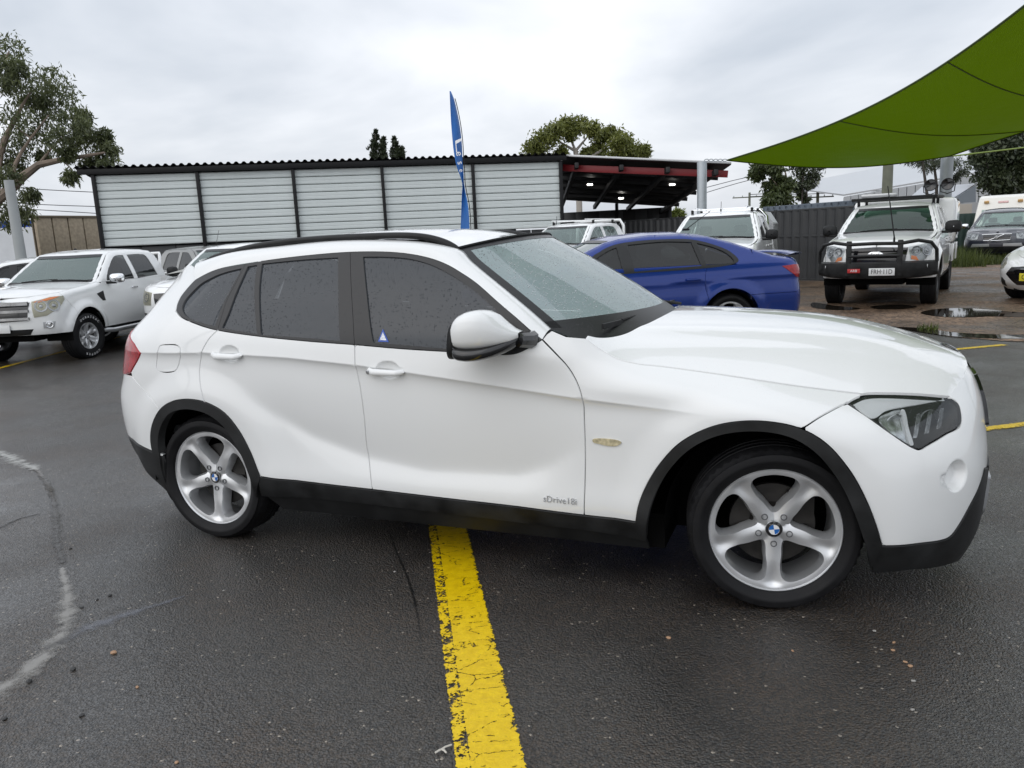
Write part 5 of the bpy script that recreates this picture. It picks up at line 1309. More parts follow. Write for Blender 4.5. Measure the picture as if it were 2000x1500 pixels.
# ---- white pickup with black bull bar and service canopy
S = pickup_spec(name='pickup_truck', label='white work pickup with black bull bar, roof rack and spotlights on the gravel', cat='pickup truck', wglass=M_glass_sail, R=.40, ra=.48, zc=.41, tray=None and 0, seatmat=M_seat,
    mirror=dict(x=2.45, z=1.33, m=M_blackpl, w=.27, h=.22), wheel=('steelie', .21, .255, 6, SIX_HOLE, M_alloyd),
    face=[('grille', [(.50, 1.02), (0, 1.04), (0, .74), (.46, .76)], M_gloss, .004, .02)])
S['tray'] = 'none'
vF = build_vehicle(S)
for sd in (-1, 1):
    l = lamp_unit(vF, sd, [(.50, 1.03), (.66, 1.06), ('x', 3.86, 1.08), ('x', 3.72, 1.07), ('x', 3.84, .94), (.74, .80), (.54, .82)], M_lens, nref=2, inner=M_silver)
    sh = vF.sh; pu = np.concatenate([sh.uw([(.55, .89), (.62, .87), (.66, .80), (.55, .825)], True)]); sh.panel('indicator', pu, M_orange, vF.root, side=sd, off=.009, inset=0, skirt=.004)
bb = empty('bull_bar', parent=vF.root)
mb = MB(); prof = [(4.14, .50), (4.30, .52), (4.34, .62), (4.32, .78), (4.16, .80)]
rows = []
for s in np.linspace(-1, 1, 25):
    sw = .34*abs(s)**3.2; rows.append([(x-sw, s*.94, z+(.05*abs(s)**3 if z < .6 else 0)) for x, z in prof])
b_ = loft('bumper', rows, M_clad, bb, cols_closed=True); auto_smooth(b_, 30)
for s in (-1, 1):
    mb = MB(); mb.box((4.27, s*.40, .86), (.05, .085, .60), Matrix.Rotation(-.06, 3, 'Y'), .012); mb.build('upright', M_clad, bb)
    mb = MB(); mb.tube([(4.26, s*.40, 1.10), (4.20, s*.66, 1.14), (4.08, s*.84, 1.10), (4.0, s*.92, .98), (3.98, s*.93, .78)], .030, 8); mb.build('lamp_hoop', M_clad, bb)
    mb = MB(); mb.box((4.10, s*.70, .70), (.05, .22, .09), bev=.01); mb.build('bar_lamp', M_orange if False else M_silver, bb)
mb = MB(); mb.tube([(4.26, -.40, 1.10), (4.28, 0, 1.11), (4.26, .40, 1.10)], .030, 8); mb.build('top_tube', M_clad, bb)
mb = MB(); mb.tube([(4.28, -.40, .90), (4.28, .40, .90)], .022, 8); mb.build('mid_tube', M_clad, bb)
mb = MB(); mb.box((4.345, -.30, .655), (.008, .20, .07), bev=.003); t = mb.build('bar_badge', mat('badge_red', (.45, .03, .03), .4), bb); text_obj('badge_text', 'ARB', .06, M_bwhite, t, basis(Vector((4.352, -.30, .655)), (0, 1, 0), (0, 0, 1)), .001)
mb = MB(); mb.lathe([(0, .012), (.06, .010), (.085, .004), (.09, -.004)], 28, axis='x'); mb.v = [(a+4.12, b*1.35, c*.58+.92) for a, b, c in mb.v]; t = mb.build('grille_badge', M_chrome, vF.root)
text_obj('badge_text', 'Ford', .07, M_ink, t, basis(Vector((4.135, 0, .92)), (0, 1, 0), (0, 0, 1)), .001)
front_plate(vF, 'FRH·11D', M_plate, 4.352, .635, .40, .125, y=.14)
mb = MB(); mb.tube([(4.26, .30, 1.10), (4.26, .30, 1.20)], [.018, .016], 8); mb.tube([(4.26, .30, 1.20), (4.22, .16, 2.05)], [.011, .008], 6); mb.build('whip_aerial', M_blackpl, vF.root)
rk = empty('roof_rack', parent=vF.root)
for s in (-1, 1): mb = MB(); mb.tube([(2.05, s*.72, 1.90), (.5, s*.74, 1.92)], .03, 6); mb.build('rack_rail', M_blackpl, rk)
for x in (2.05, 1.65, 1.25, .85, .5): mb = MB(); mb.box((x, 0, 1.905), (.09, 1.48, .045), bev=.01); mb.build('rack_slat', M_blackpl, rk)
for x in (1.7, .7):
    for s in (-1, 1): mb = MB(); mb.box((x, s*.66, 1.84), (.06, .05, .14), bev=.01); mb.build('rack_foot', M_blackpl, rk)
mb = MB(); mb.box((2.10, -.25, 1.965), (.10, .62, .07), bev=.02); mb.build('awning_roll', M_silver, rk)
for y in (.62, .90):
    so_ = empty('spotlight', parent=vF.root)
    mb = MB(); mb.lathe([(.0, -.05), (.05, -.045), (.105, .0), (.11, .05), (.10, .055)], 24, axis='x', c=(1.98, y, 2.10)); mb.build('lamp_body', M_blackpl, so_)
    mb = MB(); mb.lathe([(0, .02), (.06, .03), (.098, .05)], 24, axis='x', c=(1.98, y, 2.10)); mb.build('lamp_lens', M_silver if y < .6 else M_gloss, so_)
    mb = MB(); mb.tube([(1.98, y-.12, 2.10), (1.98, y-.11, 1.97), (1.98, y, 1.93), (1.98, y+.11, 1.97), (1.98, y+.12, 2.10)], .010, 5); mb.build('bracket', M_blackpl, so_)
cn = empty('service_canopy', parent=vF.root)
prof = [(-.90, .62), (-.96, .98), (-.96, 1.05), (-.97, 1.40), (-.84, 1.90), (.84, 1.90), (.97, 1.40), (.96, 1.05), (.96, .98), (.90, .62)]
mb = MB(); mb.box((-.42, 0, 1.44), (1.66, 1.90, .92), bev=.07); mb.build('canopy_body', M_white2, cn)
for s in (-1, 1):
    mb = MB(); mb.box((-.42, s*.955, 1.46), (1.40, .012, .70), bev=.01); d = mb.build('canopy_door', M_white2, cn); mb = MB(); mb.box((-.42, s*.965, 1.16), (.12, .02, .05), bev=.006); mb.build('door_lock', M_blackpl, d)
    mb = MB(); mb.box((.02, s*.90, .78), (.70, .12, .36), bev=.02); mb.build('toolbox', M_white2, cn); mb = MB(); mb.box((-1.0, s*.90, .78), (.45, .12, .36), bev=.02); mb.build('toolbox', M_white2, cn)
    mb = MB(); mb.box((-.6, s*.72, .62), (.02, .34, .42)); mb.build('mud_flap', M_blackpl, cn)
mb = MB(); mb.box((-.42, 0, .93), (1.68, 1.82, .10), bev=.02); mb.build('tray_floor', M_blackpl, cn)
rot_to(vF, 4.46, 15.05, -100.6, 0)
# ---- blue sedan
SED_LEV = [(.22, .84, 3.72, -1.0), (.32, .90, 3.80, -1.08), (.45, .925, 3.845, -1.12), (.60, .945, 3.84, -1.12), (.72, .945, 3.80, -1.11), (.82, .94, 3.72, -1.10), (.92, .925, 3.6, -1.10), (1.0, .90, 3.4, -1.08), (1.10, .845, 3.2, -1.05), (1.22, .775, 3.0, -1.0), (1.35, .70, 2.8, -.95), (1.50, .60, 2.6, -.9)]
SED_BELT = [(2.6, .93), (2.2, .945), (1.3, .965), (.1, 1.015), (-.3, 1.04)]
S = dict(name='sedan_car', label='metallic blue sedan with tinted windows parked behind the white crossover', cat='car', wb=2.915, R=.335, ra=.385, zc=.345, lev=SED_LEV, af=.55, nf=2.3, ar=.38, nr=2.9, ftap=.97,
    zr=[(3.82, .66), (3.7, .74), (3.4, .84), (2.9, .92), (2.5, .955), (2.36, .975), (2.0, 1.165), (1.75, 1.28), (1.55, 1.36), (1.35, 1.405), (.95, 1.435), (.55, 1.43), (.2, 1.385), (-.1, 1.30), (-.4, 1.19), (-.62, 1.115), (-.78, 1.085), (-1.02, 1.075), (-1.12, 1.03)],
    crown=([-1.1, -.7, -.4, .2, 1.2, 1.5, 2.3, 2.5, 3.3, 3.8], [.01, .02, .05, .04, .035, .04, .05, .05, .04, .02]), rad=.055, cuts=[2.32, 1.33, .30], belt=SED_BELT, xa=2.36, cab_rear=-.32,
    sill=.27, zb=.24, seam_f=2.915+.26, zseam=.62, xlamp=3.3, xnose=3.75, znose=.68, top=[3.74, 2.40, 1.50, .22, -.62, -1.05], bow=.12, nose_bow=.06, xr_seam=-.92, zrs=.64, zdeck=1.0,
    qtop=lambda x: float(np.interp(x, [-.32, -.3, 0, .3], [1.3, 1.04, 1.02, 1.006])), crease=([-1, 0, 1, 2.4, 3], [.86, .85, .82, .80, .78]),
    panes=[([(1.98, .985), (1.72, 1.165), (1.50, 1.275), (1.42, 1.30), (1.38, .995)], (0, 3, 4)), ([(1.24, 1.00), (1.27, 1.325), (.80, 1.345), (.44, 1.325), (.37, 1.03)], (0, 1, 3, 4)), ([(.31, 1.035), (.37, 1.31), (.16, 1.245), (.0, 1.16), (-.07, 1.07), (-.02, 1.05)], (0, 1))],
    dlo=([(2.12, .968), (1.78, 1.185), (1.48, 1.325), (1.2, 1.365), (.8, 1.375), (.42, 1.355), (.14, 1.275), (-.05, 1.18), (-.13, 1.075), (-.05, 1.03), (1.3, .978)], (0,)), sglass=M_glass_bgd,
    wheel=('sedan', .235, .235, 5, X1_HOLE, M_alloy), track=.80, handles=[1.52, .50], zh=.865, xseat=1.20, paint=M_blue, flare=.03,
    mirror=dict(x=2.12, z=1.03, m=M_blue, w=.22, h=.15), face=[('grille', [(.42, .66), (0, .67), (0, .54), (.40, .55)], M_gloss, .004, .02), ('lower_intake', [(.6, .46), (0, .46), (0, .30), (.5, .30)], M_blackpl, .004, .02)],
    rearface=[('tail_lamp', [('x', -.70, .975), ('x', -.86, .985), (.58, .98), (.52, .86), (.66, .80), ('x', -.90, .83), ('x', -.80, .90)], M_red, .006), ('rear_diffuser', [(.70, .42), (0, .42), (0, .26), (.6, .26)], M_blackpl, .005)])
vS = build_vehicle(S)
for sd in (-1, 1): lamp_unit(vS, sd, [(.50, .68), (.70, .74), ('x', 3.40, .80), ('x', 3.36, .77), ('x', 3.5, .66), (.66, .60), (.5, .60)], M_lens, nref=2)
mb = MB(); rows = []
for s in np.linspace(-1, 1, 21):
    x = -1.08+.10*s*s; rows.append([(x-.06, s*.74, 1.145-.02*s*s), (x+.02, s*.74, 1.155-.02*s*s), (x+.15, s*.74, 1.125-.02*s*s), (x+.02, s*.74, 1.125-.02*s*s)])
loft('boot_spoiler', rows, M_blue, vS.root, cols_closed=True)
mb = MB(); mb.box((.25, 0, 1.485), (.10, .045, .03), bev=.012); mb.tube([(.24, 0, 1.49), (-.10, 0, 1.72)], [.006, .003], 5); mb.build('roof_antenna', M_blackpl, vS.root)
rot_to(vS, 1.36, 7.10, 209.5, 0)

# ---- dark blue SUV at the back right
SUV_LEV = [(.28, .86, 3.66, -.92), (.42, .92, 3.75, -1.0), (.60, .945, 3.78, -1.02), (.80, .945, 3.75, -1.02), (.92, .94, 3.66, -1.0), (1.02, .925, 3.5, -.98), (1.12, .90, 3.4, -.96), (1.30, .82, 3.2, -.92), (1.50, .73, 3.0, -.85), (1.72, .63, 2.8, -.75), (1.84, .56, 2.8, -.7)]
def suv_spec(**k):
    S = dict(wb=2.86, R=.365, ra=.42, zc=.375, lev=SUV_LEV, af=.50, nf=2.4, ar=.25, nr=3.5, zr=[(3.75, .86), (3.62, .95), (3.3, 1.03), (2.9, 1.07), (2.5, 1.10), (2.36, 1.13), (2.0, 1.36), (1.75, 1.52), (1.6, 1.60), (1.45, 1.65), (1.0, 1.70), (.3, 1.71), (-.4, 1.68), (-.7, 1.60), (-.85, 1.25), (-.95, 1.0)],
        crown=([-.9, 0, 1.5, 1.7, 2.3, 2.6, 3.3, 3.75], [.02, .04, .04, .05, .05, .05, .045, .02]), rad=.06, cuts=[2.30, 1.30, .36], belt=[(2.6, 1.07), (2.2, 1.085), (0, 1.12), (-.9, 1.14)], xa=2.36, cab_rear=-.72,
        sill=.34, zb=.30, seam_f=2.86+.28, zseam=.72, xlamp=3.25, xnose=3.66, znose=.90, top=[3.64, 2.42, 1.62, -.62], bow=.12, nose_bow=.06, xr_seam=-.78, zrs=.7, zdeck=1.05, qtop=lambda x: 1.12 if x > -.72 else 1.3,
        panes=[([(2.05, 1.12), (1.75, 1.36), (1.5, 1.54), (1.38, 1.57), (1.36, 1.13)], (0, 3, 4)), ([(1.24, 1.13), (1.25, 1.58), (.5, 1.60), (.44, 1.15)], (0, 1, 2, 3)), ([(.36, 1.15), (.40, 1.59), (-.35, 1.56), (-.55, 1.2)], (0, 1, 2, 3))],
        wheel=('sedan', .235, .235, 5, X1_HOLE, M_alloy), track=.80, handles=[1.5, .55], zh=1.0, xseat=1.2, paint=M_navy, flare=.03)
    S.update(k); return S
S = suv_spec(name='suv_car', label='dark blue SUV parked facing the camera on the grass at the back right', cat='car', wglass=M_glass_bg, mirror=dict(x=2.15, z=1.18, m=M_chrome, w=.22, h=.16), wheel=('suv', .24, .235, 5, X1_HOLE, M_alloy),
    face=[('grille', [(.40, .90), (0, .91), (0, .72), (.34, .73)], M_gloss, .006, .02), ('lower_trim', [(.66, .62), (0, .62), (0, .54), (.70, .52)], M_silver, .02, .03), ('lower_intake', [(.62, .50), (0, .50), (0, .36), (.56, .36)], M_blackpl, .006, .02)])
vV = build_vehicle(S)
for sd in (-1, 1): lamp_unit(vV, sd, [(.50, .92), (.68, .95), ('x', 3.40, .97), ('x', 3.34, .93), ('x', 3.45, .80), (.68, .74), (.54, .76)], M_lens, nref=2)
mb = MB(); f_ = [(3.80, -.40, .905), (3.81, 0, .915), (3.80, .40, .905), (3.80, .36, .725), (3.81, 0, .715), (3.80, -.36, .725)]; mb.tube(f_, .014, 6, closed=True); mb.tube([(3.815, -.20, .73), (3.815, .20, .90)], .012, 6); mb.build('grille_surround', M_chrome, vV.root)
mb = MB(); mb.lathe([(0, .01), (.045, .008), (.055, 0)], 20, axis='x', c=(3.82, 0, .815)); mb.build('grille_badge', M_silver, vV.root)
front_plate(vV, '', mat('plate_dark', (.05, .05, .06), .4), 3.82, .58)
rot_to(vV, 8.85, 28.6, -104.5, 0)

# ---- white hatchback at the right edge
HAT_LEV = [(.20, .82, 3.32, -.72), (.30, .87, 3.42, -.78), (.42, .89, 3.46, -.80), (.56, .893, 3.47, -.80), (.68, .89, 3.42, -.79), (.78, .885, 3.32, -.78), (.88, .87, 3.15, -.77), (.98, .84, 3.0, -.75), (1.15, .77, 2.8, -.7), (1.32, .68, 2.6, -.65), (1.50, .57, 2.5, -.6)]
S = suv_spec(name='hatchback_car', label='white hatchback with yellow number plate cut off by the right edge', cat='car', wb=2.65, R=.32, ra=.365, zc=.33, lev=HAT_LEV, af=.62, nf=2.2, paint=M_white2,
    zr=[(3.44, .62), (3.3, .74), (3.0, .86), (2.6, .93), (2.25, .975), (2.1, 1.0), (1.75, 1.2), (1.45, 1.34), (1.25, 1.40), (.8, 1.43), (.2, 1.42), (-.3, 1.36), (-.6, 1.25), (-.78, .95)], crown=([-.7, 0, 1.2, 1.5, 2.1, 3.0, 3.45], [.02, .04, .04, .05, .05, .05, .02]),
    cuts=[2.05, 1.1, .26], belt=[(2.4, .93), (2.1, .945), (0, 1.0), (-.7, 1.03)], xa=2.12, cab_rear=-.6, sill=.26, zb=.20, seam_f=2.65+.26, zseam=.58, xlamp=3.0, xnose=3.36, znose=.66, top=[3.34, 2.16, 1.30, -.45], xr_seam=-.62, zrs=.62, zdeck=.95, qtop=lambda x: 1.0 if x > -.6 else 1.2,
    panes=[([(1.85, .98), (1.5, 1.2), (1.3, 1.29), (1.18, 1.31), (1.15, .99)], (0, 3, 4)), ([(1.04, .99), (1.06, 1.33), (.4, 1.34), (.1, 1.05)], (0, 1, 2, 3))], handles=[1.28, .36], zh=.86, xseat=1.0, mirror=dict(x=1.92, z=1.04, m=M_white2, w=.20, h=.15), track=.75, wheel=('hatch', .21, .205, 5, X1_HOLE, M_alloy),
    face=[('grille', [(.40, .60), (0, .62), (0, .30), (.30, .30), (.52, .48)], M_gloss, .006, .02), ('fog_lamp_surround', [(.66, .42), (.56, .36), (.58, .26), (.74, .28)], M_blackpl, .006, .02)])
vH = build_vehicle(S)
for k in range(4):
    z = .36+.07*k; rows = [[(3.49-.16*s*s-.0*k, s*.42, z-.010), (3.505-.16*s*s, s*.42, z), (3.49-.16*s*s, s*.42, z+.010)] for s in np.linspace(-1, 1, 13)]; loft('grille_bar', rows, M_blackpl if k != 3 else M_silver, vH.root)
for sd in (-1, 1): lamp_unit(vH, sd, [(.56, .66), (.66, .74), ('x', 3.02, .82), ('x', 2.96, .80), ('x', 3.1, .70), (.72, .56), (.62, .57)], M_lens_old, nref=1)
front_plate(vH, 'CF·52H', M_platey, 3.51, .44)
rot_to(vH, 8.6, 14.0, -135.3, 0)

# ---- white wagon beyond the left pickup, only its roof and windows show
S = suv_spec(name='suv_car', label='white wagon with dark windows at the far left edge beyond the chrome grille pickup', cat='car', paint=M_white2, wglass=M_glass_bg, sglass=M_glass_bgd, mirror=dict(x=2.15, z=1.18, m=M_chrome, w=.22, h=.16), wheel=('suv', .24, .235, 5, X1_HOLE, M_alloy))
S['dlo'] = ([(2.15, 1.10), (1.8, 1.36), (1.5, 1.57), (1.2, 1.62), (.4, 1.635), (-.4, 1.60), (-.62, 1.18), (1.3, 1.105)], (0, 6))
vC = build_vehicle(S); pC = at_depth(20, 520, 15.5); rot_to(vC, pC[0]+1.2, pC[1]+.9, -132, -.21)
# ---- grey pickup whose cab shows between the two white pickups
S = pickup_spec(name='pickup_truck', label='grey vehicle glimpsed between the two white pickups below the pale siding', cat='pickup truck', paint=M_greyp)
vD = build_vehicle(S); rot_to(vD, -13.0, 12.3, -20, -.21)

# ---- white high-roof van behind the dark SUV
van = empty('van', (0, 0, 0), 0, 'white high-roof van with amber beacons, only its top shows behind the dark SUV', 'van')
prof = [(2.6, .45), (2.75, .8), (2.6, 1.15), (2.1, 1.35), (1.75, 2.0), (1.5, 2.42), (1.2, 2.52), (-2.6, 2.5), (-2.7, .45)]
rows = []
for s in (-1, -.97, -.85, 0, .85, .97, 1): k = {1: .0, .97: .05, .85: .07, 0: .07}[abs(s)]; rows.append([(x+(k-.07 if x > 0 else 0), s*.95*(1-(.10*max(0, z-1.2))), z+(k-.07 if z > 2 else 0)) for x, z in prof])
b_ = loft('body', rows, mat('cream_white_paint', (.74, .72, .66), .4, coat=.6), van, cols_closed=True); auto_smooth(b_, 30)
bm = bmesh.new(); bm.from_mesh(b_.data); bmesh.ops.holes_fill(bm, edges=bm.edges); bmesh.ops.recalc_face_normals(bm, faces=bm.faces); bm.to_mesh(b_.data); bm.free()
mb = MB(); mb.addm([(2.12, -.75, 1.38), (2.12, .75, 1.38), (1.80, .68, 1.98), (1.80, -.68, 1.98)], [(0, 1, 2, 3)]); mb.build('windscreen', M_glass_bg, van)
for y in (-.55, .55):
    mb = MB(); mb.box((1.66, y, 2.27), (.10, .17, .085), Matrix.Rotation(-1.05, 3, 'Y'), .02); mb.build('beacon', mat('beacon_amber', (.55, .33, .12), .3, coat=.6), van)
mb = MB(); mb.box((1.62, .0, 2.25), (.012, .34, .085), Matrix.Rotation(-.55, 3, 'Y'), .03); mb.build('roof_sticker', mat('sticker_pink', (.62, .40, .38), .5, noise=(30, .3)), van)
for x in (-1.8, 1.75):
    for y in (-.82, .82): mb = MB(); mb.lathe([(.2, -.1), (.34, -.09), (.36, 0), (.34, .09), (.2, .1)], 24, c=(x, y, .36)); mb.build('wheel', M_rubber, van)
van.location = (9.6, 33.2, -.25); van.rotation_euler = (0, 0, R_(-104))
# ================================================================ ground
def ground_mat():
    m = bpy.data.materials.new('wet_asphalt'); m.use_nodes = True; t = m.node_tree; b = t.nodes['Principled BSDF']; nn = t.nodes.new; lk = t.links.new
    co = nn('ShaderNodeTexCoord'); P = co.outputs['Object']
    def noise(sc, det=4, ro=.5, vec=P):
        n = nn('ShaderNodeTexNoise'); n.inputs['Scale'].default_value = sc; n.inputs['Detail'].default_value = det; n.inputs['Roughness'].default_value = ro; lk(vec, n.inputs['Vector']); return n.outputs['Fac']
    def mr(v, a, b_, c, d):
        n = nn('ShaderNodeMapRange'); n.inputs[1].default_value = a; n.inputs[2].default_value = b_; n.inputs[3].default_value = c; n.inputs[4].default_value = d; lk(v, n.inputs[0]); return n.outputs[0]
    def math2(op, a, b_):
        n = nn('ShaderNodeMath'); n.operation = op
        for i, q in enumerate((a, b_)):
            if isinstance(q, (int, float)): n.inputs[i].default_value = q
            else: lk(q, n.inputs[i])
        return n.outputs[0]
    vo = nn('ShaderNodeTexVoronoi'); vo.inputs['Scale'].default_value = 125; lk(P, vo.inputs['Vector'])
    vo2 = nn('ShaderNodeTexVoronoi'); vo2.inputs['Scale'].default_value = 260; lk(P, vo2.inputs['Vector'])
    sep = nn('ShaderNodeSeparateColor'); lk(vo.outputs['Color'], sep.inputs[0])
    big = noise(.35, 5, .6); mid = noise(1.7, 5, .6); fine = noise(60, 3)
    wet = math2('ADD', math2('MULTIPLY', big, .65), math2('MULTIPLY', mid, .35))
    # stone colours in a dark binder
    r1 = nn('ShaderNodeValToRGB'); e = r1.color_ramp.elements; e[0].color = (.006, .0055, .005, 1); e[1].color = (.042, .035, .027, 1); e[0].position = .15; e[1].position = 1.0
    lk(sep.outputs[0], r1.inputs[0])
    r2 = nn('ShaderNodeValToRGB'); e = r2.color_ramp.elements; e[0].position = .35; e[1].position = .66; e[0].color = (.72, .70, .66, 1); e[1].color = (1.35, 1.3, 1.22, 1); lk(mid, r2.inputs[0])
    mx_ = nn('ShaderNodeMix'); mx_.data_type = 'RGBA'; mx_.blend_type = 'MULTIPLY'; mx_.inputs[0].default_value = 1; lk(r1.outputs[0], mx_.inputs[6]); lk(r2.outputs[0], mx_.inputs[7])
    tn = noise(.9, 6, .65); r3 = nn('ShaderNodeValToRGB'); e = r3.color_ramp.elements; e[0].position = .42; e[1].position = .68; e[0].color = (1, 1, 1, 1); e[1].color = (1.25, .95, .68, 1); lk(tn, r3.inputs[0])
    mx0 = nn('ShaderNodeMix'); mx0.data_type = 'RGBA'; mx0.blend_type = 'MULTIPLY'; mx0.inputs[0].default_value = 1; lk(mx_.outputs[2], mx0.inputs[6]); lk(r3.outputs[0], mx0.inputs[7]); mx_ = mx0
    # a few pale stones
    pale = math2('GREATER_THAN', sep.outputs[1], .9965); mx2 = nn('ShaderNodeMix'); mx2.data_type = 'RGBA'; lk(pale, mx2.inputs[0]); lk(mx_.outputs[2], mx2.inputs[6]); mx2.inputs[7].default_value = (.30, .26, .21, 1)
    lk(mx2.outputs[2], b.inputs['Base Color'])
    lk(mr(wet, .38, .62, .30, .55), b.inputs['Roughness'])
    h = math2('ADD', math2('MULTIPLY', vo.outputs['Distance'], -1.0), math2('MULTIPLY', fine, .5)); h = math2('ADD', h, math2('MULTIPLY', vo2.outputs['Distance'], -.4))
    bp = nn('ShaderNodeBump'); bp.inputs['Distance'].default_value = .012; lk(h, bp.inputs['Height']); lk(mr(wet, .40, .60, .35, .95), bp.inputs['Strength'])
    lk(bp.outputs[0], b.inputs['Normal']); b.inputs['Specular IOR Level'].default_value = .75
    pit = noise(38, 2, .6); lk(math2('MULTIPLY', math2('MULTIPLY', mr(vo.outputs['Distance'], .22, .55, 1.0, .28), mr(pit, .36, .52, .5, 1.0)), mr(tn, .44, .66, 1.0, .5)), b.inputs['Coat Weight']); b.inputs['Coat IOR'].default_value = 1.65; lk(mr(wet, .40, .62, .04, .20), b.inputs['Coat Roughness'])
    bc = nn('ShaderNodeBump'); bc.inputs['Distance'].default_value = .006; lk(h, bc.inputs['Height']); lk(mr(wet, .38, .60, .05, .32), bc.inputs['Strength']); lk(bc.outputs[0], b.inputs['Coat Normal'])
    return m
xs = np.concatenate([[-400, -150, -60, -30], np.linspace(-20, 6, 53), [12, 30, 60, 150, 400]]); ys = np.array([-400, -120, -40, -12, -4, 0, 4, 8, 12, 20, 40, 120, 400.])
V = [(x, y, float(ground_z(x, y))) for x in xs for y in ys]; ny = len(ys)
F = [(i*ny+j, (i+1)*ny+j, (i+1)*ny+j+1, i*ny+j+1) for i in range(len(xs)-1) for j in range(ny-1)]
tag(make_obj('asphalt_lot', V, F, ground_mat()), kind='structure')
def on_ground(px, py, dz=0.0):
    z = 0.0
    for _ in range(6): p = gnd(px, py, z+dz); z = float(ground_z(p[0], p[1]))
    return gnd(px, py, z+dz)
# gravel yard at the back right
M_gravel = mat('brown_gravel', (.20, .125, .075), .55, noise=(3, .35)); t = M_gravel.node_tree
def gravel_mat():
    m = bpy.data.materials.new('wet_gravel'); m.use_nodes = True; t = m.node_tree; b = t.nodes['Principled BSDF']; nn = t.nodes.new; lk = t.links.new; co = nn('ShaderNodeTexCoord')
    v = nn('ShaderNodeTexVoronoi'); v.inputs['Scale'].default_value = 26; lk(co.outputs['Object'], v.inputs['Vector']); s = nn('ShaderNodeSeparateColor'); lk(v.outputs['Color'], s.inputs[0])
    n = nn('ShaderNodeTexNoise'); n.inputs['Scale'].default_value = .8; n.inputs['Detail'].default_value = 6; lk(co.outputs['Object'], n.inputs['Vector'])
    r = nn('ShaderNodeValToRGB'); e = r.color_ramp.elements; e[0].color = (.06, .040, .028, 1); e[1].color = (.30, .21, .14, 1); lk(s.outputs[0], r.inputs[0])
    r2 = nn('ShaderNodeValToRGB'); e = r2.color_ramp.elements; e[0].position = .35; e[1].position = .65; e[0].color = (.45, .42, .40, 1); e[1].color = (1.1, 1.05, 1.0, 1); lk(n.outputs['Fac'], r2.inputs[0])
    mm = nn('ShaderNodeMix'); mm.data_type = 'RGBA'; mm.blend_type = 'MULTIPLY'; mm.inputs[0].default_value = 1; lk(r.outputs[0], mm.inputs[6]); lk(r2.outputs[0], mm.inputs[7]); lk(mm.outputs[2], b.inputs['Base Color'])
    q = nn('ShaderNodeMapRange'); q.inputs[1].default_value = .35; q.inputs[2].default_value = .6; q.inputs[3].default_value = .22; q.inputs[4].default_value = .7; lk(n.outputs['Fac'], q.inputs[0]); lk(q.outputs[0], b.inputs['Roughness'])
    bp = nn('ShaderNodeBump'); bp.inputs['Strength'].default_value = .8; bp.inputs['Distance'].default_value = .03; lk(v.outputs['Distance'], bp.inputs['Height']); lk(bp.outputs[0], b.inputs['Normal'])
    return m
e0 = [on_ground(x, y)[:2] for x, y in ((1560, 612), (1640, 618), (1720, 632), (1800, 646), (1860, 657), (1920, 664), (2000, 668), (2150, 672))]
edge = smooth_poly(np.array(e0), .25, False); edge = edge+rng.normal(0, .05, edge.shape)
gp = list(map(tuple, edge))+[(40, 5), (120, 10), (120, 140), (0, 140), (-1.5, 20), (.5, 13.5)]
gp = resample(np.array(gp), 4.0); Vg, Tg, _ = fill(gp, (), (8, 8)); tag(make_obj('gravel_yard', [(x, y, .006+.0*x) for x, y in Vg], [tuple(q) if area(Vg[q]) > 0 else tuple(q[::-1]) for q in Tg], gravel_mat(), smooth=False), kind='structure')
# puddles
M_water = mat('puddle_water', (.020, .016, .012), .03, spec=.6)
def puddle(pts, z=.012):
    p = smooth_poly(np.array([on_ground(x, y)[:2] for x, y in pts]), .06, True); Vp, Tp, _ = fill(p, (), (.3, .3)); o = make_obj('puddle', [(x, y, z) for x, y in Vp], [tuple(q) if area(Vp[q]) > 0 else tuple(q[::-1]) for q in Tp], M_water, smooth=False); tag(o, kind='structure')
puddle([(1798, 612), (1830, 605), (1880, 603), (1930, 606), (1990, 611), (2060, 614), (2060, 621), (1985, 620), (1935, 619), (1880, 621), (1830, 619)])
puddle([(1700, 600), (1745, 596), (1790, 599), (1770, 604), (1720, 605)]); puddle([(1590, 592), (1630, 598), (1680, 604), (1640, 607), (1590, 602)])
puddle([(1752, 640), (1800, 642), (1860, 650), (1930, 654), (2010, 656), (2010, 662), (1930, 662), (1860, 658), (1800, 650)], .010)
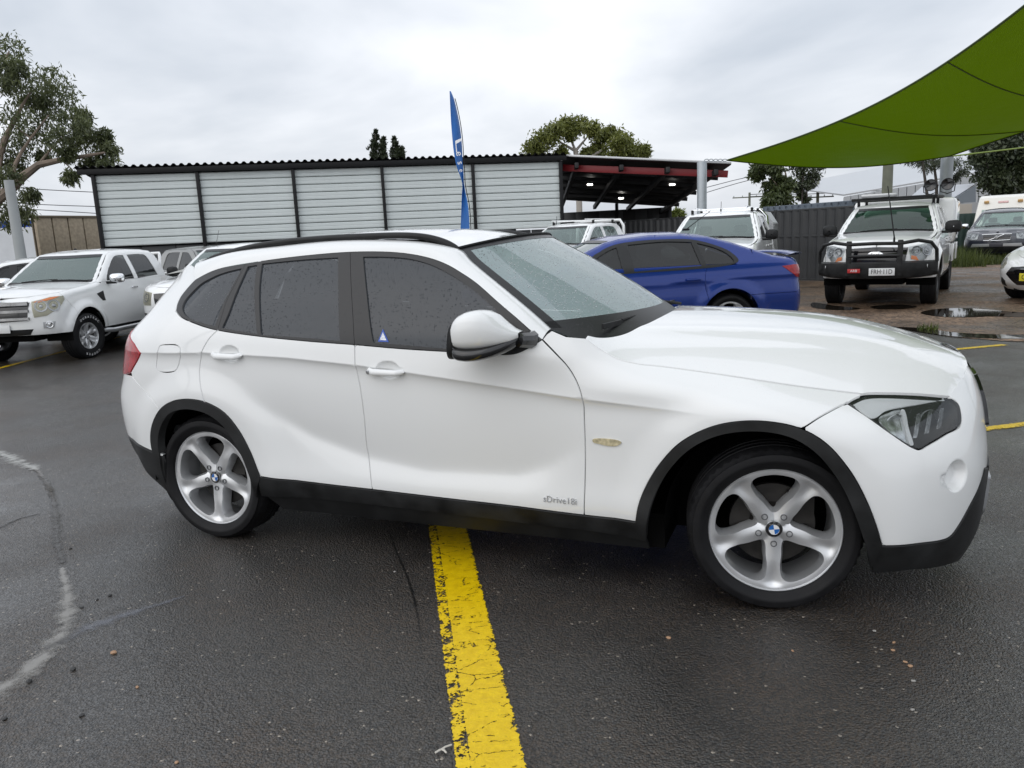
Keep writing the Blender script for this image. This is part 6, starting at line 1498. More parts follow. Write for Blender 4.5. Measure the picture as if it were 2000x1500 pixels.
# painted lines: worn thermoplastic with ragged edges and cracks
def line_mat():
    m = bpy.data.materials.new('yellow_road_paint'); m.use_nodes = True; t = m.node_tree; b = t.nodes['Principled BSDF']; nn = t.nodes.new; lk = t.links.new; out = t.nodes['Material Output']
    uv = nn('ShaderNodeUVMap'); s = nn('ShaderNodeSeparateXYZ'); lk(uv.outputs[0], s.inputs[0]); co = nn('ShaderNodeTexCoord')
    def M2(op, a, c=None):
        n = nn('ShaderNodeMath'); n.operation = op
        for i, q in enumerate((a, c)):
            if q is None: continue
            if isinstance(q, (int, float)): n.inputs[i].default_value = q
            else: lk(q, n.inputs[i])
        return n.outputs[0]
    ed = M2('MINIMUM', s.outputs[0], M2('SUBTRACT', 1.0, s.outputs[0]))
    n1 = nn('ShaderNodeTexNoise'); n1.inputs['Scale'].default_value = 26; n1.inputs['Detail'].default_value = 6; n1.inputs['Roughness'].default_value = .7; lk(co.outputs['Object'], n1.inputs['Vector'])
    n2 = nn('ShaderNodeTexNoise'); n2.inputs['Scale'].default_value = 120; n2.inputs['Detail'].default_value = 3; lk(co.outputs['Object'], n2.inputs['Vector'])
    vo = nn('ShaderNodeTexVoronoi'); vo.feature = 'DISTANCE_TO_EDGE'; vo.inputs['Scale'].default_value = 1.0
    mp = nn('ShaderNodeMapping'); mp.inputs['Scale'].default_value = (1.1, 13, 1); lk(uv.outputs[0], mp.inputs[0]); ad = nn('ShaderNodeVectorMath'); ad.operation = 'ADD'; sc = nn('ShaderNodeVectorMath'); sc.operation = 'SCALE'; sc.inputs['Scale'].default_value = .35
    lk(n1.outputs['Color'], sc.inputs[0]); lk(mp.outputs[0], ad.inputs[0]); lk(sc.outputs[0], ad.inputs[1]); lk(ad.outputs[0], vo.inputs['Vector'])
    crack = M2('GREATER_THAN', vo.outputs['Distance'], .013)
    rp = nn('ShaderNodeValToRGB'); el = rp.color_ramp.elements; el[0].position = 0.0; el[0].color = (.95, .95, .95, 1); el[1].position = 1.0; el[1].color = (.9, .9, .9, 1)
    for ps, c in ((.03, .62), (.17, .60), (.22, .70), (.25, .30), (.30, .12), (.70, .12), (.78, .36), (.92, .46), (.97, .66)): q = el.new(ps); q.color = (c, c, c, 1)
    lk(s.outputs[0], rp.inputs[0])                      # how worn each strip of the line is
    ns = M2('ADD', M2('MULTIPLY', n1.outputs['Fac'], .62), M2('MULTIPLY', n2.outputs['Fac'], .38))
    solid = M2('GREATER_THAN', ns, M2('ADD', M2('MULTIPLY', rp.outputs[0], .42), .22)); fac = M2('MULTIPLY', solid, M2('MAXIMUM', crack, M2('GREATER_THAN', n1.outputs['Fac'], .50)))
    r = nn('ShaderNodeValToRGB'); e = r.color_ramp.elements; e[0].position = .3; e[1].position = .7; e[0].color = (.62, .40, .0, 1); e[1].color = (.80, .56, .003, 1); lk(n1.outputs['Fac'], r.inputs[0]); lk(r.outputs[0], b.inputs['Base Color'])
    b.inputs['Roughness'].default_value = .38; bp = nn('ShaderNodeBump'); bp.inputs['Strength'].default_value = .5; bp.inputs['Distance'].default_value = .004; lk(n2.outputs['Fac'], bp.inputs['Height']); lk(bp.outputs[0], b.inputs['Normal'])
    tr = nn('ShaderNodeBsdfTransparent'); mx = nn('ShaderNodeMixShader'); lk(fac, mx.inputs[0]); lk(tr.outputs[0], mx.inputs[1]); lk(b.outputs[0], mx.inputs[2]); lk(mx.outputs[0], out.inputs[0])
    return m
M_line = line_mat()
def painted_line(p0, p1, w, n=40, w1=None):
    p0, p1 = np.array(p0[:2]), np.array(p1[:2]); d = p1-p0; Lg = np.linalg.norm(d); d /= Lg; s = np.array([-d[1], d[0]]); v = []; f = []; uvs = []
    for i in range(n+1):
        c = p0+d*Lg*i/n; ww = w+((w1 or w)-w)*i/n
        for k in (-.5, .5): q = c+s*k*ww; v.append((q[0], q[1], float(ground_z(q[0], q[1]))+.004)); uvs.append((k+.5, Lg*i/n))
    for i in range(n): f.append((2*i, 2*i+2, 2*i+3, 2*i+1))
    o = make_obj('painted_line', v, f, M_line, smooth=False); uvl = o.data.uv_layers.new(name='UVMap')
    for lp in o.data.loops: uvl.data[lp.index].uv = uvs[lp.vertex_index]
    bm = bmesh.new(); bm.from_mesh(o.data); bmesh.ops.recalc_face_normals(bm, faces=bm.faces)
    if bm.faces[:][0].normal.z < 0: bmesh.ops.reverse_faces(bm, faces=bm.faces)
    bm.to_mesh(o.data); bm.free(); tag(o, kind='structure'); return o
a_l, a_r = on_ground(890, 1500), on_ground(1030, 1500); b_l, b_r = on_ground(833, 1010), on_ground(908, 1010); na, fa = (a_l+a_r)/2, (b_l+b_r)/2
dl = (na-fa)[:2]/np.linalg.norm((na-fa)[:2]); wn = np.linalg.norm(np.cross(np.append(dl, 0), a_r-a_l)); wf = np.linalg.norm(np.cross(np.append(dl, 0), b_r-b_l))
painted_line(fa[:2]-dl*.95, na[:2]+dl*1.5, (wn+wf)/2, 60)
for (pa, pb, w) in (((1919, 839), (2000, 829), .095), ((1863, 683), (1960, 674), .10)):
    a, b_ = on_ground(*pa), on_ground(*pb); d = (b_-a)[:2]/np.linalg.norm((b_-a)[:2]); painted_line(a[:2]-d*2.0, b_[:2]+d*(2.5 if pa[1] > 700 else .02), w, 40)
a, b_ = on_ground(20, 714), on_ground(112, 690); d = (b_-a)[:2]/np.linalg.norm((b_-a)[:2]); painted_line(a[:2]-d*1.5, b_[:2]+d*3.2, .10, 40)
# stains: silt left by run-off, darker water track above it
def stain_mat(name, col, rough, dens, sc=9):
    m = bpy.data.materials.new(name); m.use_nodes = True; t = m.node_tree; b = t.nodes['Principled BSDF']; nn = t.nodes.new; lk = t.links.new
    b.inputs['Base Color'].default_value = (*col, 1); b.inputs['Roughness'].default_value = rough; uv = nn('ShaderNodeUVMap'); s = nn('ShaderNodeSeparateXYZ'); lk(uv.outputs[0], s.inputs[0]); co = nn('ShaderNodeTexCoord')
    n = nn('ShaderNodeTexNoise'); n.inputs['Scale'].default_value = sc; n.inputs['Detail'].default_value = 8; n.inputs['Roughness'].default_value = .72; lk(co.outputs['Object'], n.inputs['Vector'])
    ed = nn('ShaderNodeMath'); ed.operation = 'PINGPONG'; ed.inputs[1].default_value = .5; lk(s.outputs[0], ed.inputs[0])
    ed2 = nn('ShaderNodeMath'); ed2.operation = 'MULTIPLY'; lk(ed.outputs[0], ed2.inputs[0]); ed2.inputs[1].default_value = 1.1
    e3 = nn('ShaderNodeMath'); e3.operation = 'MULTIPLY'; lk(ed2.outputs[0], e3.inputs[0]); lk(s.outputs[2], e3.inputs[1]) if False else None
    ad = nn('ShaderNodeMath'); ad.operation = 'ADD'; lk(ed2.outputs[0], ad.inputs[0]); lk(n.outputs['Fac'], ad.inputs[1])
    mr = nn('ShaderNodeMapRange'); mr.inputs[1].default_value = .80; mr.inputs[2].default_value = 1.05; mr.inputs[3].default_value = 0; mr.inputs[4].default_value = dens; lk(ad.outputs[0], mr.inputs[0])
    tr = nn('ShaderNodeBsdfTransparent'); mx = nn('ShaderNodeMixShader'); lk(mr.outputs[0], mx.inputs[0]); lk(tr.outputs[0], mx.inputs[1]); lk(b.outputs[0], mx.inputs[2]); lk(mx.outputs[0], t.nodes['Material Output'].inputs[0])
    return m
def stain(name, pts, widths, m, z=.003):
    c = smooth_poly(np.array([on_ground(x, y)[:2] for x, y in pts]), .05, False); w = np.interp(np.linspace(0, 1, len(c)), np.linspace(0, 1, len(widths)), widths); v = []; f = []; uvs = []
    for i in range(len(c)):
        d = c[min(i+1, len(c)-1)]-c[max(i-1, 0)]; d /= np.linalg.norm(d)+1e-9; s = np.array([-d[1], d[0]])
        for k in (-.5, .5): q = c[i]+s*k*w[i]; v.append((q[0], q[1], float(ground_z(*q))+z)); uvs.append((k+.5, i*.05))
    for i in range(len(c)-1): f.append((2*i, 2*i+2, 2*i+3, 2*i+1))
    o = make_obj(name, v, f, m, smooth=False); uvl = o.data.uv_layers.new(name='UVMap')
    for lp in o.data.loops: uvl.data[lp.index].uv = uvs[lp.vertex_index]
    tag(o, kind='structure'); return o
stain('silt_streak', [(-40, 1372), (20, 1335), (90, 1280), (125, 1230), (130, 1170), (120, 1110)], [.30, .26, .22, .18, .12, .05], stain_mat('pale_silt', (.30, .29, .27), .35, .75))
stain('silt_streak', [(90, 1270), (180, 1225), (280, 1190), (360, 1165)], [.14, .20, .16, .05], stain_mat('oil_sheen_silt', (.16, .17, .20), .30, .5))
stain('water_track', [(122, 1100), (112, 1060), (108, 1000), (95, 950), (70, 915)], [.10, .12, .12, .10, .10], stain_mat('brown_run_off', (.035, .026, .016), .08, .9, 14), .0032)
stain('silt_streak', [(75, 918), (40, 905), (0, 885), (-30, 875)], [.16, .30, .22, .1], stain_mat('pale_silt2', (.42, .42, .40), .5, .8, 16), .0034)
stain('water_track', [(-20, 1040), (30, 1015), (75, 1003)], [.10, .12, .05], MATS.get('x') or bpy.data.materials['brown_run_off'], .0036)
stain('asphalt_joint', [(758, 1035), (775, 1080), (800, 1140), (815, 1200), (822, 1250)], [.01, .025, .03, .025, .01], stain_mat('tar_crack', (.008, .008, .008), .3, 1.0, 30), .0030)

# loose stones and litter
PM = [mat('pebble_tan', (.36, .22, .13), .6), mat('pebble_dark', (.03, .03, .03), .6), mat('pebble_grey', (.30, .29, .27), .6)]
def pebble(px, py, r, mi, flat=.45):
    bm = bmesh.new(); bmesh.ops.create_icosphere(bm, subdivisions=2, radius=1)
    sx = (1, rng.uniform(.55, .9), flat)
    for v in bm.verts: v.co = Vector((v.co.x*sx[0], v.co.y*sx[1], v.co.z*sx[2]))*r*(1+rng.uniform(-.14, .14))
    me = bpy.data.meshes.new('pebble'); bm.to_mesh(me); bm.free(); me.materials.append(PM[mi]); o = bpy.data.objects.new('pebble', me); COL.objects.link(o); p = on_ground(px, py); o.location = (p[0], p[1], p[2]+r*flat*.7); o.rotation_euler = (0, 0, rng.uniform(0, 6)); return o
for x, y, r, mi in ((222, 1276, .013, 0), (143, 1308, .013, 1), (57, 1332, .013, 1), (214, 1164, .010, 1), (190, 1172, .008, 1), (160, 1187, .008, 1), (138, 1072, .009, 1), (10, 1405, .010, 1), (160, 1398, .009, 1), (268, 1343, .008, 0), (345, 1490, .007, 0), (428, 1430, .005, 2), (437, 1154, .006, 2), (1306, 1247, .011, 0), (1746, 1256, .008, 0), (1744, 1271, .008, 0), (1768, 1294, .008, 0), (1778, 1302, .009, 0), (1784, 1331, .008, 2), (1548, 1272, .007, 0), (1708, 1233, .007, 2), (1782, 1387, .007, 2), (1873, 1278, .007, 2), (559, 1130, .004, 2), (771, 1117, .006, 2)):
    o = pebble(x, y, r, mi)
    where = 'left of the yellow line' if x < 860 else ('just below the front wheel' if x < 1600 else 'below the front bumper at the right')
    kind_ = ['tan stone chip', 'black bitumen crumb', 'pale grey stone chip'][mi]
    tag(o, kind_+' on the wet asphalt '+where, 'pebble', kind_+'s '+where)
mb = MB()
for a, b_ in (((850, 1474), (868, 1466)), ((858, 1470), (882, 1458)), ((864, 1468), (872, 1474))): mb.tube([on_ground(*a)+[0, 0, .006], (on_ground(*a)+on_ground(*b_))/2+[0, 0, .009], on_ground(*b_)+[0, 0, .006]], .003, 5)
tag(mb.build('twig', mat('pale_straw', (.55, .52, .46), .7)), 'pale broken twig lying left of the yellow line', 'twig')

# ================================================================ pale-sided shed with carport
KD = 1.35
def far(px, py, z, k=KD):                          # shed front plane: same line of sight as height z at k times the nearer distance
    p = gnd(px, py, z); return CAM_P+(p-CAM_P)*k
TOPZ = CAM_P[2]+1.72*KD; SL, SR = far(183, 338, 3.2), far(1093, 311, 3.2)
shed = empty('shed', (0, 0, 0), 0, 'long shed with pale ribbed siding between black posts and a black metal roof', 'shed')
d = (SR-SL)[:2]; SLEN = np.linalg.norm(d); d /= SLEN; sn = np.array([d[1], -d[0]])      # sn points to the camera side
def sp_(t, off=0, z=0): q = SL[:2]+d*t+sn*off; return np.array([q[0], q[1], z])
ang = math.atan2(d[1], d[0]); RZ = Matrix.Rotation(ang, 3, 'Z')
M_black = mat('black_steel', (.008, .008, .009), .45, spec=.25); M_side = mat('pale_siding', (.66, .71, .70), .42, noise=(1.2, .06), coat=.15); M_dgrey = mat('dark_fence_steel', (.045, .047, .050), .5, noise=(2, .15)); M_roof = mat('black_roof_steel', (.011, .011, .012), .5, spec=.25)
posts = [float((far(x, y, 3.2)[:2]-SL[:2]) @ d) for x, y in ((183, 338), (378, 329), (570, 325), (745, 320), (922, 316), (1093, 311))]
z0s, z1s = 1.74, TOPZ-.06
for t in posts: mb = MB(); mb.box(tuple(sp_(t, .09, (z1s-.2)/2)), (.095, .13, z1s+.2), RZ, .01); mb.build('post', M_black, shed)
NB = 9; bh = (z1s-z0s)/NB; bprof = [(0, 0), (.018, .006), (.030, .03), (.030, bh*.42), (.024, bh*.47), (.030, bh*.52), (.030, bh-.035), (.012, bh-.020), (0, bh-.014), (-.03, bh-.014), (-.03, 0)]
for a, b_ in zip(posts[:-1], posts[1:]):
    first = None
    for k in range(NB):
        if first is None:
            Lb = b_-a-.095; mb = MB(); n = len(bprof)
            v = [(s*Lb/2, -o, z) for s in (-1, 1) for o, z in bprof]; mb.addm(v, [tuple(range(n)), tuple(reversed(range(n, 2*n)))]+[(i, (i+1) % n, n+(i+1) % n, n+i) for i in range(n)])
            first = mb.build('siding_board', M_side, shed, ang=25); o = first
        else: o = first.copy(); COL.objects.link(o)
        o.location = tuple(sp_((a+b_)/2, .0, z0s+bh*k)); o.rotation_euler = (rng.normal(0, .004), 0, ang)
mb = MB(); mb.box(tuple(sp_(SLEN/2, -.06, (z0s+z1s)/2)), (SLEN, .04, z1s-z0s), RZ); mb.build('siding_backing', M_dgrey, shed)
# roof sheet with ribs, fascia
mb = MB(); mb.box(tuple(sp_(SLEN/2-.1, .16, TOPZ+.02)), (SLEN+.55, .08, .15), RZ, .01); mb.build('fascia', M_black, shed)
nr = 66; v = []; f = []; DEP = 8.5; drop = 1.15
for i in range(nr*4+1):
    t = -.42+(SLEN+.60)*i/(nr*4); h = [.0, .055, .055, 0][i % 4]
    v += [tuple(sp_(t, .26, TOPZ+.125+h)), tuple(sp_(t, -DEP, TOPZ+.125-drop+h))]
f = [(2*i, 2*i+2, 2*i+3, 2*i+1) for i in range(nr*4)]
make_obj('roof_sheet', v, f, M_roof, shed, smooth=False)
mb = MB(); mb.box(tuple(sp_(SLEN/2, -DEP, 1.3)), (SLEN, .06, 2.9), RZ); mb.build('rear_wall', M_dgrey, shed); mb = MB(); mb.box(tuple(sp_(-.02, -DEP/2, 1.4)), (.05, DEP, 3.0), RZ); mb.build('end_wall', M_dgrey, shed)
for k in range(14): mb = MB(); mb.box(tuple(sp_(SLEN*(k+.5)/14, -.12, .75)), (SLEN/14-.02, .03, 1.9), RZ, .008); mb.build('lower_panel', M_dgrey, shed)
# carport bay to the right: roof falls to the back, red front beam, lights
cp = empty('carport', (0, 0, 0), 0, 'open black carport with red front beam and small ceiling lights beside the pale shed', 'carport')
NRt = at_depth(1428, 322, 22.5); NLf = np.array([SR[0]+d[0]*.12, SR[1]+d[1]*.12, TOPZ+.06]); NRt[2] = NRt[2]; FR = at_depth(1312, 404, 31.5); FL = NLf+(FR-NRt)
M_dk = mat('carport_dark', (.012, .012, .013), .6); M_redb = mat('red_beam', (.22, .012, .016), .45)
def quadsheet(name, a, b_, c, e, m, par, n=2, th=.05):
    mb = MB(); pts = [np.array(q, float) for q in (a, b_, c, e)]; nrm = np.cross(pts[1]-pts[0], pts[3]-pts[0]); nrm /= np.linalg.norm(nrm)
    mb.addm([tuple(p) for p in pts]+[tuple(p+nrm*th) for p in pts], [(0, 1, 2, 3), (7, 6, 5, 4), (0, 4, 5, 1), (1, 5, 6, 2), (2, 6, 7, 3), (3, 7, 4, 0)]); return mb.build(name, m, par, smooth=False)
quadsheet('roof_sheet', NLf, NRt, FR, FL, M_dk, cp, th=.06)
def beam(name, a, b_, w, h, m, par):
    a, b_ = Vector(a), Vector(b_); dd = (b_-a); Lg = dd.length; x = dd.normalized(); y = Vector((0, 0, 1)).cross(x).normalized(); z = x.cross(y); R3 = Matrix((x, y, z)).transposed()
    mb = MB(); mb.box(tuple((a+b_)/2), (Lg, w, h), R3, .006); return mb.build(name, m, par)
beam('gutter', NLf+[0, 0, .05], NRt+[0, 0, .05], .12, .06, M_silver, cp)
in_ = (FR-NRt)/np.linalg.norm(FR-NRt)
beam('red_beam', NLf+in_*.35-[0, 0, .26], NRt+in_*.35-[0, 0, .20], .10, .20, M_redb, cp)
for k in range(1, 6): q = in_*(np.linalg.norm(FR-NRt)*k/6); beam('purlin', NLf+q-[0, 0, .12], NRt+q-[0, 0, .12], .08, .14, M_dk if k > 1 else M_black, cp)
for k in range(4): s = (k+.3)/3.6; a = NLf+(NRt-NLf)*s; b_ = FL+(FR-FL)*s; beam('rafter', a-[0, 0, .22], b_-[0, 0, .22], .12, .16, M_dk, cp)
for s in (0.02, .55, .97): q = FL+(FR-FL)*s; mb = MB(); mb.box((q[0], q[1], q[2]/2), (.12, .12, q[2]), None, .01); mb.build('post', M_black, cp)
mb = MB(); n_ = 10
for k in range(n_):
    a = FL+(FR-FL)*(k/n_); b_ = FL+(FR-FL)*((k+1)/n_); c = (a+b_)/2; mb = MB(); mb.box((c[0], c[1], FR[2]/2-.03), (np.linalg.norm(b_-a)-.004, .05, FR[2]+.06), Matrix.Rotation(math.atan2((b_-a)[1], (b_-a)[0]), 3, 'Z'), .01); mb.build('back_panel', M_dgrey if k % 3 else M_dk, cp)
M_lamp = mat('lamp_glow', (1, 1, 1), .5, emit=((1, .97, .9), 6))
def carport_pt(px, py, t): a = NLf+(FL-NLf)*t; return None
for px_, py_ in ((1152, 358), (1313, 358), (1213, 385)):
    # where the line of sight meets the roof underside
    nrm = np.cross(NRt-NLf, FL-NLf); rd = ray(px_, py_); tt = ((NLf-[0, 0, .10]-CAM_P) @ nrm)/(rd @ nrm); p = CAM_P+rd*tt
    mb = MB(); mb.lathe([(0, -.02), (.09, -.02), (.10, .0), (.10, .03)], 16, axis='z', c=tuple(p-[0, 0, .05])); mb.build('ceiling_light', M_lamp, cp)
pp = at_depth(1371, 313, 20.8); post_x = pp
gp_ = empty('steel_post', (pp[0], pp[1], 0), 0, 'round galvanised steel post in front of the carport corner', 'post')
M_galv = mat('galvanised_steel', (.36, .39, .41), .45, metal=.5, noise=(4, .12))
mb = MB(); mb.lathe([(0, 0), (.13, 0), (.13, pp[2]-.06), (.12, pp[2]-.04), (0, pp[2]-.04)], 20, axis='z'); mb.build('shaft', M_galv, gp_); mb = MB(); mb.box((0, 0, .01), (.4, .4, .02), None, .004); mb.build('base_plate', M_galv, gp_)

# ================================================================ fence, container, buildings
def fence_panel_mesh(w, h, ribs, dep=.03):
    v = []; f = []; n = ribs*4
    for i in range(n+1):
        x = w*i/n; o = [0, -dep, -dep, 0][i % 4]; v += [(x, o, 0), (x, o, h)]
    return v, [(2*i, 2*i+2, 2*i+3, 2*i+1) for i in range(n)]
fn = empty('steel_fence', (0, 0, 0), 0, 'dark grey ribbed steel fence behind the utes and the blue sedan', 'fence')
fa0 = gnd(1668, 556); fa0 = np.array([3.55, 17.3, 0]); fb0 = np.array([-4.2, 23.2, 0]); dd = (fb0-fa0); FLn = np.linalg.norm(dd); dd /= FLn; fang = math.atan2(-dd[1], -dd[0])
nP = 4; wP = FLn/nP; v, f = fence_panel_mesh(wP-.06, 1.80, 9)
me0 = None
for k in range(nP):
    p = fa0+dd*wP*(k+1)
    if me0 is None: o = make_obj('fence_panel', v, f, M_dgrey, fn, smooth=False); me0 = o.data
    else: o = bpy.data.objects.new('fence_panel', me0); COL.objects.link(o); o.parent = fn
    o.location = (p[0], p[1], .05); o.rotation_euler = (0, 0, fang)
    mb = MB(); mb.box((p[0], p[1], .95), (.06, .06, 1.9), Matrix.Rotation(fang, 3, 'Z')); mb.build('fence_post', M_dgrey, fn); q = (p+fa0+dd*wP*k)/2
    for z in (1.86, .06, 1.18): mb = MB(); mb.box((q[0], q[1], z), (wP, .055, .05), Matrix.Rotation(fang, 3, 'Z'), .005); mb.build('fence_rail', M_dgrey, fn)
ct = empty('shipping_container', (0, 0, 0), 0, 'blue grey corrugated container roof showing above the dark fence', 'container'); c0 = at_depth(1668, 396, 21.0); c1 = at_depth(1490, 408, 24.0)
M_cont = mat('container_blue_grey', (.14, .17, .21), .5, noise=(1, .15)); dc = (c1-c0); dc[2] = 0; Lc = np.linalg.norm(dc); dc /= Lc; ca = math.atan2(-dc[1], -dc[0]); v, f = fence_panel_mesh(Lc, 2.05, 14, .05)
make_obj('long_side', v, f, M_cont, ct, smooth=False, loc=tuple([c1[0], c1[1], 0])).rotation_euler = (0, 0, ca)
mb = MB(); nrmc = np.array([-math.sin(ca), math.cos(ca), 0]); m_ = (c0+c1)/2+nrmc*1.2; mb.box((m_[0], m_[1], 2.02), (Lc, 2.4, .10), Matrix.Rotation(ca, 3, 'Z'), .01); mb.box((m_[0], m_[1], 1.0), (Lc-.1, 2.2, 1.95), Matrix.Rotation(ca, 3, 'Z')); mb.build('roof_and_core', M_cont, ct)
# beige panel wall + blue-trimmed building at the far left
bw = empty('panel_wall', (0, 0, 0), 0, 'beige pebbled concrete panel wall left of the pale shed', 'wall'); q0, q1 = at_depth(66, 428, 30), at_depth(215, 422, 33); dv_ = (q1-q0)[:2]; Lw = np.linalg.norm(dv_); dv_ /= Lw; wa = math.atan2(dv_[1], dv_[0]); hw_ = (q0[2]+q1[2])/2+.21
M_beige = mat('pebble_concrete', (.36, .30, .22), .85, noise=(9, .22), bump=(40, .5))
for i in range(5):
    for j in range(2):
        w_ = Lw/5; h_ = hw_/2; c = q0[:2]+dv_*w_*(i+.5); mb = MB(); mb.box((c[0], c[1], -.21+h_*(j+.5)), (w_-.05, .16, h_-.05), Matrix.Rotation(wa, 3, 'Z'), .01); mb.build('wall_panel', M_beige, bw)
c = (q0+q1)[:2]/2; mb = MB(); mb.box((c[0]-.16*math.sin(wa), c[1]+.16*math.cos(wa), hw_/2-.21), (Lw, .06, hw_), Matrix.Rotation(wa, 3, 'Z')); mb.box((c[0], c[1], hw_-.18), (Lw+.1, .24, .08), Matrix.Rotation(wa, 3, 'Z')); mb.build('wall_core', mat('beige_dark', (.17, .14, .10), .9), bw)
bl = empty('building', (0, 0, 0), 0, 'white building with bright blue roof fascia at the far left', 'building'); q0, q1 = at_depth(-120, 440, 42), at_depth(68, 432, 42); dv_ = (q1-q0)[:2]; Lw = np.linalg.norm(dv_); dv_ /= Lw; wa = math.atan2(dv_[1], dv_[0]); zt = q1[2]; c = (q0+q1)[:2]/2; Rw = Matrix.Rotation(wa, 3, 'Z')
mb = MB(); mb.box((c[0], c[1]+4, zt/2-.4), (Lw-.2, 8, zt+.2), Rw); mb.build('wall', mat('white_render', (.66, .68, .70), .7, noise=(.8, .08)), bl)
v, f = fence_panel_mesh(Lw+.3, 1.05, 22, .05); make_obj('blue_fascia', v, f, mat('blue_steel', (.012, .075, .40), .4), bl, smooth=False, loc=(q0[0], q0[1]-.25, zt-1.0)).rotation_euler = (0, 0, wa)
for s, w_ in ((.48, 1.6), (.78, .8)): p = q0[:2]+dv_*Lw*s; mb = MB(); mb.box((p[0], p[1]-.05, zt-2.1), (w_, .12, 1.7), Rw, .02); w = mb.build('window', M_frame, bl); mb = MB(); mb.box((p[0], p[1]-.13, zt-2.1), (w_-.16, .03, 1.5), Rw); mb.build('pane', M_gloss, w)
# grey warehouse at the right
wh = empty('warehouse', (0, 0, 0), 0, 'light grey metal warehouse behind the work pickup at the right', 'building'); q0, q1 = at_depth(1648, 384, 62), at_depth(2080, 312, 50); dv_ = (q1-q0)[:2]; Lw = np.linalg.norm(dv_); dv_ /= Lw; wa = math.atan2(dv_[1], dv_[0]); M_wh = mat('warehouse_grey', (.40, .42, .44), .5, noise=(.4, .08)); M_wr = mat('warehouse_roof', (.46, .48, .50), .45, noise=(.3, .06))
n_ = 24
for i in range(n_):
    a = q0+(q1-q0)*i/n_; b_ = q0+(q1-q0)*(i+1)/n_; zt = (a[2]+b_[2])/2; c = (a+b_)[:2]/2; mb = MB(); mb.prism([(-Lw/n_/2+.03, -.2), (Lw/n_/2-.03, -.2), (Lw/n_/2-.03, b_[2]-.02), (-Lw/n_/2+.03, a[2]-.02)], 1, -.06, .06); o = mb.build('wall_sheet', M_wh, wh, smooth=False, loc=(c[0], c[1], 0), rz=wa)
quadsheet('roof', q0+[0, 0, .05], q1+[0, 0, .05], q1+[-6, 22, 2.0], q0+[-6, 22, 2.0], M_wr, wh, th=.12)
quadsheet('wall_backing', q0*[1, 1, 0]+[0, .15, -.3], q1*[1, 1, 0]+[0, .15, -.3], q1+[0, .15, -.1], q0+[0, .15, -.1], M_wh, wh, th=.05)
an = empty('annex_building', (0, 0, 0), 0, 'small grey gabled annex with a dark triangular side in front of the warehouse', 'building'); g0, g1 = at_depth(1768, 398, 40), at_depth(1905, 362, 38); 
quadsheet('roof', at_depth(1768, 396, 40), at_depth(1852, 396, 38), at_depth(1906, 361, 44), at_depth(1800, 368, 47), mat('annex_roof', (.40, .42, .45), .45), an, th=.08)
ga, gb, gc = at_depth(1852, 397, 37.8), at_depth(1906, 397, 37.8), at_depth(1906, 361, 37.8)
mb = MB(); ex = np.array([.5, 5, 0]); mb.addm([tuple(p) for p in (ga, gb, gc)]+[tuple(p+ex) for p in (ga, gb, gc)], [(0, 1, 2), (5, 4, 3), (0, 3, 4, 1), (1, 4, 5, 2), (2, 5, 3, 0)]); mb.build('gable', mat('annex_gable', (.13, .15, .17), .5), an, smooth=False)
wl, wr_ = at_depth(1760, 398, 38), at_depth(1915, 398, 37.8); cw = (wl+wr_)/2; mb = MB(); mb.box((cw[0], cw[1]+2.6, cw[2]/2-.1), (np.linalg.norm((wr_-wl)[:2]), 5, cw[2]+.2), Matrix.Rotation(math.atan2((wr_-wl)[1], (wr_-wl)[0]), 3, 'Z')); mb.build('wall', mat('annex_wall', (.34, .35, .36), .6, noise=(.6, .08)), an)
p = at_depth(1866, 440, 37.2); mb = MB(); mb.box((p[0], p[1], 1.05), (1.3, .1, 2.1), None, .02); mb.build('door', mat('annex_door', (.33, .30, .26), .6), an)
fg = empty('boundary_fence', (0, 0, 0), 0, 'dark green steel fence section left of the dark SUV', 'fence'); p0, p1 = at_depth(1840, 470, 31), at_depth(1895, 466, 31); v, f = fence_panel_mesh(np.linalg.norm((p1-p0)[:2])+1.5, 1.6, 10, .03); make_obj('fence_panel', v, f, mat('green_fence_steel', (.02, .045, .04), .5), fg, smooth=False, loc=(p0[0]-1, p0[1], 0)).rotation_euler = (0, 0, math.atan2((p1-p0)[1], (p1-p0)[0]))
mb = MB(); mb.box((p0[0]+1, p0[1]-.02, 1.6), (5.2, .05, .05), Matrix.Rotation(math.atan2((p1-p0)[1], (p1-p0)[0]), 3, 'Z')); mb.build('fence_rail', MATS['green_fence_steel'], fg)

# ================================================================ shade sail
A_, B_, C_, D_ = at_depth(1420, 313, 20.8), at_depth(1853, 305, 20), at_depth(2160, -118, 11.5), at_depth(2420, 150, 15.5)
m = bpy.data.materials.new('green_shade_cloth'); m.use_nodes = True; t = m.node_tree; b = t.nodes['Principled BSDF']; nn = t.nodes.new; lk = t.links.new
b.inputs['Base Color'].default_value = (.105, .18, .0005, 1); b.inputs['Roughness'].default_value = .38; b.inputs['Specular IOR Level'].default_value = .25; tl_ = nn('ShaderNodeBsdfTranslucent'); tl_.inputs[0].default_value = (.095, .165, .0005, 1); mxs = nn('ShaderNodeMixShader'); mxs.inputs[0].default_value = .42
co = nn('ShaderNodeTexCoord'); n_ = nn('ShaderNodeTexNoise'); n_.inputs['Scale'].default_value = 1.2; n_.inputs['Detail'].default_value = 5; lk(co.outputs['Object'], n_.inputs['Vector']); bp = nn('ShaderNodeBump'); bp.inputs['Strength'].default_value = .45; bp.inputs['Distance'].default_value = .06
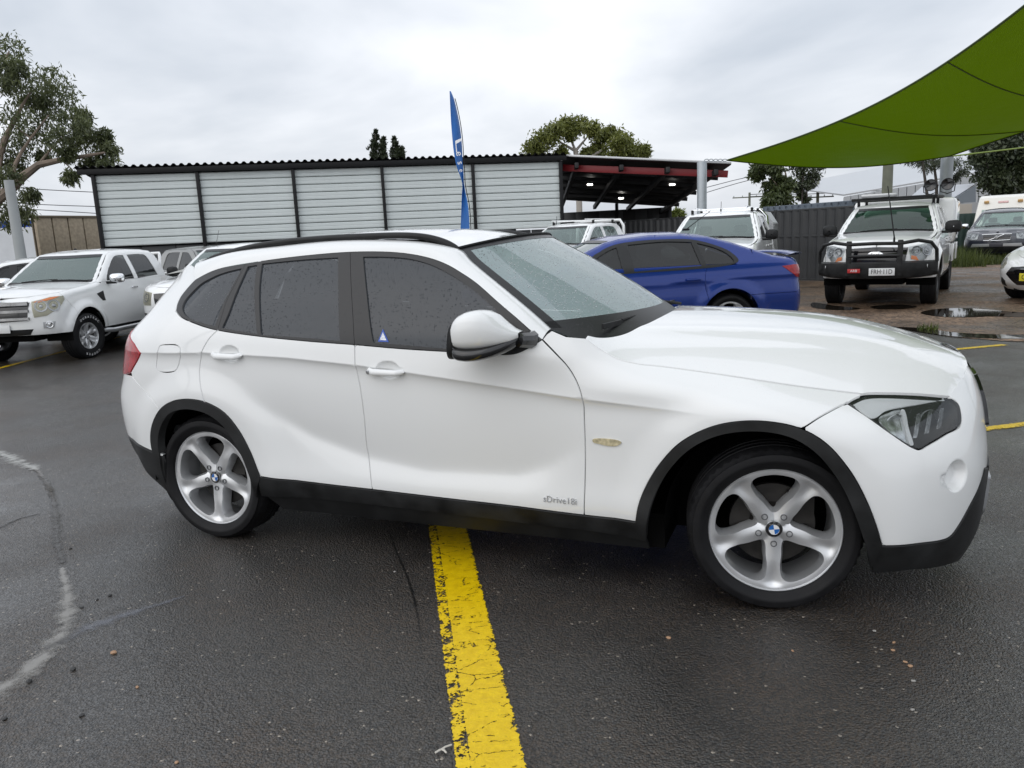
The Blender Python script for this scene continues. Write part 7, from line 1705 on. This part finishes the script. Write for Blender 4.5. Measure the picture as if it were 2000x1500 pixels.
wv = nn('ShaderNodeTexWave'); wv.inputs['Scale'].default_value = 9; wv.inputs['Distortion'].default_value = 3; lk(co.outputs['Object'], wv.inputs['Vector']); ma = nn('ShaderNodeMath'); ma.operation = 'MULTIPLY_ADD'; lk(wv.outputs['Fac'], ma.inputs[0]); ma.inputs[1].default_value = .06; lk(n_.outputs['Fac'], ma.inputs[2]); lk(ma.outputs[0], bp.inputs['Height']); lk(bp.outputs[0], b.inputs['Normal'])
lk(b.outputs[0], mxs.inputs[1]); lk(tl_.outputs[0], mxs.inputs[2]); lk(mxs.outputs[0], t.nodes['Material Output'].inputs[0])
sail = empty('shade_sail', tuple(np.array([0, 0, 0])), 0, 'large bright green shade sail stretched overhead at the top right', 'shade sail')
def sail_pt(u, v):
    p = (A_*(1-u)+C_*u)*(1-v)+(B_*(1-u)+D_*u)*v
    inn = ((B_+D_)-(A_+C_))/2; e = math.sin(math.pi*u); side = (1-v)*e*.085*inn*1.35
    p = p+side-v*e*.05*inn; e2 = math.sin(math.pi*v); al = ((C_+D_)-(A_+B_))/2
    p = p+al*(1-u)*e2*.02-al*u*e2*.06; p = p-np.array([0, 0, .22*e*(1-v)])-np.array([0, 0, .28*math.sin(math.pi*v)*(1-u)])
    return p
rows = [[sail_pt(u, v) for v in np.linspace(0, 1, 41)] for u in np.linspace(0, 1, 61)]; loft('cloth', rows, m, sail)
M_SAIL = m
M_cable = mat('sail_edge', (.035, .06, .004), .5)
for fn_, nm in (((lambda s: sail_pt(s, 0)), 'edge_cable'), ((lambda s: sail_pt(s, 1)), 'edge_cable'), ((lambda s: sail_pt(0, s)), 'edge_cable')): mb = MB(); mb.tube([fn_(s) for s in np.linspace(0, 1, 50)], .022, 6); mb.build(nm, M_cable, sail)
for u in (.36, .66): mb = MB(); mb.tube([sail_pt(u-.06*math.sin(math.pi*s)*0, s)-[0, 0, .006] for s in np.linspace(0, 1, 50)], .014, 5); mb.build('seam', M_cable, sail)
ch = empty('chain', parent=sail); 
for k in range(5):
    p = A_+(np.array([post_x[0], post_x[1], post_x[2]])-A_)*((k+.5)/5.5); mb = MB(); mb.tube([(p[0]+.055*math.cos(a), p[1], p[2]+(.03*math.sin(a))) for a in np.linspace(0, 2*math.pi, 12, endpoint=False)], .012, 5, closed=True); mb.build('chain_link', M_galv, ch)
for q in (B_,): 
    po = empty('sail_post', (q[0]+.0, q[1]+.25, 0), 0, 'thick grey steel post holding the lower corner of the green sail', 'post'); mb = MB(); mb.lathe([(0, 0), (.16, 0), (.15, q[2]+.15), (0, q[2]+.17)], 20, axis='z'); mb.build('shaft', M_galv, po)
for q, nm in ((C_, 'steel post at the near corner of the green sail, outside the frame'), (D_, 'steel post at the far right corner of the green sail')):
    po = empty('sail_post', (q[0]+.4, q[1], 0), 0, nm, 'post'); mb = MB(); mb.lathe([(0, 0), (.10, 0), (.10, q[2]+.3), (0, q[2]+.32)], 20, axis='z'); mb.build('shaft', M_galv, po)
mb = MB(); st0, st1 = at_depth(1868, 304, 20), at_depth(2060, 281, 22); mb.tube([B_, st0, st1], .02, 5); mb.build('tie_strap', mat('strap_green', (.22, .30, .06), .6), sail)

# the next sail of the yard hangs above the frame; the wet ground and bonnet mirror it
s2 = empty('shade_sail', (0, 0, 0), 0, 'second green shade sail overhead, above the frame and mirrored in the wet asphalt', 'shade sail')
a2, b2, c2 = np.array([1.0, 2.6, 5.2]), np.array([9.5, 6.6, 5.6]), np.array([8.5, -2.4, 5.4]); g2_ = (a2+b2+c2)/3; rows = []
for u in np.linspace(0, 1, 25):
    e1, e2 = a2+(b2-a2)*u, a2+(c2-a2)*u; sg = math.sin(math.pi*u); e1, e2 = e1+(g2_-e1)*.12*sg, e2+(g2_-e2)*.12*sg; rows.append([e1+(e2-e1)*t-np.array([0, 0, .25*sg*math.sin(math.pi*t)]) for t in np.linspace(0, 1, 19)])
loft('cloth', rows, M_SAIL, s2)
mb = MB(); mb.tube([r[0] for r in rows], .02, 6); mb.build('edge_cable', M_cable, s2); mb = MB(); mb.tube([r[-1] for r in rows], .02, 6); mb.build('edge_cable', M_cable, s2); mb = MB(); mb.tube(rows[-1], .02, 6); mb.build('edge_cable', M_cable, s2)
for q, e in ((a2, (-9.5, -9.0, 6.2)),): mb = MB(); mb.tube([q, e], .012, 5); mb.build('stay_cable', M_galv, s2)
for q, lab in (((-9.5, -9.0, 6.3), 'steel post behind the camera holding the stay of the second sail'), (tuple(b2), 'steel post at the far corner of the second sail'), (tuple(c2), 'steel post at the near corner of the second sail')):
    po = empty('sail_post', (q[0], q[1], 0), 0, lab, 'post'); mb = MB(); mb.lathe([(0, 0), (.10, 0), (.10, q[2]+.15), (0, q[2]+.17)], 20, axis='z'); mb.build('shaft', M_galv, po)

# ================================================================ flag, poles, wires
fl = empty('feather_flag', (0, 0, 0), 0, 'tall blue feather flag with white lettering in front of the pale shed', 'flag'); M_flag = mat('flag_blue', (.008, .115, .40), .55, noise=(2, .12))
fd = 15.0; edge_l = [(878, 178), (879, 200), (881, 240), (883.5, 270), (887, 300), (892, 325), (899, 345), (903, 360), (902, 380), (901, 410), (900, 442), (900, 640)]; edge_r = [(880, 178), (886, 192), (894, 225), (899, 255), (902, 285), (903, 310), (905, 335), (906, 357), (909, 375), (914, 400), (917, 442), (920, 640)]
Lp = smooth_poly(np.array(edge_l, float), 6, False); Rp = smooth_poly(np.array(edge_r, float), 6, False); n_ = 60
def rs(P, n): s = np.concatenate([[0], np.cumsum(np.linalg.norm(np.diff(P, axis=0), axis=1))]); q = np.linspace(0, s[-1], n); return np.stack([np.interp(q, s, P[:, 0]), np.interp(q, s, P[:, 1])], 1)
Lp, Rp = rs(Lp, n_), rs(Rp, n_); rows = []
for i, (a, b_) in enumerate(zip(Lp, Rp)):
    tw = math.cos(i/n_*4.2); rows.append([at_depth(*(a+(b_-a)*s), fd+(.10*(s-.5)*tw*3)+.05*math.sin(s*5+i*.2)) for s in np.linspace(0, 1, 7)])
o = loft('banner', rows, M_flag, fl); sm = o.modifiers.new('thickness', 'SOLIDIFY'); sm.thickness = .004
mb = MB(); mb.tube([at_depth(*(b_+[2.5, 0]), fd+.05) for b_ in Rp[2:]], .008, 6); mb.build('pole', M_blackpl, fl)
def fpt(px_, py_): return Vector(at_depth(px_, py_, fd-.22))
xax = Vector(CM[0]); yax = Vector(-CM[1])
mb = MB(); mb.addm([fpt(889, 275), fpt(901, 270), fpt(901, 275), fpt(891, 281), fpt(893, 298), fpt(891, 298)], [(0, 1, 2, 3), (0, 3, 4, 5)]); mb.build('white_stripe', M_bwhite, fl, smooth=False)
for chh, (x_, y_), sz in (('e', (897, 300), .19), ('s', (899, 318), .17), ('e', (901, 333), .12)): text_obj('flag_letter', chh, sz, M_bwhite, fl, basis(fpt(x_, y_), tuple(-yax*1+xax*.25), tuple(xax)), .002)
M_wood = mat('pole_timber', (.16, .17, .13), .8, noise=(3, .25)); M_wire = mat('wire_black', (.03, .03, .035), .6)
def pole(name, label, px_, ytop, depth, r0, r1, m, arms=(), z0=0):
    p = at_depth(px_, ytop, depth); o = empty(name, (p[0], p[1], z0), 0, label, 'pole'); h = p[2]-z0
    mb = MB(); mb.tube([(0, 0, -.2), (0, 0, h*.5), (0, 0, h)], [r0, (r0+r1)/2, r1], 12); mb.build('shaft', m, o)
    for hz, w in arms: mb = MB(); mb.box((0, -.1, h-hz), (w, .1, .12), Matrix.Rotation(.25, 3, 'Z'), .01); a_ = mb.build('cross_arm', M_wood, o); [MB().lathe([(0, 0), (.05, .02), (.05, .14), (0, .16)], 8, axis='z', c=(w*s, -.1+.25*w*s, h-hz+.06)).build('insulator', M_galv, a_) for s in (-.45, -.2, .2, .45)]
    return o
pole('light_pole', 'pale grey steel pole at the left edge below the gum tree', 17, 352, 19, .14, .11, mat('pole_grey', (.36, .38, .38), .5, noise=(2, .1)), z0=-.21)
pole('power_pole', 'weathered timber pole rising behind the work pickup to the green sail', 1738, 250, 34, .24, .20, M_wood)
pole('power_pole', 'distant power pole with two cross arms right of the gum trees', 1598, 352, 75, .16, .13, M_wood, ((1.6, 3.0), (4.4, 2.6)))
pole('power_pole', 'distant power pole with one wide cross arm left of the gum trees', 1464, 376, 85, .16, .12, M_wood, ((.5, 3.6),))
def wire(label, pts, depth, r):
    q = smooth_poly(np.array([at_depth(x, y, depth) for x, y in pts]), 2.0, False); mb = MB(); mb.tube(list(q), r, 4); tag(mb.build('power_line', M_wire), label, 'wire', 'overhead power lines')
wire('highest of the three thin wires between the gum tree and the shed', [(-20, 362), (80, 370), (240, 378)], 45, .022)
wire('middle one of the three thin wires between the gum tree and the shed', [(-20, 392), (70, 399), (240, 405)], 45, .022)
wire('lowest of the three thin wires between the gum tree and the shed', [(-20, 405), (80, 410), (240, 420)], 45, .022)
wire('upper of the two thin wires rising from the carport corner', [(1380, 366), (1460, 346), (1600, 322)], 75, .03)
wire('lower of the two thin wires rising from the carport corner', [(1380, 376), (1440, 358), (1560, 328)], 75, .03)
wire('upper of the two thin wires between the distant power poles', [(1464, 380), (1600, 372), (1740, 360), (1900, 340)], 75, .03)
wire('lower of the two thin wires between the distant power poles', [(1464, 384), (1600, 378), (1740, 371), (1900, 356)], 75, .03)

# ================================================================ trees
def leaf_mat(name, c0, c1, tr=.25):
    m = bpy.data.materials.new(name); m.use_nodes = True; t = m.node_tree; b = t.nodes['Principled BSDF']; nn = t.nodes.new; lk = t.links.new
    at = nn('ShaderNodeAttribute'); at.attribute_name = 'tint'; r = nn('ShaderNodeValToRGB'); r.color_ramp.elements[0].color = (*c0, 1); r.color_ramp.elements[1].color = (*c1, 1); lk(at.outputs['Fac'], r.inputs[0]); lk(r.outputs[0], b.inputs['Base Color']); b.inputs['Roughness'].default_value = .45
    tl = nn('ShaderNodeBsdfTranslucent'); lk(r.outputs[0], tl.inputs[0]); mx = nn('ShaderNodeMixShader'); mx.inputs[0].default_value = tr; lk(b.outputs[0], mx.inputs[1]); lk(tl.outputs[0], mx.inputs[2]); lk(mx.outputs[0], t.nodes['Material Output'].inputs[0]); return m
def crown(name, clumps, per, size, m, parent, droop=.6, aspect=.28, fill_=.9):
    """leaf-sized blades gathered on twigs spread through each clump; clumps: (centre, (rx, ry, rz))"""
    vs, fs, tint = [], [], []; k = 0
    for c, r in clumps:
        r = np.array(r); nt_ = max(4, int(per*r.prod()**(2/3)/ (r.prod()**(2/3))/14)); 
        d_ = rng.normal(size=(nt_, 3)); d_ /= np.linalg.norm(d_, axis=1, keepdims=True); rad = rng.uniform(.15, 1, nt_)**.45; tw = np.array(c)+d_*r*rad[:, None]
        tw_t = rng.uniform(0, 1, nt_)
        n = nt_*14; base = np.repeat(tw, 14, 0)+rng.normal(0, 1, (n, 3))*np.minimum(r.min()*.22, size*1.6); L_ = size*rng.uniform(.6, 1.25, n)
        dr = rng.normal(size=(n, 3)); dr[:, 2] -= droop*1.6; dr /= np.linalg.norm(dr, axis=1, keepdims=True); sd = np.cross(dr, rng.normal(size=(n, 3))); sd /= np.linalg.norm(sd, axis=1, keepdims=True)
        a = base; b_ = base+dr*L_[:, None]*.5+sd*L_[:, None]*aspect*.5; c_ = base+dr*L_[:, None]; e = base+dr*L_[:, None]*.5-sd*L_[:, None]*aspect*.5
        q = np.stack([a, b_, c_, e], 1).reshape(-1, 3); vs.append(q); fs.append(np.arange(n*4).reshape(n, 4)+k); k += n*4; tint.append(np.clip(np.repeat(np.repeat(tw_t, 14)*.7+rng.uniform(0, .3, n), 4), 0, 1))
    V = np.concatenate(vs); Fc = np.concatenate(fs); me = bpy.data.meshes.new(name); me.vertices.add(len(V)); me.vertices.foreach_set('co', V.ravel()); nf = len(Fc)
    me.loops.add(nf*4); me.loops.foreach_set('vertex_index', Fc.ravel()); me.polygons.add(nf); me.polygons.foreach_set('loop_start', np.arange(nf)*4); me.update(calc_edges=True)
    at = me.attributes.new('tint', 'FLOAT', 'POINT'); at.data.foreach_set('value', np.concatenate(tint).astype(np.float32)); me.materials.append(m); o = bpy.data.objects.new(name, me); COL.objects.link(o); o.parent = parent; return o
M_bark = mat('gum_bark', (.24, .19, .15), .85, noise=(2, .3), bump=(8, .3)); M_barkd = mat('dark_bark', (.05, .042, .036), .9, noise=(3, .3))
L_gum = leaf_mat('gum_leaves', (.050, .066, .030), (.175, .20, .085), .4); L_gum2 = leaf_mat('olive_leaves', (.09, .11, .022), (.25, .27, .07), .35); L_cyp = leaf_mat('cypress_leaves', (.010, .017, .008), (.040, .055, .022), .05); L_dark = leaf_mat('dark_leaves', (.016, .026, .013), (.070, .088, .040), .15); L_grn = leaf_mat('mid_green_leaves', (.032, .050, .016), (.11, .14, .048), .3)
def tree(name, label, depth, clumps_px, per, size, lm, limbs, bark, ground=0.0, dspread=.8, **k):
    """clumps_px: (px, py, radius px); limbs: (list of px points, radius px start, end)"""
    sc = depth/CAM_F; base = at_depth(limbs[0][0][0][0], limbs[0][0][0][1], depth); t = empty(name, (0, 0, 0), 0, label, 'tree')
    t.location = (base[0], base[1], ground); off = np.array([base[0], base[1], ground]); rr = []
    for i, (x, y, r) in enumerate(clumps_px):
        dd_ = rng.uniform(-dspread, dspread)*sc*60; c = at_depth(x, y, depth+dd_)-off; R_m = r*sc; rr.append((c, (R_m, R_m*.95, R_m*.85)))
    crown('crown', rr, per, size, lm, t, **k)
    mb = MB()
    for j, (pts, r0, r1) in enumerate(limbs):
        P = [at_depth(x, y, depth)-off for x, y in pts]
        if j == 0: P = [np.array([P[0][0], P[0][1], -.2])]+P
        Q = smooth_poly(np.array(P), .8, False); mb.tube(list(Q), list(np.linspace(r0*sc, r1*sc, len(Q))), 8)
    tr_ = mb.build('trunk', bark, t); return t
g1 = [(18, 100, 34), (8, 130, 30), (30, 130, 22), (18, 165, 22), (62, 172, 38), (100, 160, 36), (118, 190, 38), (60, 215, 44), (105, 235, 40), (22, 235, 40), (140, 240, 30), (160, 225, 18), (60, 270, 36), (20, 285, 38), (110, 275, 28), (150, 275, 22), (185, 270, 24), (205, 265, 16), (215, 290, 18), (190, 310, 22), (170, 320, 16), (215, 322, 20), (140, 345, 16), (30, 320, 22), (15, 345, 24), (60, 380, 16), (25, 395, 36), (45, 420, 22), (20, 425, 26), (85, 305, 14), (128, 300, 16), (160, 245, 16), (75, 195, 26)]
tree('gum_tree', 'tall gum tree with airy drooping foliage at the upper left', 26, g1, 560, .18, L_gum, [([(-95, 500), (-60, 440), (-10, 392), (22, 368), (45, 345), (75, 322), (120, 312), (165, 305), (205, 298)], 22, 2), ([(22, 368), (30, 320), (60, 270), (95, 225)], 5, 1.2), ([(-10, 392), (0, 300), (30, 230), (60, 180)], 9, 1.5), ([(75, 322), (100, 290), (135, 255)], 3, .8), ([(-60, 440), (-40, 250), (5, 130), (18, 100)], 12, 1.5), ([(120, 312), (140, 330), (140, 350)], 1.6, .6), ([(60, 270), (20, 240)], 2, .6)], M_bark, -.21, droop=.8)
g2 = [(1040, 292, 20), (1060, 275, 22), (1080, 258, 20), (1105, 245, 18), (1130, 242, 18), (1155, 252, 18), (1175, 265, 18), (1195, 262, 18), (1215, 275, 20), (1235, 290, 20), (1258, 295, 14), (1150, 300, 16), (1200, 298, 22), (1170, 290, 16), (1095, 300, 14), (1115, 262, 14), (1225, 302, 18)]
tree('gum_tree', 'round topped olive gum tree rising behind the shed and carport', 62, g2, 800, .34, L_gum2, [([(1130, 360), (1128, 320), (1124, 295)], 7, 5), ([(1124, 295), (1090, 275), (1075, 262)], 3, 1), ([(1124, 295), (1112, 265), (1105, 250)], 3, 1), ([(1124, 295), (1145, 270), (1155, 258)], 3, 1), ([(1128, 320), (1180, 290), (1200, 270)], 4, 1), ([(1128, 320), (1060, 300), (1045, 295)], 3, 1)], mat('pale_bark', (.38, .35, .31), .8), droop=.3, aspect=.4)
cyp = lambda x, yt, yb, r: [(x+rng.uniform(-2, 2)+(-1)**k*r*.35*t, yt+(yb-yt)*t, 2.2+r*t**.8*.75) for k, t in enumerate(np.linspace(.02, 1, 9))]
tree('cypress_tree', 'dark pointed cypress above the shed roof, left one of the pair', 60, cyp(732, 258, 312, 12)+cyp(748, 272, 312, 7), 240, .26, L_cyp, [([(735, 380), (734, 300), (733, 262)], 4, 1)], M_barkd, droop=-1.2, aspect=.3, dspread=.15)
tree('cypress_tree', 'dark pointed cypress above the shed roof, right one of the pair', 60, cyp(772, 272, 312, 9)+cyp(783, 292, 312, 6), 240, .26, L_cyp, [([(773, 380), (773, 300), (772, 275)], 3, 1)], M_barkd, droop=-1.2, aspect=.3, dspread=.15)
tree('gum_tree', 'green gum tree under the sail edge with a pale trunk, left one', 50, [(1485, 325, 18), (1500, 322, 18), (1478, 340, 14), (1515, 330, 16), (1520, 350, 18), (1505, 365, 16), (1525, 372, 18), (1515, 390, 18), (1535, 390, 16), (1540, 360, 14), (1500, 395, 12)], 520, .30, L_grn, [([(1537, 420), (1538, 385), (1537, 350), (1530, 325)], 4, 1.2), ([(1538, 385), (1520, 365), (1505, 345)], 2, .6)], M_bark, droop=.4, aspect=.4, dspread=.3)
tree('gum_tree', 'thin dark gum tree under the sail edge, right one', 52, [(1560, 325, 16), (1580, 330, 16), (1600, 320, 14), (1570, 345, 14), (1590, 345, 12), (1580, 360, 10), (1560, 365, 10), (1565, 380, 8), (1575, 390, 6)], 300, .30, L_dark, [([(1566, 420), (1567, 380), (1570, 340), (1585, 322)], 2.4, .8), ([(1577, 420), (1578, 360), (1595, 335)], 2, .6)], M_barkd, droop=.5, aspect=.3, dspread=.3)
tree('pine_tree', 'slender dark trunked tree beside the sail post, needles just under the sail', 38, [(1800, 318, 14), (1815, 322, 12), (1828, 318, 12), (1780, 312, 12), (1855, 325, 12), (1872, 320, 14), (1880, 332, 10), (1866, 345, 8), (1842, 312, 14)], 260, .28, L_dark, [([(1812, 400), (1808, 360), (1802, 318), (1798, 290)], 3.6, 2), ([(1830, 400), (1828, 350), (1822, 310)], 3.2, 2), ([(1852, 400), (1855, 350), (1858, 315)], 3.2, 2)], M_barkd, droop=.5, aspect=.12, dspread=.4)
tree('dense_tree', 'dense dark rounded tree at the right edge above the van', 42, [(1935, 300, 34), (1965, 290, 34), (1990, 285, 34), (1930, 330, 32), (1962, 330, 36), (1995, 330, 36), (1945, 355, 28), (1980, 360, 30), (1915, 305, 20), (2020, 310, 40), (2015, 350, 34), (1990, 262, 16), (2020, 262, 24), (1960, 270, 14), (1955, 372, 14)], 1000, .26, L_dark, [([(1958, 430), (1958, 390), (1960, 350), (1962, 310)], 14, 4), ([(1960, 370), (1990, 340), (2010, 310)], 6, 2), ([(1960, 370), (1935, 340), (1925, 315)], 5, 2)], M_barkd, droop=.1, aspect=.5, dspread=.4)
tree('shrub_tree', 'small pale green bush glimpsed under the carport roof', 40, [(1322, 414, 8), (1332, 416, 8), (1316, 418, 6)], 300, .20, leaf_mat('lime_leaves', (.08, .11, .02), (.22, .26, .06), .3), [([(1325, 440), (1325, 415)], 1.5, .8)], M_bark, droop=.2, aspect=.4, dspread=.2)
# grass at the edge of the gravel yard
def grass(name, boxes, n, h, m):
    vs, fs, tint = [], [], []; k = 0
    for (x0, x1, y0, y1, hh) in boxes:
        b = np.stack([rng.uniform(x0, x1, n), rng.uniform(y0, y1, n), np.full(n, 0.0)], 1); le = hh*rng.uniform(.5, 1.2, n); d_ = rng.normal(0, .35, (n, 3)); d_[:, 2] = 1; s = rng.normal(size=(n, 3)); s[:, 2] = 0; s /= np.linalg.norm(s, axis=1, keepdims=True)
        q = np.stack([b-s*.012, b+s*.012, b+d_*le[:, None]], 1).reshape(-1, 3); vs.append(q); fs.append(np.arange(n*3).reshape(n, 3)+k); k += n*3; tint.append(np.repeat(rng.uniform(0, 1, n), 3))
    V = np.concatenate(vs); o = make_obj(name, V, np.concatenate(fs), m, smooth=False); at = o.data.attributes.new('tint', 'FLOAT', 'POINT'); at.data.foreach_set('value', np.concatenate(tint).astype(np.float32)); return o
gA = gnd(1880, 522); o = grass('grass', [(gA[0]-1.4, gA[0]+.6, gA[1]-.3, gA[1]+5, .55), (gA[0]-.2, gA[0]+4, gA[1]+.8, gA[1]+2.2, .32), (gA[0]-2.5, gA[0]+6, gA[1]+5, gA[1]+9, .4)], 2600, .5, leaf_mat('grass_blades', (.035, .055, .012), (.12, .15, .03), .3)); tag(o, 'rough green grass at the back edge of the gravel yard', 'grass', kind='stuff')
gB = on_ground(1812, 646); o = grass('grass', [(gB[0]-.12, gB[0]+.14, gB[1]-.05, gB[1]+.2, .10), (gB[0]-.9, gB[0]-.7, gB[1]+.8, gB[1]+1.0, .07)], 60, .2, bpy.data.materials['grass_blades']); tag(o, 'small weed tuft at the edge of the asphalt', 'grass', kind='stuff')
